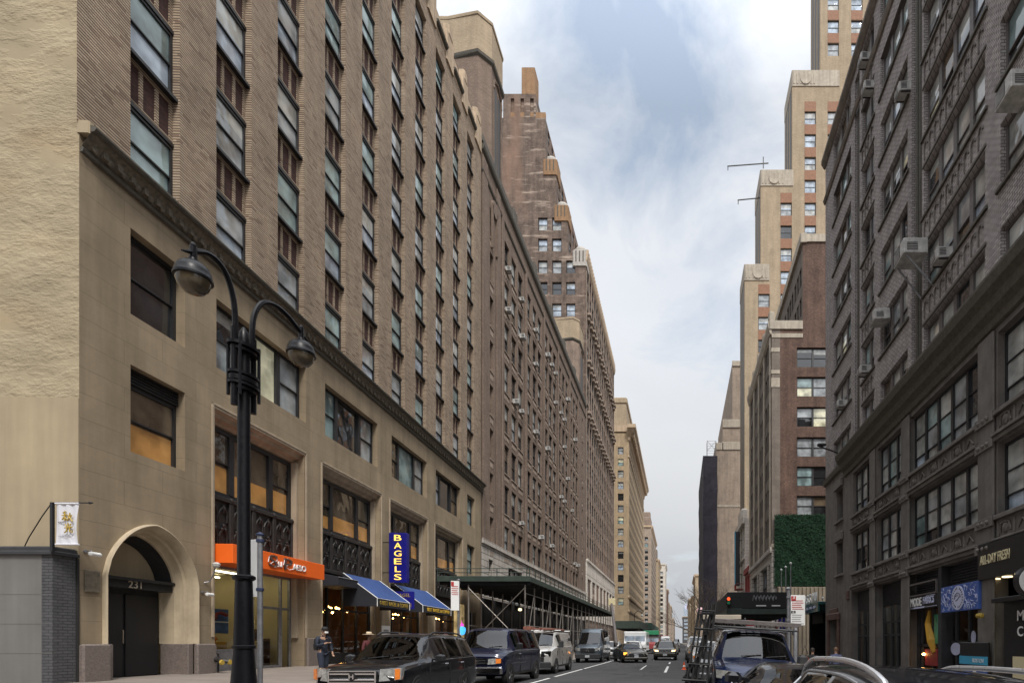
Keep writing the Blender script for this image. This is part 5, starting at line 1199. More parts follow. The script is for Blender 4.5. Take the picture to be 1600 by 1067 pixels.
# ================================================================== GROUND
def strip(name, prof, segs, m, step=20):
    mb = MB()
    for y0,y1 in segs: mb.loft([[(x,y0,z) for x,z in prof],[(x,y1,z) for x,z in prof]],False)
    return tag(mb.build(name,m),kind='structure')
g = MB(); g.poly([(-900,-300,-.7),(900,-300,-.7),(900,2500,-.7),(-900,2500,-.7)]); tag(g.build('ground','concrete'),kind='structure')
strip('road',[(-8.92,-.02),(-8.9,.0),(-5,.02),(-1,.02),(.5,.0),(3.0,-.14),(3.02,-.16)],[(-40,1500)],'asphalt')
SEG=[(-40,148),(194,1500)]
strip('sidewalk',[(-17.6,.45),(-16.9,.42),(-9.06,.15)],SEG,'concrete'); strip('sidewalk',[(-40,.4),(-18.5,.4),(-17.5,.4)],SEG,'concrete')
strip('kerb',[(-9.06,.15),(-8.93,.145),(-8.9,.12),(-8.9,-.05)],SEG,'kerb')
strip('kerb',[(3.0,-.3),(3.0,-.03),(3.03,-.005),(3.16,-.005)],SEG,'kerb'); strip('sidewalk',[(3.16,-.005),(11.1,-.30),(12,-.32),(40,-.32)],SEG,'concrete')
g = MB(); g.poly([(-300,148,-.06),(-8.9,148,-.06),(-8.9,194,-.06),(-300,194,-.06)]); g.poly([(3,148,-.2),(300,148,-.2),(300,194,-.2),(3,194,-.2)]); tag(g.build('avenue','asphalt'),kind='structure')
mk = MB()
def line(x,y0,y1,w=.12): mk.poly([(x-w/2,y0,.027),(x+w/2,y0,.027),(x+w/2,y1,.027),(x-w/2,y1,.027)])
for a,b in ((8,23.2),(24.2,31),(31.6,60),(61,110)): line(-5.55,a,b,.13)
for k in range(10): line(-.74,27.6+11*k,34.6+11*k,.14) if k < 1 else line(-.74,27.6+11*k,31+11*k,.12)
line(-2.2,30.5,36,.09); line(-2.2,46,50,.08)
tag(mk.build('lane_marking','road_white'),kind='structure')
g = MB()                                               # joints and tar seams in the pavement and road
for k in range(40): y=6+1.6*k; g.poly([(-16.9,y,.4275),(-9.1,y,.1575),(-9.1,y+.02,.1575),(-16.9,y+.02,.4275)])
for x,z in ((-11.5,.2375),(-14,.3255)): g.poly([(x,4,z),(x+.02,4,z),(x+.02,70,z),(x,70,z)])
tag(g.build('pavement_joint','charcoal'),kind='structure')
g = MB(); rr = random.Random(9)                          # tar patches and cracks
for x,y,w,l in ((-4.6,19,1.2,2.2),(-2.9,33,1.6,1.1),(-3.9,44,.9,3.2),(-1.6,52,1.4,2),(-4.2,29.5,.7,1.4)): g.poly([(x+rr.uniform(-.1,.1),y,.024),(x+w,y+rr.uniform(-.1,.2),.024),(x+w+rr.uniform(-.1,.1),y+l,.024),(x,y+l+rr.uniform(-.2,.1),.024)])
for k in range(9):
    x,y=rr.uniform(-5.2,-.3),rr.uniform(16,50); p=[(x,y)]
    for q in range(6): p.append((p[-1][0]+rr.uniform(-.5,.5),p[-1][1]+rr.uniform(.3,1.4)))
    for (xa,ya),(xb,yb) in zip(p,p[1:]): g.poly([(xa-.03,ya,.0245),(xa+.03,ya,.0245),(xb+.03,yb,.0245),(xb-.03,yb,.0245)])
tag(g.build('road_patch','tar'),kind='structure')
mh = MB(); mh.lathe([(.38,.022),(.38,.03)],20,(-2.9,26.5,0)); tag(mh.build('manhole_cover','charcoal'),'round iron manhole cover in the near lane','manhole cover')
# ================================================================== STREET FURNITURE
t = thing('street_lamp','tall black twin-arm street lamp with two domed globes, at the left kerb','street lamp',(-8.62,10.76,.15),R(86.5))
c = MB(); c.lathe([(.34,0),(.34,.12),(.27,.2),(.22,.5),(.19,.9),(.17,1.2),(.155,1.9),(.14,2.6),(.11,2.75),(.102,6.3),(.092,7.35),(.085,7.5),(.02,7.62)],14)
for z in (1.25,2.62): c.lathe([(.155,0),(.19,.03),(.19,.08),(.15,.11)],14,(0,0,z))
p_ = c.build('pole','lamp_black',t,smooth=True)
c = MB()
for z,r_,h in ((7.18,.30,.06),(7.10,.25,.05),(6.62,.29,.05),(6.50,.27,.09),(6.42,.29,.05),(6.34,.23,.06)):
    n=16; ring=[(r_*math.cos(2*math.pi*k/n)*1.05,r_*.72*math.sin(2*math.pi*k/n)) for k in range(n)]; c.prism(ring,z,z+h,'xy')
for sx in (-1,1):
    c.tube([(.22*sx,0,6.0),(.22*sx,0,7.5)],.055,8); c.tube([(.22*sx,.12,6.2),(.22*sx,.12,7.3)],.03,6); c.tube([(.22*sx,-.12,6.2),(.22*sx,-.12,7.3)],.03,6)
c.build('collar','lamp_black',t,smooth=True)
for sx in (-1,1):
    L=1.05 if sx < 0 else 1.5; c = MB(); pth=[(.2*sx,0,7.2),(.2*sx,0,7.75),((.2+.055*L)*sx,0,8.12),((.2+.18*L)*sx,0,8.40),((.2+.37*L)*sx,0,8.53),((.2+.57*L)*sx,0,8.52),((.1+.83*L)*sx,0,8.42),((.04+1.04*L)*sx,0,8.31),((.04+1.17*L)*sx,0,8.24)]
    pth = smooth_path(pth); c.tube(pth,[.05]*(len(pth)-8)+[.045,.04,.036,.032,.028,.022,.016,.01],8); c.tube([(L*sx,0,8.46),(L*sx,0,8.22)],.055,8); c.lathe([(.025,0),(.045,.04),(.025,.09)],8,(L*sx,0,8.44)); c.build('arm','lamp_black',t,smooth=True)
    c = MB(); q=.78; c.lathe([(r_*q,h_*q) for r_,h_ in ((.05,.32),(.09,.30),(.10,.24),(.2,.20),(.29,.11),(.335,.0),(.345,-.10),(.365,-.12),(.365,-.17),(.33,-.17))],24,(L*sx,0,8.0)); h_ = c.build('lamp_hood','lamp_black',t,smooth=True)
    c = MB(); c.lathe([(r_*q,z_*q) for r_,z_ in ((.325,-.165),(.32,-.22),(.28,-.34),(.2,-.44),(.1,-.49),(.01,-.50))],22,(L*sx,0,8.0)); c.build('globe','globe_amber',h_,smooth=True)
g = MB()                                               # worn sticker scribbles up the shaft
rr = random.Random(4)
for k in range(26):
    z=1.3+.042*k; a=R(-35+rr.uniform(-8,8)); x,y=.163*math.cos(a),.163*math.sin(a); g.tube([(x,y,z),(x+rr.uniform(-.01,.01),y+rr.uniform(-.02,.05),z+rr.uniform(-.02,.03))],.006,4)
g.build('sticker','grey_ink',p_)
def plate_sign(name,label,loc,rz,top,r_,plates,bent=False):
    t = thing(name,label,'sign',loc,rz); c = MB(); c.tube([(0,0,-.2),(0,0,top)],r_,8); c.build('pole','galv',t,smooth=True)
    c = MB()
    for z in [q[1]+.1 for q in plates]+[plates[0][1]+plates[0][3]-.1]: c.lathe([(r_+.005,0),(r_+.02,.01),(r_+.02,.06),(r_+.005,.07)],8,(0,0,z))
    c.lathe([(r_+.02,-.03),(r_+.03,0),(.01,.05)],8,(0,0,top)); c.build('clamp','clamp_blue' if r_ > .049 and rz > 1 else 'galv',t)
    for x,z,w,h,kind in plates:
        c = MB(); c.bbox(x,-r_-.03,z,x+w,-r_-.012,z+h,.006); pl=c.build('sign_plate','white',t)
        c = MB(); y=-r_-.036; rr=random.Random(int(h*100)); 
        if kind == 'red' or kind == 'both':
            c.box(x+.03*w,y,z+h*.90-.08,x+w*.36,y+.005,z+h*.97,0)
            for q in range(4): c.box(x+.08*w,y,z+h*(.80-.07*q),x+w*(.92-.2*rr.random()),y+.005,z+h*(.825-.07*q),0)
            c.box(x+.1*w,y,z+h*.53,x+.9*w,y+.005,z+h*.55,0)
        if kind == 'both':
            c.box(x+.03*w,y,z+h*.40,x+w*.34,y+.005,z+h*.48,1)
            for q in range(4): c.box(x+.08*w,y,z+h*(.33-.07*q),x+w*(.9-.25*rr.random()),y+.005,z+h*(.35-.07*q),2)
            c.box(x+.1*w,y,z+h*.04,x+.9*w,y+.005,z+h*.06,2)
        if kind == 'head':
            c.box(x,y,z+h*.6,x+w,y+.005,z+h,0)
            for q in range(3): c.box(x+.1*w,y,z+h*(.42-.14*q),x+.88*w,y+.005,z+h*(.48-.14*q),0)
        if kind == 'grey':
            for q in range(7): c.box(x+.15*w,y,z+h*(.88-.12*q),x+w*(.95-.3*rr.random()),y+.005,z+h*(.90-.12*q),2)
        c.build('print',['red','black_ink','grey_ink'],pl)
        if kind == 'both': text(pl,'lettering','3',.1,'white',(x+.2*w,y-.004,z+h*.925),FACE,.002,.06,.09); text(pl,'lettering','6',.1,'white',(x+.18*w,y-.004,z+h*.44),FACE,.002,.05,.075)
    return t
plate_sign('parking_sign','thick weathered sign post with edge-on white parking sign beside the black lamp',(-8.64,11.2,.15),math.atan2(.379,-.923),3.62,.05,[(.10,2.35,.5,1.2,'grey')])
plate_sign('parking_sign','thin post with white and red parking sign beside the long scaffold shed',(-8.7,21.4,.15),R(25),3.85,.045,[(-.28,2.65,.3,1.15,'red')])
plate_sign('parking_sign','grey post with big white parking sign numbered three and six, at the right kerb',(3.2,16.0,-.05),R(0),3.18,.05,[(.05,2.10,.42,.88,'both')])
plate_sign('parking_sign','red-headed no standing sign on a thin post under the right scaffold shed',(4.55,37.8,-.1),R(0),3.3,.04,[(.06,2.15,.55,1.05,'head')])
t = thing('sign_post','plain thick grey post just behind the big white parking sign','post',(3.75,17.6,-.1)); c = MB(); c.lathe([(.075,0),(.075,2.35),(.02,2.42)],10); c.build('post','galv',t,smooth=True)
TS = t = thing('traffic_signal','dark traffic signal with a lit red lamp hung on the right scaffold shed','traffic signal',(3.42,38.2,3.9))
c = MB(); c.bbox(-.3,-.2,0,.3,.15,1.0,.05)
for z in (.28,.72): c.lathe([(.2,-.16),(.2,0)],12,(0,-.2,z),axis='y')
c.tube([(0,.15,.5),(0,.4,.5)],.04,5); c.build('housing','shed_black',t); c = MB(); c.lathe([(.19,-.02),(.19,0)],14,(0,-.365,.72),axis='y'); c.build('red_lamp','sig_red',t); c = MB(); c.lathe([(.19,-.02),(.19,0)],14,(0,-.365,.28),axis='y'); c.build('green_lamp','paint_green',t); TS.scale = (.6,.6,.6); TS.location.z = 4.15
t = thing('traffic_cone','small orange traffic cone in the road by the right parked cars','cone',(.25,31,0)); c = MB(); c.lathe([(.11,.02),(.09,.04),(.03,.42),(.015,.43)],12); c.bbox(-.14,-.14,0,.14,.14,.025,.01); c.build('cone','cone_orange',t); c = MB(); c.lathe([(.075,.17),(.06,.25)],12); c.build('band','white',t)
t = thing('wall_lamp','old bishop-crook street lamp at the avenue corner on the left','street lamp',(-12.5,150,0)); c = MB(); c.lathe([(.3,0),(.2,1),(.12,1.4),(.1,8)],8); c.tube([(0,0,8),(.1,0,9.5),(1.0,0,10.3),(2.0,0,9.8),(2.1,0,9.2)],.1,6); c.build('pole','lamp_black',t); c = MB(); c.lathe([(.1,.3),(.4,0),(.3,-.3),(.02,-.4)],8,(2.1,0,9.0)); c.build('lamp_head','ac_white',t); t.name='street_lamp'
t = thing('boom_lift','pale telescopic boom reaching from the road up to the left facade','boom',(-7.6,50,0))
c = MB(); a=Vector((1.9,-1,1.4)); b=Vector((-2.4,30,7.2)); c.tube([a,b],.16,6); c.tube([a+(b-a)*.5,b+(b-a)*.05],.11,6); c.build('boom','frame_grey',t); c = MB(); c.bbox(-2.9,30,7.0,-1.9,31,8.0,.05); c.build('basket','cream_wall',t)
# bare street trees
def tree(label,loc,h,lean,seed,spread=1.):
    t = thing('bare_tree',label,'tree',loc); rr=random.Random(seed); c=MB(); br=MB(); tw=MB()
    def grow(p,d,L,r_,n):
        q=[p]; dd=d.copy()
        for k in range(3):
            dd=(dd+Vector((rr.uniform(-.16,.16),rr.uniform(-.16,.16),rr.uniform(-.04,.12)))).normalized(); q.append(q[-1]+dd*L/3)
        (c if n == 5 else br if n > 2 else tw).tube(q,[r_,r_*.9,r_*.75,r_*.62],5 if n > 2 else 3,caps=False)
        if n == 0: return
        for k in range(3 if n > 1 else 4):
            e=q[rr.choice((2,3,3))]; f=(dd*.75+Vector((rr.uniform(-.8,.8)+lean*.25,rr.uniform(-.7,.7),rr.uniform(-.15,.55)))*spread).normalized()
            grow(e,f,L*rr.uniform(.62,.85),r_*.55,n-1)
    grow(Vector((0,0,-.3)),Vector((lean*.12,0,1)),h*.33,h*.016,5)
    c.build('trunk','bark',t,smooth=True); br.build('limb','bark',t); tw.build('twig','bark',t)
tree('bare spreading street tree on the right, its twigs against the sky gap',(3.6,78,-.1),11.5,-1.5,3)
tree('smaller bare street tree in front of the dark netted scaffold',(5.2,100,-.1),13,.2,8)
# ================================================================== VEHICLES (front towards -y, wheels on z = 0)
BOW = .17
def ring(st):
    y,zl,zb,zt,wl,wb,wt = st[:7]; cr=.035 if zt-zb > .2 else .025
    h=[(0,zl),(wl*.86,zl),(wl*.97,zl+.10),(wl,zl+(zb-zl)*.45),((wl*.55+wb*.45),zl+(zb-zl)*.80),(wb+.028,zb-.012),(wb,zb),(wt+.005,max(zt-.055,zb+.01)),(wt-.05,zt-.012 if zt-zb > .2 else zt-.004),(wt*.75,zt+cr*.42),(wt*.5,zt+cr*.74),(wt*.25,zt+cr*.93),(0,zt+cr)]
    bw = BOW*max(0,1-y/1.2)
    f = lambda x: y+bw*(abs(x)/1.0)**4
    b2 = .13*min(max((y-.5)/.5,0),1)*min(max((3.2-y)/1.0,0),1)   # glass and roof front bowed in plan
    g = lambda x: f(x)+b2*x*x
    return [(x,g(x),z) for x,z in h]+[(-x,g(x),z) for x,z in h[-2:0:-1]]
def interp(sts,nsub):
    out=[]; 
    for i in range(len(sts)-1):
        a,b=sts[i],sts[i+1]
        p=sts[i-1] if i else a; n=sts[i+2] if i+2 < len(sts) else b
        k=nsub if nsub else 1
        for j in range(k):
            t=j/k; out.append(tuple(a[q]+(b[q]-a[q])*t for q in range(7)))
    out.append(tuple(sts[-1][:7])); return out
def wheel(t,x,y,r_,w,sx):
    c=MB(); c.lathe([(r_*.62,-w/2),(r_*.93,-w/2),(r_,-w/2+.04),(r_,w/2-.04),(r_*.93,w/2),(r_*.62,w/2),(r_*.6,0)],24,(0,0,0),axis='x'); o=c.build('wheel','tyre',t,(x,y,r_),smooth=True)
    c=MB(); e=sx*(w/2-.03); c.lathe([(r_*.63,e-sx*.05),(r_*.62,e+sx*.01),(r_*.55,e-sx*.02),(r_*.5,e-sx*.05)],20,axis='x')
    for k in range(5):
        a=2*math.pi*k/5; ca,sa=math.cos(a),math.sin(a); c.tube([(e-sx*.02,0,0),(e-sx*.0,r_*.56*ca,r_*.56*sa)],[.05,.035],5)
    c.lathe([(.09,e-sx*.03),(.06,e+sx*.02)],10,axis='x'); c.build('rim','rim',o)
def vehicle(name,label,cat,loc,rz,S,paint,group=None,roll=0.,small=False):
    t=thing(name,label,cat,loc,(0,roll,rz),group)
    ost=S['st']; W=max(s[4] for s in ost); st=[]; fl=[]; K=1 if small else 3
    def slope(i,q):                                    # monotone slopes, so that no panel bulges
        if i == 0 or i == len(ost)-1: return 0.
        a_,b_,c_=ost[i-1],ost[i],ost[i+1]; d0=(b_[q]-a_[q])/(b_[0]-a_[0]); d1=(c_[q]-b_[q])/(c_[0]-b_[0])
        return 0. if d0*d1 <= 0 else 2*d0*d1/(d0+d1)
    for i in range(len(ost)-1):
        a_,b_=ost[i],ost[i+1]; h=b_[0]-a_[0]
        for k in range(K):
            u=k/K; v=[a_[0]+h*u]
            for q in range(1,7):
                m0,m1=slope(i,q)*h,slope(i+1,q)*h; v.append((2*u**3-3*u*u+1)*a_[q]+(u**3-2*u*u+u)*m0+(-2*u**3+3*u*u)*b_[q]+(u**3-u*u)*m1)
            st.append(tuple(v)); fl.append((S['fl'][i],k == 0,k == K-1))
    st.append(ost[-1]); rings=[ring(s) for s in st]; n=len(rings[0])
    body=MB(); bands={'windscreen':MB(),'rear_window':MB()}; sidew=[]; cur={}
    for i in range(len(st)-1):
        f_,first,last=fl[i]
        for j in range(n):
            j2=(j+1)%n; q=[rings[i][j],rings[i][j2],rings[i+1][j2],rings[i+1][j]]
            m=min(j,n-1-j)                               # symmetric band number: 0 floor ... 6 window, 7 rail, 8 and up roof
            if 'w' in f_ and m >= 8: bands['windscreen'].poly(q)
            elif 'r' in f_ and m >= 8: bands['rear_window'].poly(q)
            elif m == 6 and 's' in f_:
                A,B_,C_,D=[Vector(p) for p in (q if j < n/2 else [q[1],q[0],q[3],q[2]])]  # A,D low; B_,C_ high
                def ins(u,v): return (A*(1-u)+D*u)*(1-v)+(B_*(1-u)+C_*u)*v
                lo,hi=.08,.90; u0=.10 if first else 0.; u1=.90 if last else 1.
                for ua,ub,va,vb in ((0,1,0,lo),(0,1,hi,1))+(((0,u0,lo,hi),) if first else ())+(((u1,1,lo,hi),) if last else ()): body.poly([ins(ua,va),ins(ua,vb),ins(ub,vb),ins(ub,va)])
                sd=j < n/2
                if first or sd not in cur: cur[sd]=MB(); sidew.append(cur[sd])
                cur[sd].poly([ins(u0,lo),ins(u0,hi),ins(u1,hi),ins(u1,lo)])
            else: body.poly(q)
    body.poly(rings[0][::-1]); body.poly(rings[-1])
    import bmesh
    def clean(mb_,name_,m_,ang):
        me=mb_.mesh(name_,[m_]); bm=bmesh.new(); bm.from_mesh(me); bmesh.ops.remove_doubles(bm,verts=bm.verts,dist=.0005); bmesh.ops.recalc_face_normals(bm,faces=bm.faces)
        for f in bm.faces: f.smooth=True
        bm.to_mesh(me); bm.free(); me.set_sharp_from_angle(angle=R(ang)); return me
    link('body',clean(body,'body',paint,32),t)
    for k in ('windscreen','rear_window'):
        if bands[k].f: link(k,clean(bands[k],k,'car_glass',60),t)
    for g in sidew: link('side_window',clean(g,'side_window','car_glass',60),t)
    # cabin: dashboard, seats and a dark floor, seen through the glass
    gi=[i for i,f in enumerate(S['fl']) if 's' in f or 'w' in f]; y0=ost[gi[0]][0]; y1=ost[gi[-1]+1][0]; zb=ost[gi[0]+1][2]; cw=ost[gi[0]+2][6]
    c=MB(); c.bbox(-cw,y0+.25,zb-.35,cw,y0+.75,zb-.02,.05); c.box(-cw*1.15,y0+.2,.45,cw*1.15,y1-.1,.5); c.box(-cw*1.15,y1-.35,.45,cw*1.15,y1-.3,zb+.1); c.build('dashboard','black_matte',t)
    ym=y0+1.55
    for sx in (-1,1):
        c=MB(); x=sx*.38; c.loft([[(x-.22,ym-.05,zb-.55),(x+.22,ym-.05,zb-.55),(x+.22,ym+.12,zb-.55),(x-.22,ym+.12,zb-.55)],[(x-.21,ym+.10,zb+.02),(x+.21,ym+.10,zb+.02),(x+.21,ym+.22,zb+.02),(x-.21,ym+.22,zb+.02)]],True); c.bbox(x-.13,ym+.12,zb+.05,x+.13,ym+.22,zb+.24,.04); c.box(x-.24,ym-.5,zb-.65,x+.24,ym+.1,zb-.5); c.build('seat','seat_cloth',t)
    c=MB(); c.tube([(.38+.18*math.cos(a_),y0+.85-.06*math.sin(a_),zb+.0+.16*math.sin(a_)) for a_ in (2*math.pi*q/14 for q in range(15))],.016,5); c.build('steering_wheel','black_matte',t)
    r_=S.get('wr',.34); ww=.23
    for y in S['wy']:
        for sx in (-1,1):
            x=sx*(W-.13); 
            c=MB(); c.lathe([(r_*1.17,-.02),(r_*1.17,.0)],26,(sx*(W-.012)+ (0.018 if sx > 0 else .002),y,r_),axis='x'); c.build('wheel_arch','black_matte',t)
            wheel(t,sx*(W-.10),y,r_,ww,sx)
    fy=S.get('fy',0.); gz0,gz1,gw=S['grille']
    c=MB(); c.bbox(-gw,fy-.03,gz0,gw,fy+.06,gz1,.02,0)
    if S.get('bars'):
        nb=S['bars']
        for k in range(nb): z=gz0+(gz1-gz0)*(k+.5)/nb; c.bbox(-gw+.03,fy-.055,z-.018,gw-.03,fy-.03,z+.018,.005,1)
    if S.get('frame'): 
        for q in ((-gw,gz0,-gw+.03,gz1),(gw-.03,gz0,gw,gz1),(-gw+.03,gz1-.018,gw-.03,gz1),(-gw+.03,gz0,gw-.03,gz0+.014)): c.box(q[0],fy-.06,q[1],q[2],fy-.031,q[3],1)
    gr=c.build('grille',['black_matte',S.get('barm','chrome')],t)
    if S.get('badge') == 'H':
        c=MB(); z=(gz0+gz1)/2; c.lathe([(.085,-.01),(.085,0)],16,(0,fy-.058,z),axis='y',m=1)
        for x in (-.04,.04): c.box(x-.012,fy-.085,z-.05,x+.012,fy-.07,z+.055,0)
        c.box(-.028,fy-.085,z-.008,.028,fy-.07,z+.012,0); c.build('badge',['chrome','black_matte'],gr)
    if S.get('badge') == 'star':
        c=MB(); z=(gz0+gz1)/2; path=[(.12*math.cos(a),fy-.075,z+.12*math.sin(a)) for a in (2*math.pi*k/16 for k in range(17))]; c.tube(path,.012,5)
        for k in range(3): a=math.pi/2+2*math.pi*k/3; c.tube([(0,fy-.075,z),(.12*math.cos(a),fy-.07,z+.12*math.sin(a))],[.02,.006],5)
        c.build('badge','chrome',gr)
    if S.get('badge') == 'rings':
        c=MB(); z=gz1-.1
        for x in (-.135,-.045,.045,.135): c.tube([(x+.06*math.cos(a),fy-.065,z+.06*math.sin(a)) for a in (2*math.pi*k/14 for k in range(15))],.009,4)
        c.build('badge','chrome',gr)
    hx0,hx1,hz0,hz1,hd=S['head']
    for sx in (-1,1):
        c=MB(); pts=S.get('headpoly') or [(hx0,hz0),(hx1,hz0+.03),(hx1+.02,hz1),(hx0+.03,hz1-.02)]
        ys=[fy-.0+BOW*abs(x)**4+.035*(x > (hx0+hx1)/2) for x,z in pts]
        f_=[(sx*x,y-.03,z) for (x,z),y in zip(pts,ys)]; b_=[(sx*(x-.02),y+.16,z) for (x,z),y in zip(pts,ys)]
        c.loft([b_,f_],True); c.poly(f_ if sx > 0 else f_[::-1]); c.poly(b_)
        hl=c.build('headlight',S.get('headm','lens_clear'),t)
        if S.get('amber') and sx in S.get('ambs',(-1,1)):
            ax0,ax1=S['amber']; c=MB(); u=lambda x: fy-.012+BOW*abs(x)**4
            f_=[(sx*ax0,u(ax0),hz0+.03),(sx*ax1,u(ax1),hz0+.05),(sx*ax1,u(ax1),hz1-.02),(sx*ax0,u(ax0),hz1-.02)]; b_=[(x,y+.12,z) for x,y,z in f_]; c.loft([b_,f_],True); c.poly(f_); c.build('indicator',S.get('amberm','lens_amber'),hl)
        if small: continue
        c=MB(); mx,my,mz=S['mirror']; c.bbox(min(sx*mx,sx*(mx+.24)),my-.08,mz,max(sx*mx,sx*(mx+.24)),my+.08,mz+S.get('mh',.17),.05); c.tube([(sx*(mx-.12),my+.03,mz+.04),(sx*(mx+.05),my,mz+.06)],.03,5); c.build('wing_mirror',S.get('mirm',paint),t)
        for hy in S.get('handles',()):
            c=MB(); x=sx*(W+.004); c.bbox(min(x,x+sx*.03),hy,S['hz'],max(x,x+sx*.03),hy+.2,S['hz']+.035,.01); c.build('door_handle',S.get('hm','chrome'),t)
    bz0,bz1=S['bumper']; c=MB(); c.bbox(-W*.93,fy-.10,bz0,W*.93,fy+.10,bz1,.05); 
    bp=c.build('bumper',S.get('bm',paint),t)
    px_,pz=S['plate']; c=MB(); c.box(px_-.16,fy-.118,pz,px_+.16,fy-.104,pz+.16,0)
    for k in range(6): c.box(px_-.12+.042*k,fy-.122,pz+.05,px_-.095+.042*k,fy-.119,pz+.11,1)
    c.build('number_plate',['plate','grey_ink'],t)
    if not small:
        c=MB(); c.box(-W-.001,S['wy'][0]+.5,S.get('sill',.33),-W+.02,S['wy'][1]-.5,S.get('sill',.33)+.09); c.box(W-.02,S['wy'][0]+.5,S.get('sill',.33),W+.001,S['wy'][1]-.5,S.get('sill',.33)+.09)
        for y in S.get('seams',()):
            for sx in (-1,1): c.box(min(sx*(W-.02),sx*(W+.002)),y,S.get('sill',.33)+.1,max(sx*(W-.02),sx*(W+.002)),y+.012,S['hz']+.06)
        c.build('door_seam','black_matte',t)
        i0=[i for i,f in enumerate(S['fl']) if 'w' in f]
        if i0:
            a=ost[i0[0]]; c=MB()
            for x in (-.35,.2): c.tube([(x,a[0]+.02,a[3]+.05),(x+.45,a[0]+.10,a[3]+.10)],.012,4)
            c.build('wiper','black_matte',t)
    if S.get('rails'):
        zr=S['rails']
        for sx in (-1,1):
            c=MB(); pts=[(sx*(s[6]-.03),s[0],s[3]+.055) for s in st if s[3] > zr]; pts[0]=(pts[0][0],pts[0][1],pts[0][2]-.05); pts[-1]=(pts[-1][0],pts[-1][1],pts[-1][2]-.05); c.tube(pts,S.get('railr',.022),8)
            c.build('roof_rail',S.get('railm','chrome'),t,smooth=True)
    if S.get('trimline'):
        for sx in (-1,1):
            c=MB(); gl=[i for i,f in enumerate(fl) if 's' in f[0]]; ii=list(range(gl[0],gl[-1]+2))
            lo=[rings[i][6] for i in ii]; hi=[rings[i][7] for i in ii]
            path=[Vector(p) for p in hi]+[Vector(p) for p in lo[::-1]]+[Vector(hi[0])]
            c.tube([(sx*(p.x+.006),p.y,p.z) for p in path],.012,5)
            c.build('window_trim','rail_silver',t)
    return t
SUV=dict(st=[(0,.48,.78,.84,.84,.80,.74),(.06,.34,.86,.92,.93,.88,.80),(.3,.27,.95,1.02,.97,.93,.83),(1.15,.26,1.05,1.12,.985,.95,.84),(1.92,.26,1.10,1.66,.985,.945,.70),(2.15,.26,1.11,1.73,.985,.945,.70),(2.62,.26,1.12,1.755,.985,.945,.70),(2.72,.26,1.12,1.755,.985,.945,.70),(3.55,.26,1.13,1.75,.985,.945,.70),(3.66,.26,1.13,1.745,.985,.945,.70),(4.42,.27,1.14,1.70,.97,.93,.68),(4.62,.30,1.12,1.45,.95,.90,.70),(4.75,.42,1.0,1.06,.90,.84,.74)],
    fl=['','','','w','','s','','s','','s','','r'],wy=(.95,3.65),wr=.36,grille=(.68,.93,.52),bars=2,frame=True,badge='H',head=(.56,.95,.70,.99,.22),amber=(.86,.945),mirror=(1.0,1.75,1.09),mirm='black_paint',handles=(2.3,3.3),hz=.98,bumper=(.42,.66),plate=(0,.40),rails=1.72,railm='rubber_trim',seams=(1.5,2.66,3.6))
VANE=dict(st=[(0,.5,.98,1.04,.90,.88,.80),(.05,.42,1.06,1.12,.99,.95,.86),(.45,.34,1.18,1.24,1.0,.98,.88),(.80,.34,1.22,1.32,1.01,.99,.88),(1.28,.34,1.26,1.96,1.01,.99,.74),(1.5,.34,1.27,2.05,1.01,.99,.77),(1.95,.34,1.27,2.075,1.01,.99,.78),(2.05,.34,1.27,2.08,1.01,.99,.78),(3.4,.34,1.27,2.08,1.01,.99,.78),(3.5,.34,1.27,2.08,1.01,.99,.78),(4.75,.34,1.27,2.06,1.01,.99,.77),(4.95,.40,1.27,2.0,1.0,.97,.75),(5.05,.5,1.2,1.85,.96,.92,.72)],
    fl=['','','','w','s','s','','sp','','sp','','r'],wy=(.72,4.25),wr=.37,grille=(.80,1.0,.42),bars=1,frame=True,head=(.44,.88,.78,1.0,.06),amber=(.71,.87),mirror=(1.03,1.35,1.28),mh=.26,mirm='black_paint',handles=(1.75,),hz=1.10,bumper=(.46,.70),bm='chrome',plate=(-.1,.40),seams=(1.0,2.0,3.45),sill=.36)
TRANSIT=dict(st=[(0,.5,.95,1.0,.84,.78,.70),(.08,.36,1.05,1.12,.95,.88,.80),(.4,.30,1.2,1.26,1.0,.94,.84),(.78,.30,1.28,1.36,1.02,.97,.86),(1.62,.30,1.32,2.0,1.03,.99,.76),(1.85,.30,1.32,2.07,1.03,1.0,.80),(2.3,.30,1.32,2.09,1.03,1.0,.81),(4.8,.30,1.32,2.09,1.03,1.0,.81),(5.05,.32,1.32,2.06,1.02,.98,.79),(5.15,.45,1.3,1.95,.98,.95,.76)],
    fl=['','','','w','s','s','','',''],wy=(.9,4.2),wr=.36,grille=(.62,.86,.62),bars=3,barm='rubber_trim',head=(.48,.92,.86,1.14,.24),headm='car_glass',mirror=(1.04,1.35,1.30),mh=.34,mirm='rubber_trim',handles=(2.0,),hz=1.10,hm='rubber_trim',bumper=(.34,.62),bm='rubber_trim',plate=(0,.40),seams=(1.2,2.35,3.4),sill=.33)
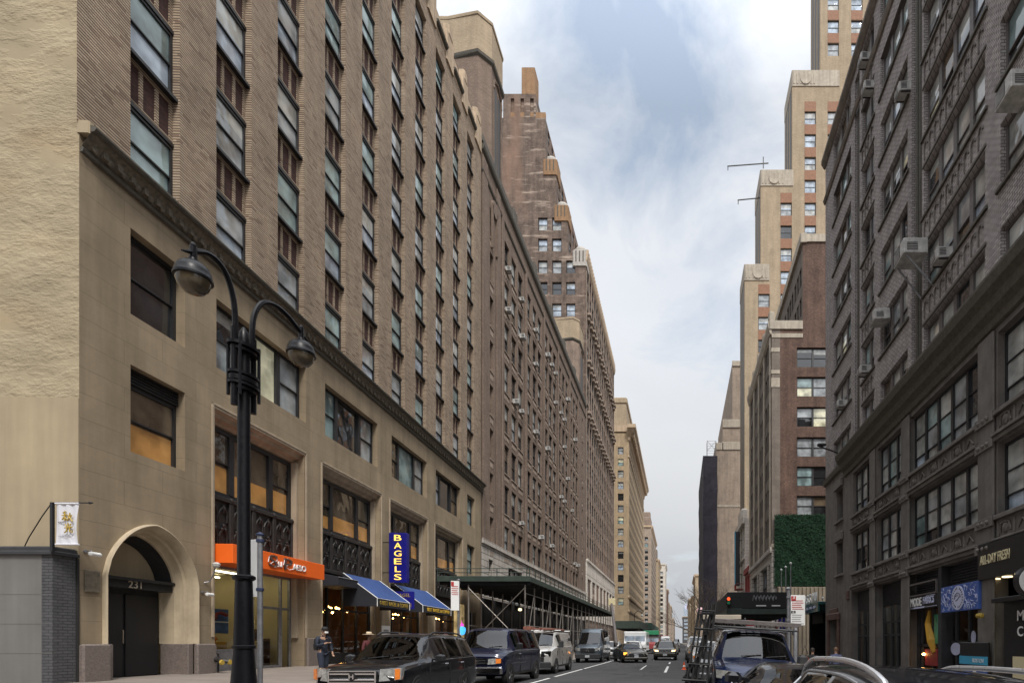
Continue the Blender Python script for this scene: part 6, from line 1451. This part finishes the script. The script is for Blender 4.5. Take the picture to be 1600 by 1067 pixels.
SPR=dict(st=[(0,.5,1.0,1.06,.86,.82,.74),(.07,.36,1.1,1.16,.97,.90,.80),(.45,.30,1.2,1.28,1.0,.95,.84),(.72,.30,1.28,1.38,1.01,.97,.86),(1.55,.30,1.35,2.3,1.01,.98,.76),(1.85,.30,1.36,2.55,1.01,.985,.78),(2.25,.30,1.36,2.62,1.01,.985,.79),(2.35,.30,1.36,2.63,1.01,.985,.79),(3.7,.30,1.36,2.63,1.01,.985,.79),(3.8,.30,1.36,2.63,1.01,.985,.79),(5.3,.30,1.36,2.62,1.01,.985,.79),(5.85,.36,1.36,2.55,1.0,.96,.77),(5.95,.45,1.3,2.4,.97,.93,.74)],
    fl=['','','','w','s','s','','s','','s','',''],wy=(1.05,4.95),wr=.36,grille=(.80,1.12,.52),bars=4,barm='rubber_trim',badge='star',head=(.56,.92,.90,1.16,.2),mirror=(1.02,1.3,1.36),mh=.34,mirm='rubber_trim',handles=(2.0,),hz=1.15,hm='rubber_trim',bumper=(.36,.70),bm='rubber_trim',plate=(0,.42),seams=(1.2,2.3,3.75),sill=.33)
METRIS=dict(st=[(0,.5,.86,.92,.80,.74,.66),(.08,.34,.96,1.02,.92,.86,.76),(.45,.28,1.06,1.13,.96,.92,.80),(.95,.27,1.13,1.22,.965,.94,.82),(1.75,.27,1.17,1.80,.965,.95,.70),(2.0,.27,1.17,1.86,.965,.95,.74),(2.45,.27,1.17,1.88,.965,.95,.75),(2.55,.27,1.17,1.88,.965,.95,.75),(3.7,.27,1.17,1.88,.965,.95,.75),(4.9,.28,1.17,1.86,.96,.94,.74),(5.1,.4,1.1,1.75,.92,.9,.7)],
    fl=['','','','w','s','s','','s','',''],wy=(.95,4.1),wr=.34,grille=(.62,.90,.46),bars=2,badge='star',head=(.52,.90,.78,.98,.3),mirror=(.98,1.45,1.13),mh=.24,mirm='rubber_trim',handles=(2.1,),hz=1.0,bumper=(.32,.58),plate=(0,.36),seams=(1.4,2.5))
SEDAN=dict(st=[(0,.42,.66,.70,.80,.76,.70),(.08,.26,.74,.78,.92,.86,.78),(.5,.2,.84,.88,.945,.90,.80),(1.35,.19,.94,.99,.95,.91,.80),(2.15,.19,.98,1.36,.95,.91,.60),(2.45,.19,.985,1.42,.95,.91,.60),(2.9,.19,.985,1.43,.95,.91,.60),(2.98,.19,.985,1.43,.95,.91,.60),(3.55,.19,.985,1.38,.95,.91,.58),(4.5,.22,.98,1.06,.94,.89,.72),(4.85,.3,.9,.98,.92,.85,.74),(4.95,.42,.8,.86,.86,.8,.7)],
    fl=['','','','w','s','s','','s','r','',''],wy=(.92,3.8),wr=.34,grille=(.36,.70,.48),bars=6,barm='rubber_trim',head=(.52,.88,.62,.77,.22),mirror=(.94,1.75,.98),mh=.14,handles=(2.5,3.3),hz=.83,bumper=(.26,.42),plate=(0,.40),seams=(1.7,2.94,3.7),sill=.25)
COUPE=dict(SEDAN,st=[tuple([s[0],s[1],s[2]-.10*(s[3] > .95),s[3]-(.19 if s[3] > 1.2 else .08 if s[3] > .95 else .0)]+list(s[4:])) for s in SEDAN['st']])
XO=dict(SUV,st=[tuple([s[0],s[1],s[2]-.03,s[3]-(.10 if s[3] > 1.3 else .03)]+list(s[4:])) for s in SUV['st']],badge=None,bars=3,rails=None,head=(.56,.92,.74,.90,.24),mirm='rubber_trim')
WAG=dict(SUV,st=[(0,.4,.72,.78,.84,.80,.74),(.08,.3,.80,.84,.93,.88,.80),(.4,.25,.86,.92,.97,.93,.83),(1.25,.24,.93,.99,.985,.95,.84),(1.75,.24,.95,1.20,.985,.945,.70),(2.15,.24,.965,1.335,.985,.945,.70),(2.5,.24,.97,1.385,.985,.945,.70),(2.9,.24,.97,1.405,.985,.945,.70),(3.0,.24,.97,1.405,.985,.945,.70),(3.9,.24,.97,1.385,.985,.945,.69),(4.3,.25,.97,1.30,.97,.93,.68),(4.7,.28,.98,1.02,.96,.90,.70),(4.8,.4,.9,.96,.90,.84,.74)],
    fl=['','','','w','w','s','s','','s','s','r',''],badge=None,rails=1.22,railm='rail_silver',railr=.023,trimline=True)
left='vehicles parked along the left kerb'
vehicle('parked_suv','black suv with chrome two-bar grille, nearest parked car on the left','suv',(-7.08,11.8,0),0,SUV,'paint_black',left)
v=vehicle('parked_van','dark navy passenger van with chrome bumper and amber indicator, parked behind the black suv','van',(-7.11,18.9,0),0,VANE,'paint_navy',left)
v=vehicle('parked_van','silver cargo van with black bumper, parked behind the navy van','van',(-7.12,26.0,0),0,TRANSIT,'paint_silver',left)
c=MB(); [c.box(1.0,3.75+.16*q,1.62,1.012,3.86+.16*q,1.78) for q in range(5)]; c.build('lettering','charcoal',v)
v=vehicle('parked_van','tall slate blue passenger van, parked behind the silver cargo van','van',(-6.95,41.0,0),0,SPR,'paint_slate',left)
vehicle('parked_car','white hatchback parked behind the slate blue van','car',(-6.7,50.5,0),0,XO,'paint_white',left,small=True)
traf='traffic coming up the street'
vehicle('moving_car','black sedan pulling out with a glowing amber indicator, middle of the road','car',(-3.25,40.6,.02),R(17),dict(SEDAN,badge='rings',head=(.42,.93,.56,.80,.22),amber=(.44,.92),ambs=(-1,),amberm='tail_orange',grille=(.34,.70,.55)),'paint_olive',traf)
vehicle('moving_suv','dark brown suv following the black sedan in the right lane','suv',(-1.25,46.2,.02),0,dict(XO,headm='head_warm'),'paint_olive',traf,small=True)
vehicle('moving_suv','white suv behind the black sedan in the left lane','suv',(-4.9,55,.02),0,XO,'paint_white',traf,small=True)
vehicle('moving_car','dark sedan further back in the right lane, second behind the brown suv','car',(-1.1,66,.02),0,SEDAN,'paint_grey',traf,small=True)
vehicle('moving_van','white van in the middle of the road far back, under the red sign','van',(-2.9,80,.02),0,TRANSIT,'paint_white',traf,small=True)
vehicle('moving_car','dark car far back in the right lane, behind the dark sedan','car',(-.9,84,.02),0,SEDAN,'paint_black',traf,small=True)
vehicle('moving_car','silver car farthest back in the right lane','car',(-.9,104,.02),0,SEDAN,'paint_silver',traf,small=True)
vehicle('moving_van','silver van far back by the avenue in the left lane','van',(-4.6,118,.02),0,SPR,'paint_silver',traf,small=True)
vehicle('moving_car','grey car far back in the middle of the road at the avenue','car',(-2.4,128,.02),0,SEDAN,'paint_grey',traf,small=True)
for y,x,S_,p_,lb in ((72,-2.6,XO,'paint_silver','silver suv in the middle of the road before the white van'),(92,-4.4,SEDAN,'paint_black','black car in the left lane beyond the food truck'),(97,-2.6,SPR,'paint_white','tall white van far back in the middle of the road'),(112,-2.5,XO,'paint_black','black suv far back in the middle of the road'),(140,-1.0,XO,'paint_white','white car far back in the right lane past the avenue'),(155,-2.6,SEDAN,'paint_red','red car in the middle of the avenue crossing'),(170,-1.0,SPR,'paint_grey','grey van in the right lane at the avenue crossing')):
    vehicle('moving_car' if S_ is not SPR else 'moving_van',lb,'car' if S_ is not SPR else 'van',(x,y,.02),0,S_,p_,traf,small=True)
def truck(label,loc,w,h,L,body,cabm,extra=None):
    t=thing('box_truck',label,'truck',loc); c=MB(); c.bbox(-w/2,.5,.6,w/2,L,h,.08); c.build('cargo_box',body,t)
    c=MB(); c.loft([[(-w/2+.05,y,z0),(w/2-.05,y,z0),(w/2-.05,y+dy,z1),(-w/2+.05,y+dy,z1)] for y,z0,z1,dy in ((0,.5,1.3,.1),(.5,.5,h-.35,.2))],True); c.poly([(-w/2+.05,0,.5),(w/2-.05,0,.5),(w/2-.05,.1,1.3),(-w/2+.05,.1,1.3)]); c.build('cab',cabm,t)
    c=MB(); c.box(-w/2+.15,-.0+.28,1.35,-.04,.47,h-.5); c.box(.04,.28,1.35,w/2-.15,.47,h-.5); c.build('windscreen','pane_sky',t)
    for sx in (-1,1): c=MB(); c.lathe([(.1,-.03),(.1,0)],10,(sx*(w/2-.35),-.01,.8),axis='y'); c.build('headlight','lens_clear',t)
    c=MB(); c.bbox(-w/2+.1,-.08,.45,w/2-.1,.05,.68,.04); c.build('bumper','rubber_trim',t)
    for y in (1.0,L-1.2):
        for sx in (-1,1): wheel(t,sx*(w/2-.2),y,.4,.25,sx)
    if extra: c=MB(); c.bbox(-w/2+.1,.3,h,w/2-.1,.6,h+.55,.03); c.build('roof_board',extra,t)
truck('white step van with a broad split windscreen, in the left lane behind the white suv',(-5.0,60.5,.02),2.5,2.75,6.5,'paint_white','paint_white')
truck('pale red food truck with a green board on top, behind the white step van',(-3.9,74,.02),2.3,2.6,6,'frame_grey','red_paint','paint_green')
truck('small red box truck far down the left side of the street',(-4.6,142,.02),3.2,3.3,6,'paint_red','paint_red')
# right kerb: everything leans with the fall of the road
right='vehicles parked along the right kerb'; RL=R(3.6)
v=vehicle('parked_van','dark blue van with a roof ladder rack and side glass rack, on the right','van',(1.60,11.1,-.04),R(-2),METRIS,'paint_blue',right,roll=RL)
c=MB()
for x0 in (-.98,):
    for y in (-.1,.35,.8,1.5,2.3,3.1,3.9): 
        c.tube([(-1.42,y,.25),(-1.28,y,1.2),(-1.03,y,2.35)],.05,6)
    for z,x in ((.35,-1.42),(.8,-1.36),(1.25,-1.29),(1.7,-1.18),(2.1,-1.08)): c.tube([(x,-.2,z),(x,4.0,z)],.04,5)
    c.box(-1.5,-.1,.15,-1.2,4,.25); c.tube([(-1.42,-.1,.25),(-1.05,.2,.9)],.03,5); c.tube([(-1.28,-.1,1.2),(-1.55,-.1,.8)],.02,5)
    for y in (.0,.3,.6): c.tube([(-1.5,y-.1,.5+y*.3),(-1.5,y-.15,.8+y*.3)],.04,5)
for y in (-.25,.55):
    for i in range(5): c.tube([(-1.56+.11*i,y,.22),(-1.33+.08*i,y+.1,2.32)],.019,5)
    for k in range(6): z=.35+.36*k; q=(z-.22)/2.1; c.tube([(-1.58+.23*q,y,z),(-1.12+.12*q,y,z)],.017,5)
    c.tube([(-1.6,y-.05,.75),(-1.1,y-.05,.75)],.025,5)
c.build('glass_rack','black_matte',v); c=MB(); c.box(-1.56,-.18,.12,-1.3,-.10,.22); c.build('marker_lamp','tail_orange',v)
c=MB()
for y in (1.75,3.2): c.tube([(-1.0,y,1.92),(1.0,y,1.92)],.03,5); c.tube([(-.9,y,1.82),(-.9,y,1.94)],.03,5); c.tube([(.9,y,1.82),(.9,y,1.94)],.03,5)
c.build('roof_rack','charcoal',v)
t=thing('ladder','long pale ladder lying across the blue van roof rack','ladder',(1.6,12.8,1.98),(0,RL,R(-2)))
c=MB()
for y in (0,.42): c.bbox(-1.0,y,0,1.25,y+.05,.09,.01)
for k in range(12): c.tube([(-.9+.18*k,0,.045),(-.9+.18*k,.45,.045)],.018,5)
c.build('ladder','frame_grey',t)
t=thing('plank','short pale plank on top of the ladder on the blue van','plank',(1.0,12.85,2.1),R(-4)); c=MB(); c.bbox(-.45,0,0,.45,.2,.1,.01); c.build('board','stone_light',t)
t=thing('work_lamp','round pink-white lamp fixed above the glass rack','lamp',(.45,12.0,2.25)); c=MB(); c.lathe([(.02,-.05),(.075,-.03),(.075,.02),(.04,.05)],14,axis='y'); c.build('disc','lens_pink',t); c=MB(); c.tube([(0,.06,0),(.05,.1,-.3)],.02,5); c.build('stalk','charcoal',t)
vehicle('parked_car','low black sports sedan, parked in front of the blue van at the right kerb','car',(1.70,6.05,-.06),R(-2),COUPE,'paint_black',right,roll=RL)
vehicle('parked_wagon','black wagon with thick silver roof rails, nearest car at the lower right','car',(1.78,1.25,-.085),R(-1),WAG,'paint_black',right,roll=RL)
for i,(y,S_,p_,lb) in enumerate(((20.5,SEDAN,'paint_grey','grey sedan parked behind the blue van'),(26.8,XO,'paint_white','white suv parked behind the grey sedan on the right'),(33,SEDAN,'paint_black','black sedan parked beside the right scaffold shed'),(39.5,XO,'paint_grey','grey suv parked beyond the black sedan on the right'),(47,TRANSIT,'paint_white','white cargo van parked far along the right kerb'))):
    vehicle('parked_car' if S_ is not TRANSIT else 'parked_van',lb,'car' if S_ is not TRANSIT else 'van',(1.55,y,-.05),0,S_,p_,right,roll=RL,small=True)
t=thing('ladder','red-brown ladder and timbers strapped on the silver cargo van roof','ladder',(-7.5,27.6,2.14)); c=MB()
for x in (0,.35): c.bbox(x,0,.06,x+.06,3.2,.16,.01)
for k in range(10): c.tube([(0,.15+.33*k,.11),(.4,.15+.33*k,.11)],.02,5)
c.build('ladder','rust_load',t); c=MB(); c.bbox(-.5,.2,.05,-.1,1.0,.22,.02); c.bbox(.5,0,.05,1.1,2.6,.13,.02); c.build('timber','rust_load',t)
c=MB()
for y in (.3,2.6): c.tube([(-.6,y,.02),(1.4,y,.02)],.03,5)
c.build('cross_bar','white',t)
# ================================================================== PEOPLE
def skin(name,V,E,m,parent,sub=1,mats=None):
    me=bpy.data.meshes.new(name); me.from_pydata([v[:3] for v in V],E,[]); o=bpy.data.objects.new(name,me); COL.objects.link(o)
    md=o.modifiers.new('s','SKIN'); md.use_smooth_shade=True; md.branch_smoothing=.3
    o.modifiers.new('u','SUBSURF').levels=sub; o.modifiers['u'].render_levels=sub
    sv=me.skin_vertices[0].data
    for i,v in enumerate(V): sv[i].radius=(v[3],v[4] if len(v) > 4 else v[3])
    sv[0].use_root=True
    dg=bpy.context.evaluated_depsgraph_get(); dg.update(); m2=bpy.data.meshes.new_from_object(o.evaluated_get(dg)); bpy.data.objects.remove(o)
    m2.materials.clear(); m2.materials.append(M[m]); m2.name=name
    for p in m2.polygons: p.use_smooth=True
    return link(name,m2,parent)
def person(label,loc,rz,h,skinm,top,trou,shoe,armL,armR,lean=0.,stride=.12,headtilt=0.,hat=None,hairm='hair'):
    """front faces -y; armL/armR: elbow and wrist offsets from the shoulder"""
    t=thing('person',label,'person',loc,rz); k=h/1.78; L=lean
    P=lambda x,y,z:(x*k,(y-L*max(z-.95,0))*k,z*k)
    def v(x,y,z,r,r2=None): return (*P(x,y,z),r*k,(r2 or r)*k)
    sh={-1:(-.19,.0,1.44),1:(.19,.0,1.44)}; arms={-1:armL,1:armR}
    V=[v(0,0,.96,.13,.10),v(0,0,1.15,.13,.10),v(0,.0,1.36,.145,.10),v(0,.0,1.47,.075,.065),v(0,-.02,1.53,.055),v(0,-.03-headtilt*.3,1.60,.07,.08),v(0,-.035-headtilt*.6,1.68,.076,.094),v(0,-.02-headtilt*.5,1.745,.055,.065)]
    E=[(0,1),(1,2),(2,3),(3,4),(4,5),(5,6),(6,7)]
    hands=[]
    for s in (-1,1):
        n=len(V); ex,ey,ez=arms[s][0]; wx,wy,wz=arms[s][1]; x0,y0,z0=sh[s]
        V+=[v(x0,y0,z0,.055),v(x0+s*ex,y0+ey,z0+ez,.042),v(x0+s*wx,y0+wy,z0+wz,.028)]; E+=[(2,n),(n,n+1),(n+1,n+2)]
        d=Vector((s*(wx-ex),wy-ey,wz-ez)).normalized(); w=Vector((x0+s*wx,y0+wy,z0+wz)); pm=w+d*.06
        V.append(v(pm.x,pm.y,pm.z,.034,.018)); E.append((n+2,n+3)); a=Vector((s*d.z*0+ (1 if abs(d.z) > .5 else 0)*0,0,0))
        side=d.cross(Vector((0,1,0) if abs(d.z) > .6 else (0,0,1))).normalized(); cur=d.cross(side).normalized()
        for q,(o_,ln) in enumerate(((-.026,.062),(-.009,.075),(.009,.07),(.026,.055))):
            b=pm+side*o_+d*.035; m_=b+d*ln*.6+cur*.012; e=b+d*ln+cur*.035; i=len(V); V+=[v(*b,.0095),v(*m_,.0085),v(*e,.007)]; E+=[(n+3,i),(i,i+1),(i+1,i+2)]
        b=pm+side*-.035-d*.02+cur*.01; e=b-side*.02+d*.045+cur*.02; i=len(V); V+=[v(*b,.012),v(*e,.009)]; E+=[(n+3,i),(i,i+1)]; hands.append(P(*(pm+d*.05)))
    for s in (-1,1):
        n=len(V); y=s*stride; V+=[v(s*.09,0,.90,.09),v(s*.10,y*.5-.02,.50,.06),v(s*.10,y,.10,.042),v(s*.10,y-.13,.04,.035,.028)]; E+=[(0,n),(n,n+1),(n+1,n+2),(n+2,n+3)]
    body=skin('body',V,E,skinm,t,1)
    # face: nose, ears, eyes, mouth
    hd=Vector(P(0,-.035-headtilt*.6,1.66)); c=MB(); c.loft([[(hd.x-.014*k,hd.y-.085*k,hd.z-.02*k),(hd.x+.014*k,hd.y-.085*k,hd.z-.02*k),(hd.x,hd.y-.088*k,hd.z+.03*k)],[(hd.x-.006*k,hd.y-.11*k,hd.z-.018*k),(hd.x+.006*k,hd.y-.11*k,hd.z-.018*k),(hd.x,hd.y-.09*k,hd.z+.028*k)]],True)
    for s in (-1,1): c.lathe([(.004,-.02*k),(.018*k,0),(.004,.02*k)],6,(hd.x+s*.078*k,hd.y+.01,hd.z))
    c.build('face',skinm,t)
    c=MB()
    for s in (-1,1): c.lathe([(.002,-.006),(.011*k,0),(.002,.006)],6,(hd.x+s*.03*k,hd.y-.088*k,hd.z+.022*k))
    c.box(hd.x-.022*k,hd.y-.092*k,hd.z-.048*k,hd.x+.022*k,hd.y-.086*k,hd.z-.041*k); c.build('eyes','hair',t)
    # clothing grown over the same skeleton
    JV=[v(0,0,.80,.17,.13),v(0,0,1.12,.155,.12),v(0,0,1.36,.165,.12),v(0,0,1.47,.085,.08),v(0,-.015,1.535,.072,.07)]; JE=[(0,1),(1,2),(2,3),(3,4)]
    for s in (-1,1):
        n=len(JV); ex,ey,ez=arms[s][0]; wx,wy,wz=arms[s][1]; x0,y0,z0=sh[s]; f=.92
        JV+=[v(x0,y0,z0,.075),v(x0+s*ex,y0+ey,z0+ez,.06),v(x0+s*(ex+(wx-ex)*f),y0+ey+(wy-ey)*f,z0+ez+(wz-ez)*f,.045)]; JE+=[(2,n),(n,n+1),(n+1,n+2)]
    skin('jacket',JV,JE,top,t,1)
    TV=[v(0,0,1.02,.15,.115)]; TE=[]
    for s in (-1,1):
        n=len(TV); y=s*stride; TV+=[v(s*.09,0,.88,.125),v(s*.10,y*.5-.02,.50,.09),v(s*.10,y,.11,.062)]; TE+=[(0,n),(n,n+1),(n+1,n+2)]
    skin('trousers',TV,TE,trou,t,1)
    for s in (-1,1):
        c=MB(); y=s*stride; a=[(-.045,-.19),(.045,-.19),(.055,-.1),(.045,.07),(-.045,.07),(-.055,-.1)]; X,Y,Z=P(s*.10,y,0); c.loft([[(X+p*k,Y+q*k,0) for p,q in a],[(X+p*k,Y+q*k,.05*k) for p,q in a],[(X+p*.7*k,Y+(q*.7+.02)*k,.10*k) for p,q in a]],True); c.poly([(X+p*.7*k,Y+(q*.7+.02)*k,.10*k) for p,q in a]); c.build('shoe',shoe,t)
    c=MB(); ht=Vector(P(0,-.02-headtilt*.55,1.70))
    c.lathe([(.088*k,-.06*k),(.094*k,0),(.085*k,.045*k),(.05*k,.085*k),(.01,.095*k)],14,(ht.x,ht.y+.015*k,ht.z)); c.build('hair',hairm,t,smooth=True)
    if hat == 'cap': c=MB(); c.bbox(hd.x-.05*k,hd.y-.112*k,hd.z-.075*k,hd.x+.05*k,hd.y-.03*k,hd.z-.005*k,.02); c.build('face_mask','white',t)
    if hat == 'cap':
        c=MB(); c.lathe([(.099*k,.0),(.10*k,.03*k),(.088*k,.075*k),(.05*k,.105*k),(.01,.11*k)],16,(ht.x,ht.y+.01*k,ht.z)); c.prism([(ht.x-.08*k,ht.y-.06*k),(ht.x+.08*k,ht.y-.06*k),(ht.x+.06*k,ht.y-.17*k),(ht.x-.06*k,ht.y-.17*k)],ht.z+.005,ht.z+.02*k,'xy'); c.build('cap','cloth_black',t,smooth=True)
    if hat == 'maroon':
        c=MB(); c.lathe([(.10*k,-.03),(.102*k,.03*k),(.088*k,.08*k),(.05*k,.11*k),(.01,.115*k)],16,(ht.x,ht.y+.01*k,ht.z)); c.build('cap','cloth_maroon',t,smooth=True)
    if hat == 'sun':
        c=MB(); c.lathe([(.24*k,.01),(.25*k,.02),(.11*k,.035*k),(.10*k,.10*k),(.085*k,.13*k),(.05*k,.12*k),(.01,.11*k)],18,(ht.x,ht.y+.01*k,ht.z)); o=c.build('straw_hat','straw',t,smooth=True); o.rotation_euler=(0,0,0)
        c=MB(); c.lathe([(.112*k,.036*k),(.11*k,.06*k)],18,(ht.x,ht.y+.01*k,ht.z)); c.build('hat_band','cloth_maroon',t)
    return t,hands,P,k
hang=((.06,.02,-.29),(.05,-.04,-.54))
p,hn,P,k=person('person in dark jacket and cap with a backpack, looking at a phone on the left',(-12.35,18.85,.265),R(65),1.80,'skin','jacket_navy','jeans','cloth_black',((.05,-.04,-.29),(-.10,-.28,-.20)),((.08,.02,-.29),(.06,-.10,-.52)),headtilt=.12,hat='cap',stride=.10)
c=MB(); c.bbox(-.16*k,.10*k,1.0*k,.16*k,.32*k,1.45*k,.07); c.bbox(-.12*k,.30*k,1.05*k,.12*k,.38*k,1.25*k,.03); o=c.build('backpack','cloth_black',None,(-12.35,18.85,.265),R(65)); tag(o,'black backpack worn by the person with the phone','backpack')
h=hn[0]; c=MB(); c.bbox(h[0]-.035,h[1]-.03,h[2]-.0,h[0]+.035,h[1]-.02,h[2]+.14,.004); o=c.build('phone','black_ink',None,(-12.35,18.85,.265),R(65)); tag(o,'dark phone held up by the person with the backpack','phone')
person('person in a pale straw sun hat passing behind the black suv',(-11.6,20.3,.24),R(70),1.66,'skin_dark','cloth_maroon','cloth_black','cloth_black',hang,hang,hat='sun')
person('person in a maroon cap behind the roof of the black suv',(-9.8,22.8,.18),R(10),1.72,'skin','cloth_black','jeans','cloth_black',hang,hang,hat='maroon')
person('person with dark hair and black coat on the right pavement',(4.45,18.2,-.06),R(170),1.42,'skin','cloth_black','cloth_black','cloth_black',hang,hang,lean=.08)
person('person with grey-brown hair and blue-grey blazer on the right pavement, walking away',(5.35,18.6,-.08),R(175),1.46,'skin','blazer','cloth_black','cloth_black',hang,hang,lean=.06,hairm='wood')
t=thing('shoulder_bag','orange patterned bag beside the person in the black coat','bag',(4.05,17.6,.85)); c=MB(); c.bbox(-.11,-.08,0,.11,.08,.26,.05); c.build('bag','cone_orange',t); c=MB(); c.tube([(-.1,0,.32),(0,0,.6),(.1,0,.32)],.015,5); c.build('strap','cloth_black',t)
for (x,y,lb,top) in ((-10.2,34,'person in a tan coat half hidden beyond the navy van','cloth_tan'),(5.6,60,'tiny distant person in black under the right scaffold shed','cloth_black')):
    person(lb,(x,y,.2 if x < 0 else -.1),R(20),1.72,'skin',top,'jeans','cloth_black',hang,hang)
# glowing shop sign behind the scaffold shed post
t=thing('neon_sign','blue and pink glowing window sign in the shop past the bagel awnings','sign',(-17.0,42.3,2.0)); c=MB(); c.lathe([(.05,.1),(.28,.2),(.36,.5),(.33,.7),(.1,.8)],10); c.build('blue_glow','neon_blue',t); c=MB(); c.lathe([(.18,.8),(.22,.95),(.08,1.05),(.06,1.25),(.02,1.3)],10); c.build('pink_glow','neon_pink',t)
t=thing('window_display','amber lit shop window display with fruit, under the neon sign','display',(-17.15,41.9,.5)); c=MB(); c.box(0,-.6,0,.2,.9,4.0); c.build('panel','pane_warm',t)
# ================================================================== SKY, LIGHT, CAMERA
w=bpy.data.worlds.new('World'); scn.world=w; w.use_nodes=True; nt=w.node_tree; bg=nt.nodes['Background']
SUN_EL,SUN_AZ=R(54),R(152)                             # azimuth clockwise from +y: behind the camera, slightly left
sk=nt.nodes.new('ShaderNodeTexSky'); sk.sky_type='NISHITA'; sk.sun_disc=False; sk.sun_elevation=SUN_EL; sk.sun_rotation=SUN_AZ; sk.air_density=1.0; sk.dust_density=1.0
def wn(typ,**kw):
    x=nt.nodes.new('ShaderNode'+typ)
    for k,v in kw.items():
        if k in x.inputs: x.inputs[k].default_value=v
        else: setattr(x,k,v)
    return x
tc=wn('TexCoord').outputs['Generated']
mp=wn('Mapping'); mp.inputs['Scale'].default_value=(1.0,1.0,1.7); nt.links.new(tc,mp.inputs['Vector'])
n1=wn('TexNoise',Scale=3.1,Detail=9.0,Roughness=.6,Distortion=.5); nt.links.new(mp.outputs[0],n1.inputs['Vector'])
n2=wn('TexNoise',Scale=1.5,Detail=6.0,Roughness=.5); nt.links.new(mp.outputs[0],n2.inputs['Vector'])
def wm(op,a,b):
    x=wn('Math',operation=op)
    for i,q in enumerate((a,b)):
        if isinstance(q,(int,float)): x.inputs[i].default_value=q
        else: nt.links.new(q,x.inputs[i])
    return x.outputs[0]
def wr(v,a,b,c,d):
    x=wn('MapRange'); nt.links.new(v,x.inputs[0])
    for i,q in enumerate((a,b,c,d)): x.inputs[i+1].default_value=q
    return x.outputs[0]
gap=Vector((.03,1,1.22)).normalized()                  # a break in the cloud high over the street
dp=wn('VectorMath',operation='DOT_PRODUCT'); nt.links.new(tc,dp.inputs[0]); dp.inputs[1].default_value=gap
hole=wr(dp.outputs['Value'],.957,.999,0,.46)
n1c=wm('ADD',wm('MULTIPLY',wm('SUBTRACT',n1.outputs['Fac'],.5),2.1),.62)
cov=wr(wm('SUBTRACT',n1c,hole),-.05,.45,.28,1)
tone=wr(n2.outputs['Fac'],.32,.68,0,1)
cm=wn('Mix',data_type='RGBA'); nt.links.new(tone,cm.inputs[0]); cm.inputs[6].default_value=(5.1,5.4,5.95,1); cm.inputs[7].default_value=(6.4,6.55,6.75,1)
sp=wn('SeparateXYZ'); nt.links.new(tc,sp.inputs[0])
low=wr(sp.outputs[2],.05,.50,.60,1.0)
cm2=wn('Mix',data_type='RGBA',blend_type='MULTIPLY'); cm2.inputs[0].default_value=1; nt.links.new(cm.outputs[2],cm2.inputs[6]); nt.links.new(low,cm2.inputs[7])
sk2=wn('Mix',data_type='RGBA',blend_type='MULTIPLY'); sk2.inputs[0].default_value=1; nt.links.new(sk.outputs[0],sk2.inputs[6]); sk2.inputs[7].default_value=(2.1,1.85,1.5,1)
mx=wn('Mix',data_type='RGBA'); nt.links.new(cov,mx.inputs[0]); nt.links.new(sk2.outputs[2],mx.inputs[6]); nt.links.new(cm2.outputs[2],mx.inputs[7])
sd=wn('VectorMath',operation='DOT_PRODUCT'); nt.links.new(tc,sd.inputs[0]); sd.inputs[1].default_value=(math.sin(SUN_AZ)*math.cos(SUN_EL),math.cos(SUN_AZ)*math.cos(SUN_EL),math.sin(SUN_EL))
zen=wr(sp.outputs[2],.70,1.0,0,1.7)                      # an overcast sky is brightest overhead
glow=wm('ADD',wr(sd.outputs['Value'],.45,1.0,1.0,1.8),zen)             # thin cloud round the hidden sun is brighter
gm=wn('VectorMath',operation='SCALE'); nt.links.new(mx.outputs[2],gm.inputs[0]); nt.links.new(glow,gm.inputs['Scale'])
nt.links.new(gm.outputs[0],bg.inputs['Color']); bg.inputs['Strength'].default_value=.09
sl=bpy.data.lights.new('sun','SUN'); sl.energy=2.0; sl.angle=R(14); sl.color=(1,.95,.88); so_=bpy.data.objects.new('sun',sl); COL.objects.link(so_)
d=Vector((math.sin(SUN_AZ)*math.cos(SUN_EL),math.cos(SUN_AZ)*math.cos(SUN_EL),math.sin(SUN_EL))); so_.rotation_euler=d.to_track_quat('Z','Y').to_euler()
cam=bpy.data.cameras.new('camera'); co_=bpy.data.objects.new('camera',cam); COL.objects.link(co_); scn.camera=co_
co_.location=(0,0,EYE); co_.rotation_euler=(R(90),0,0)
cam.sensor_width=36; cam.sensor_fit='HORIZONTAL'; cam.lens=F/1600*36; cam.shift_x=-(VX-800)/1600; cam.shift_y=(VY-533.5)/1600
cam.clip_start=.1; cam.clip_end=5000
scn.view_settings.view_transform='Standard'; scn.view_settings.look='None'; scn.view_settings.exposure=.68; scn.view_settings.gamma=1
scn.cycles.use_denoising=True; scn.cycles.max_bounces=6; scn.cycles.diffuse_bounces=3; scn.cycles.transparent_max_bounces=12; scn.cycles.sample_clamp_indirect=6
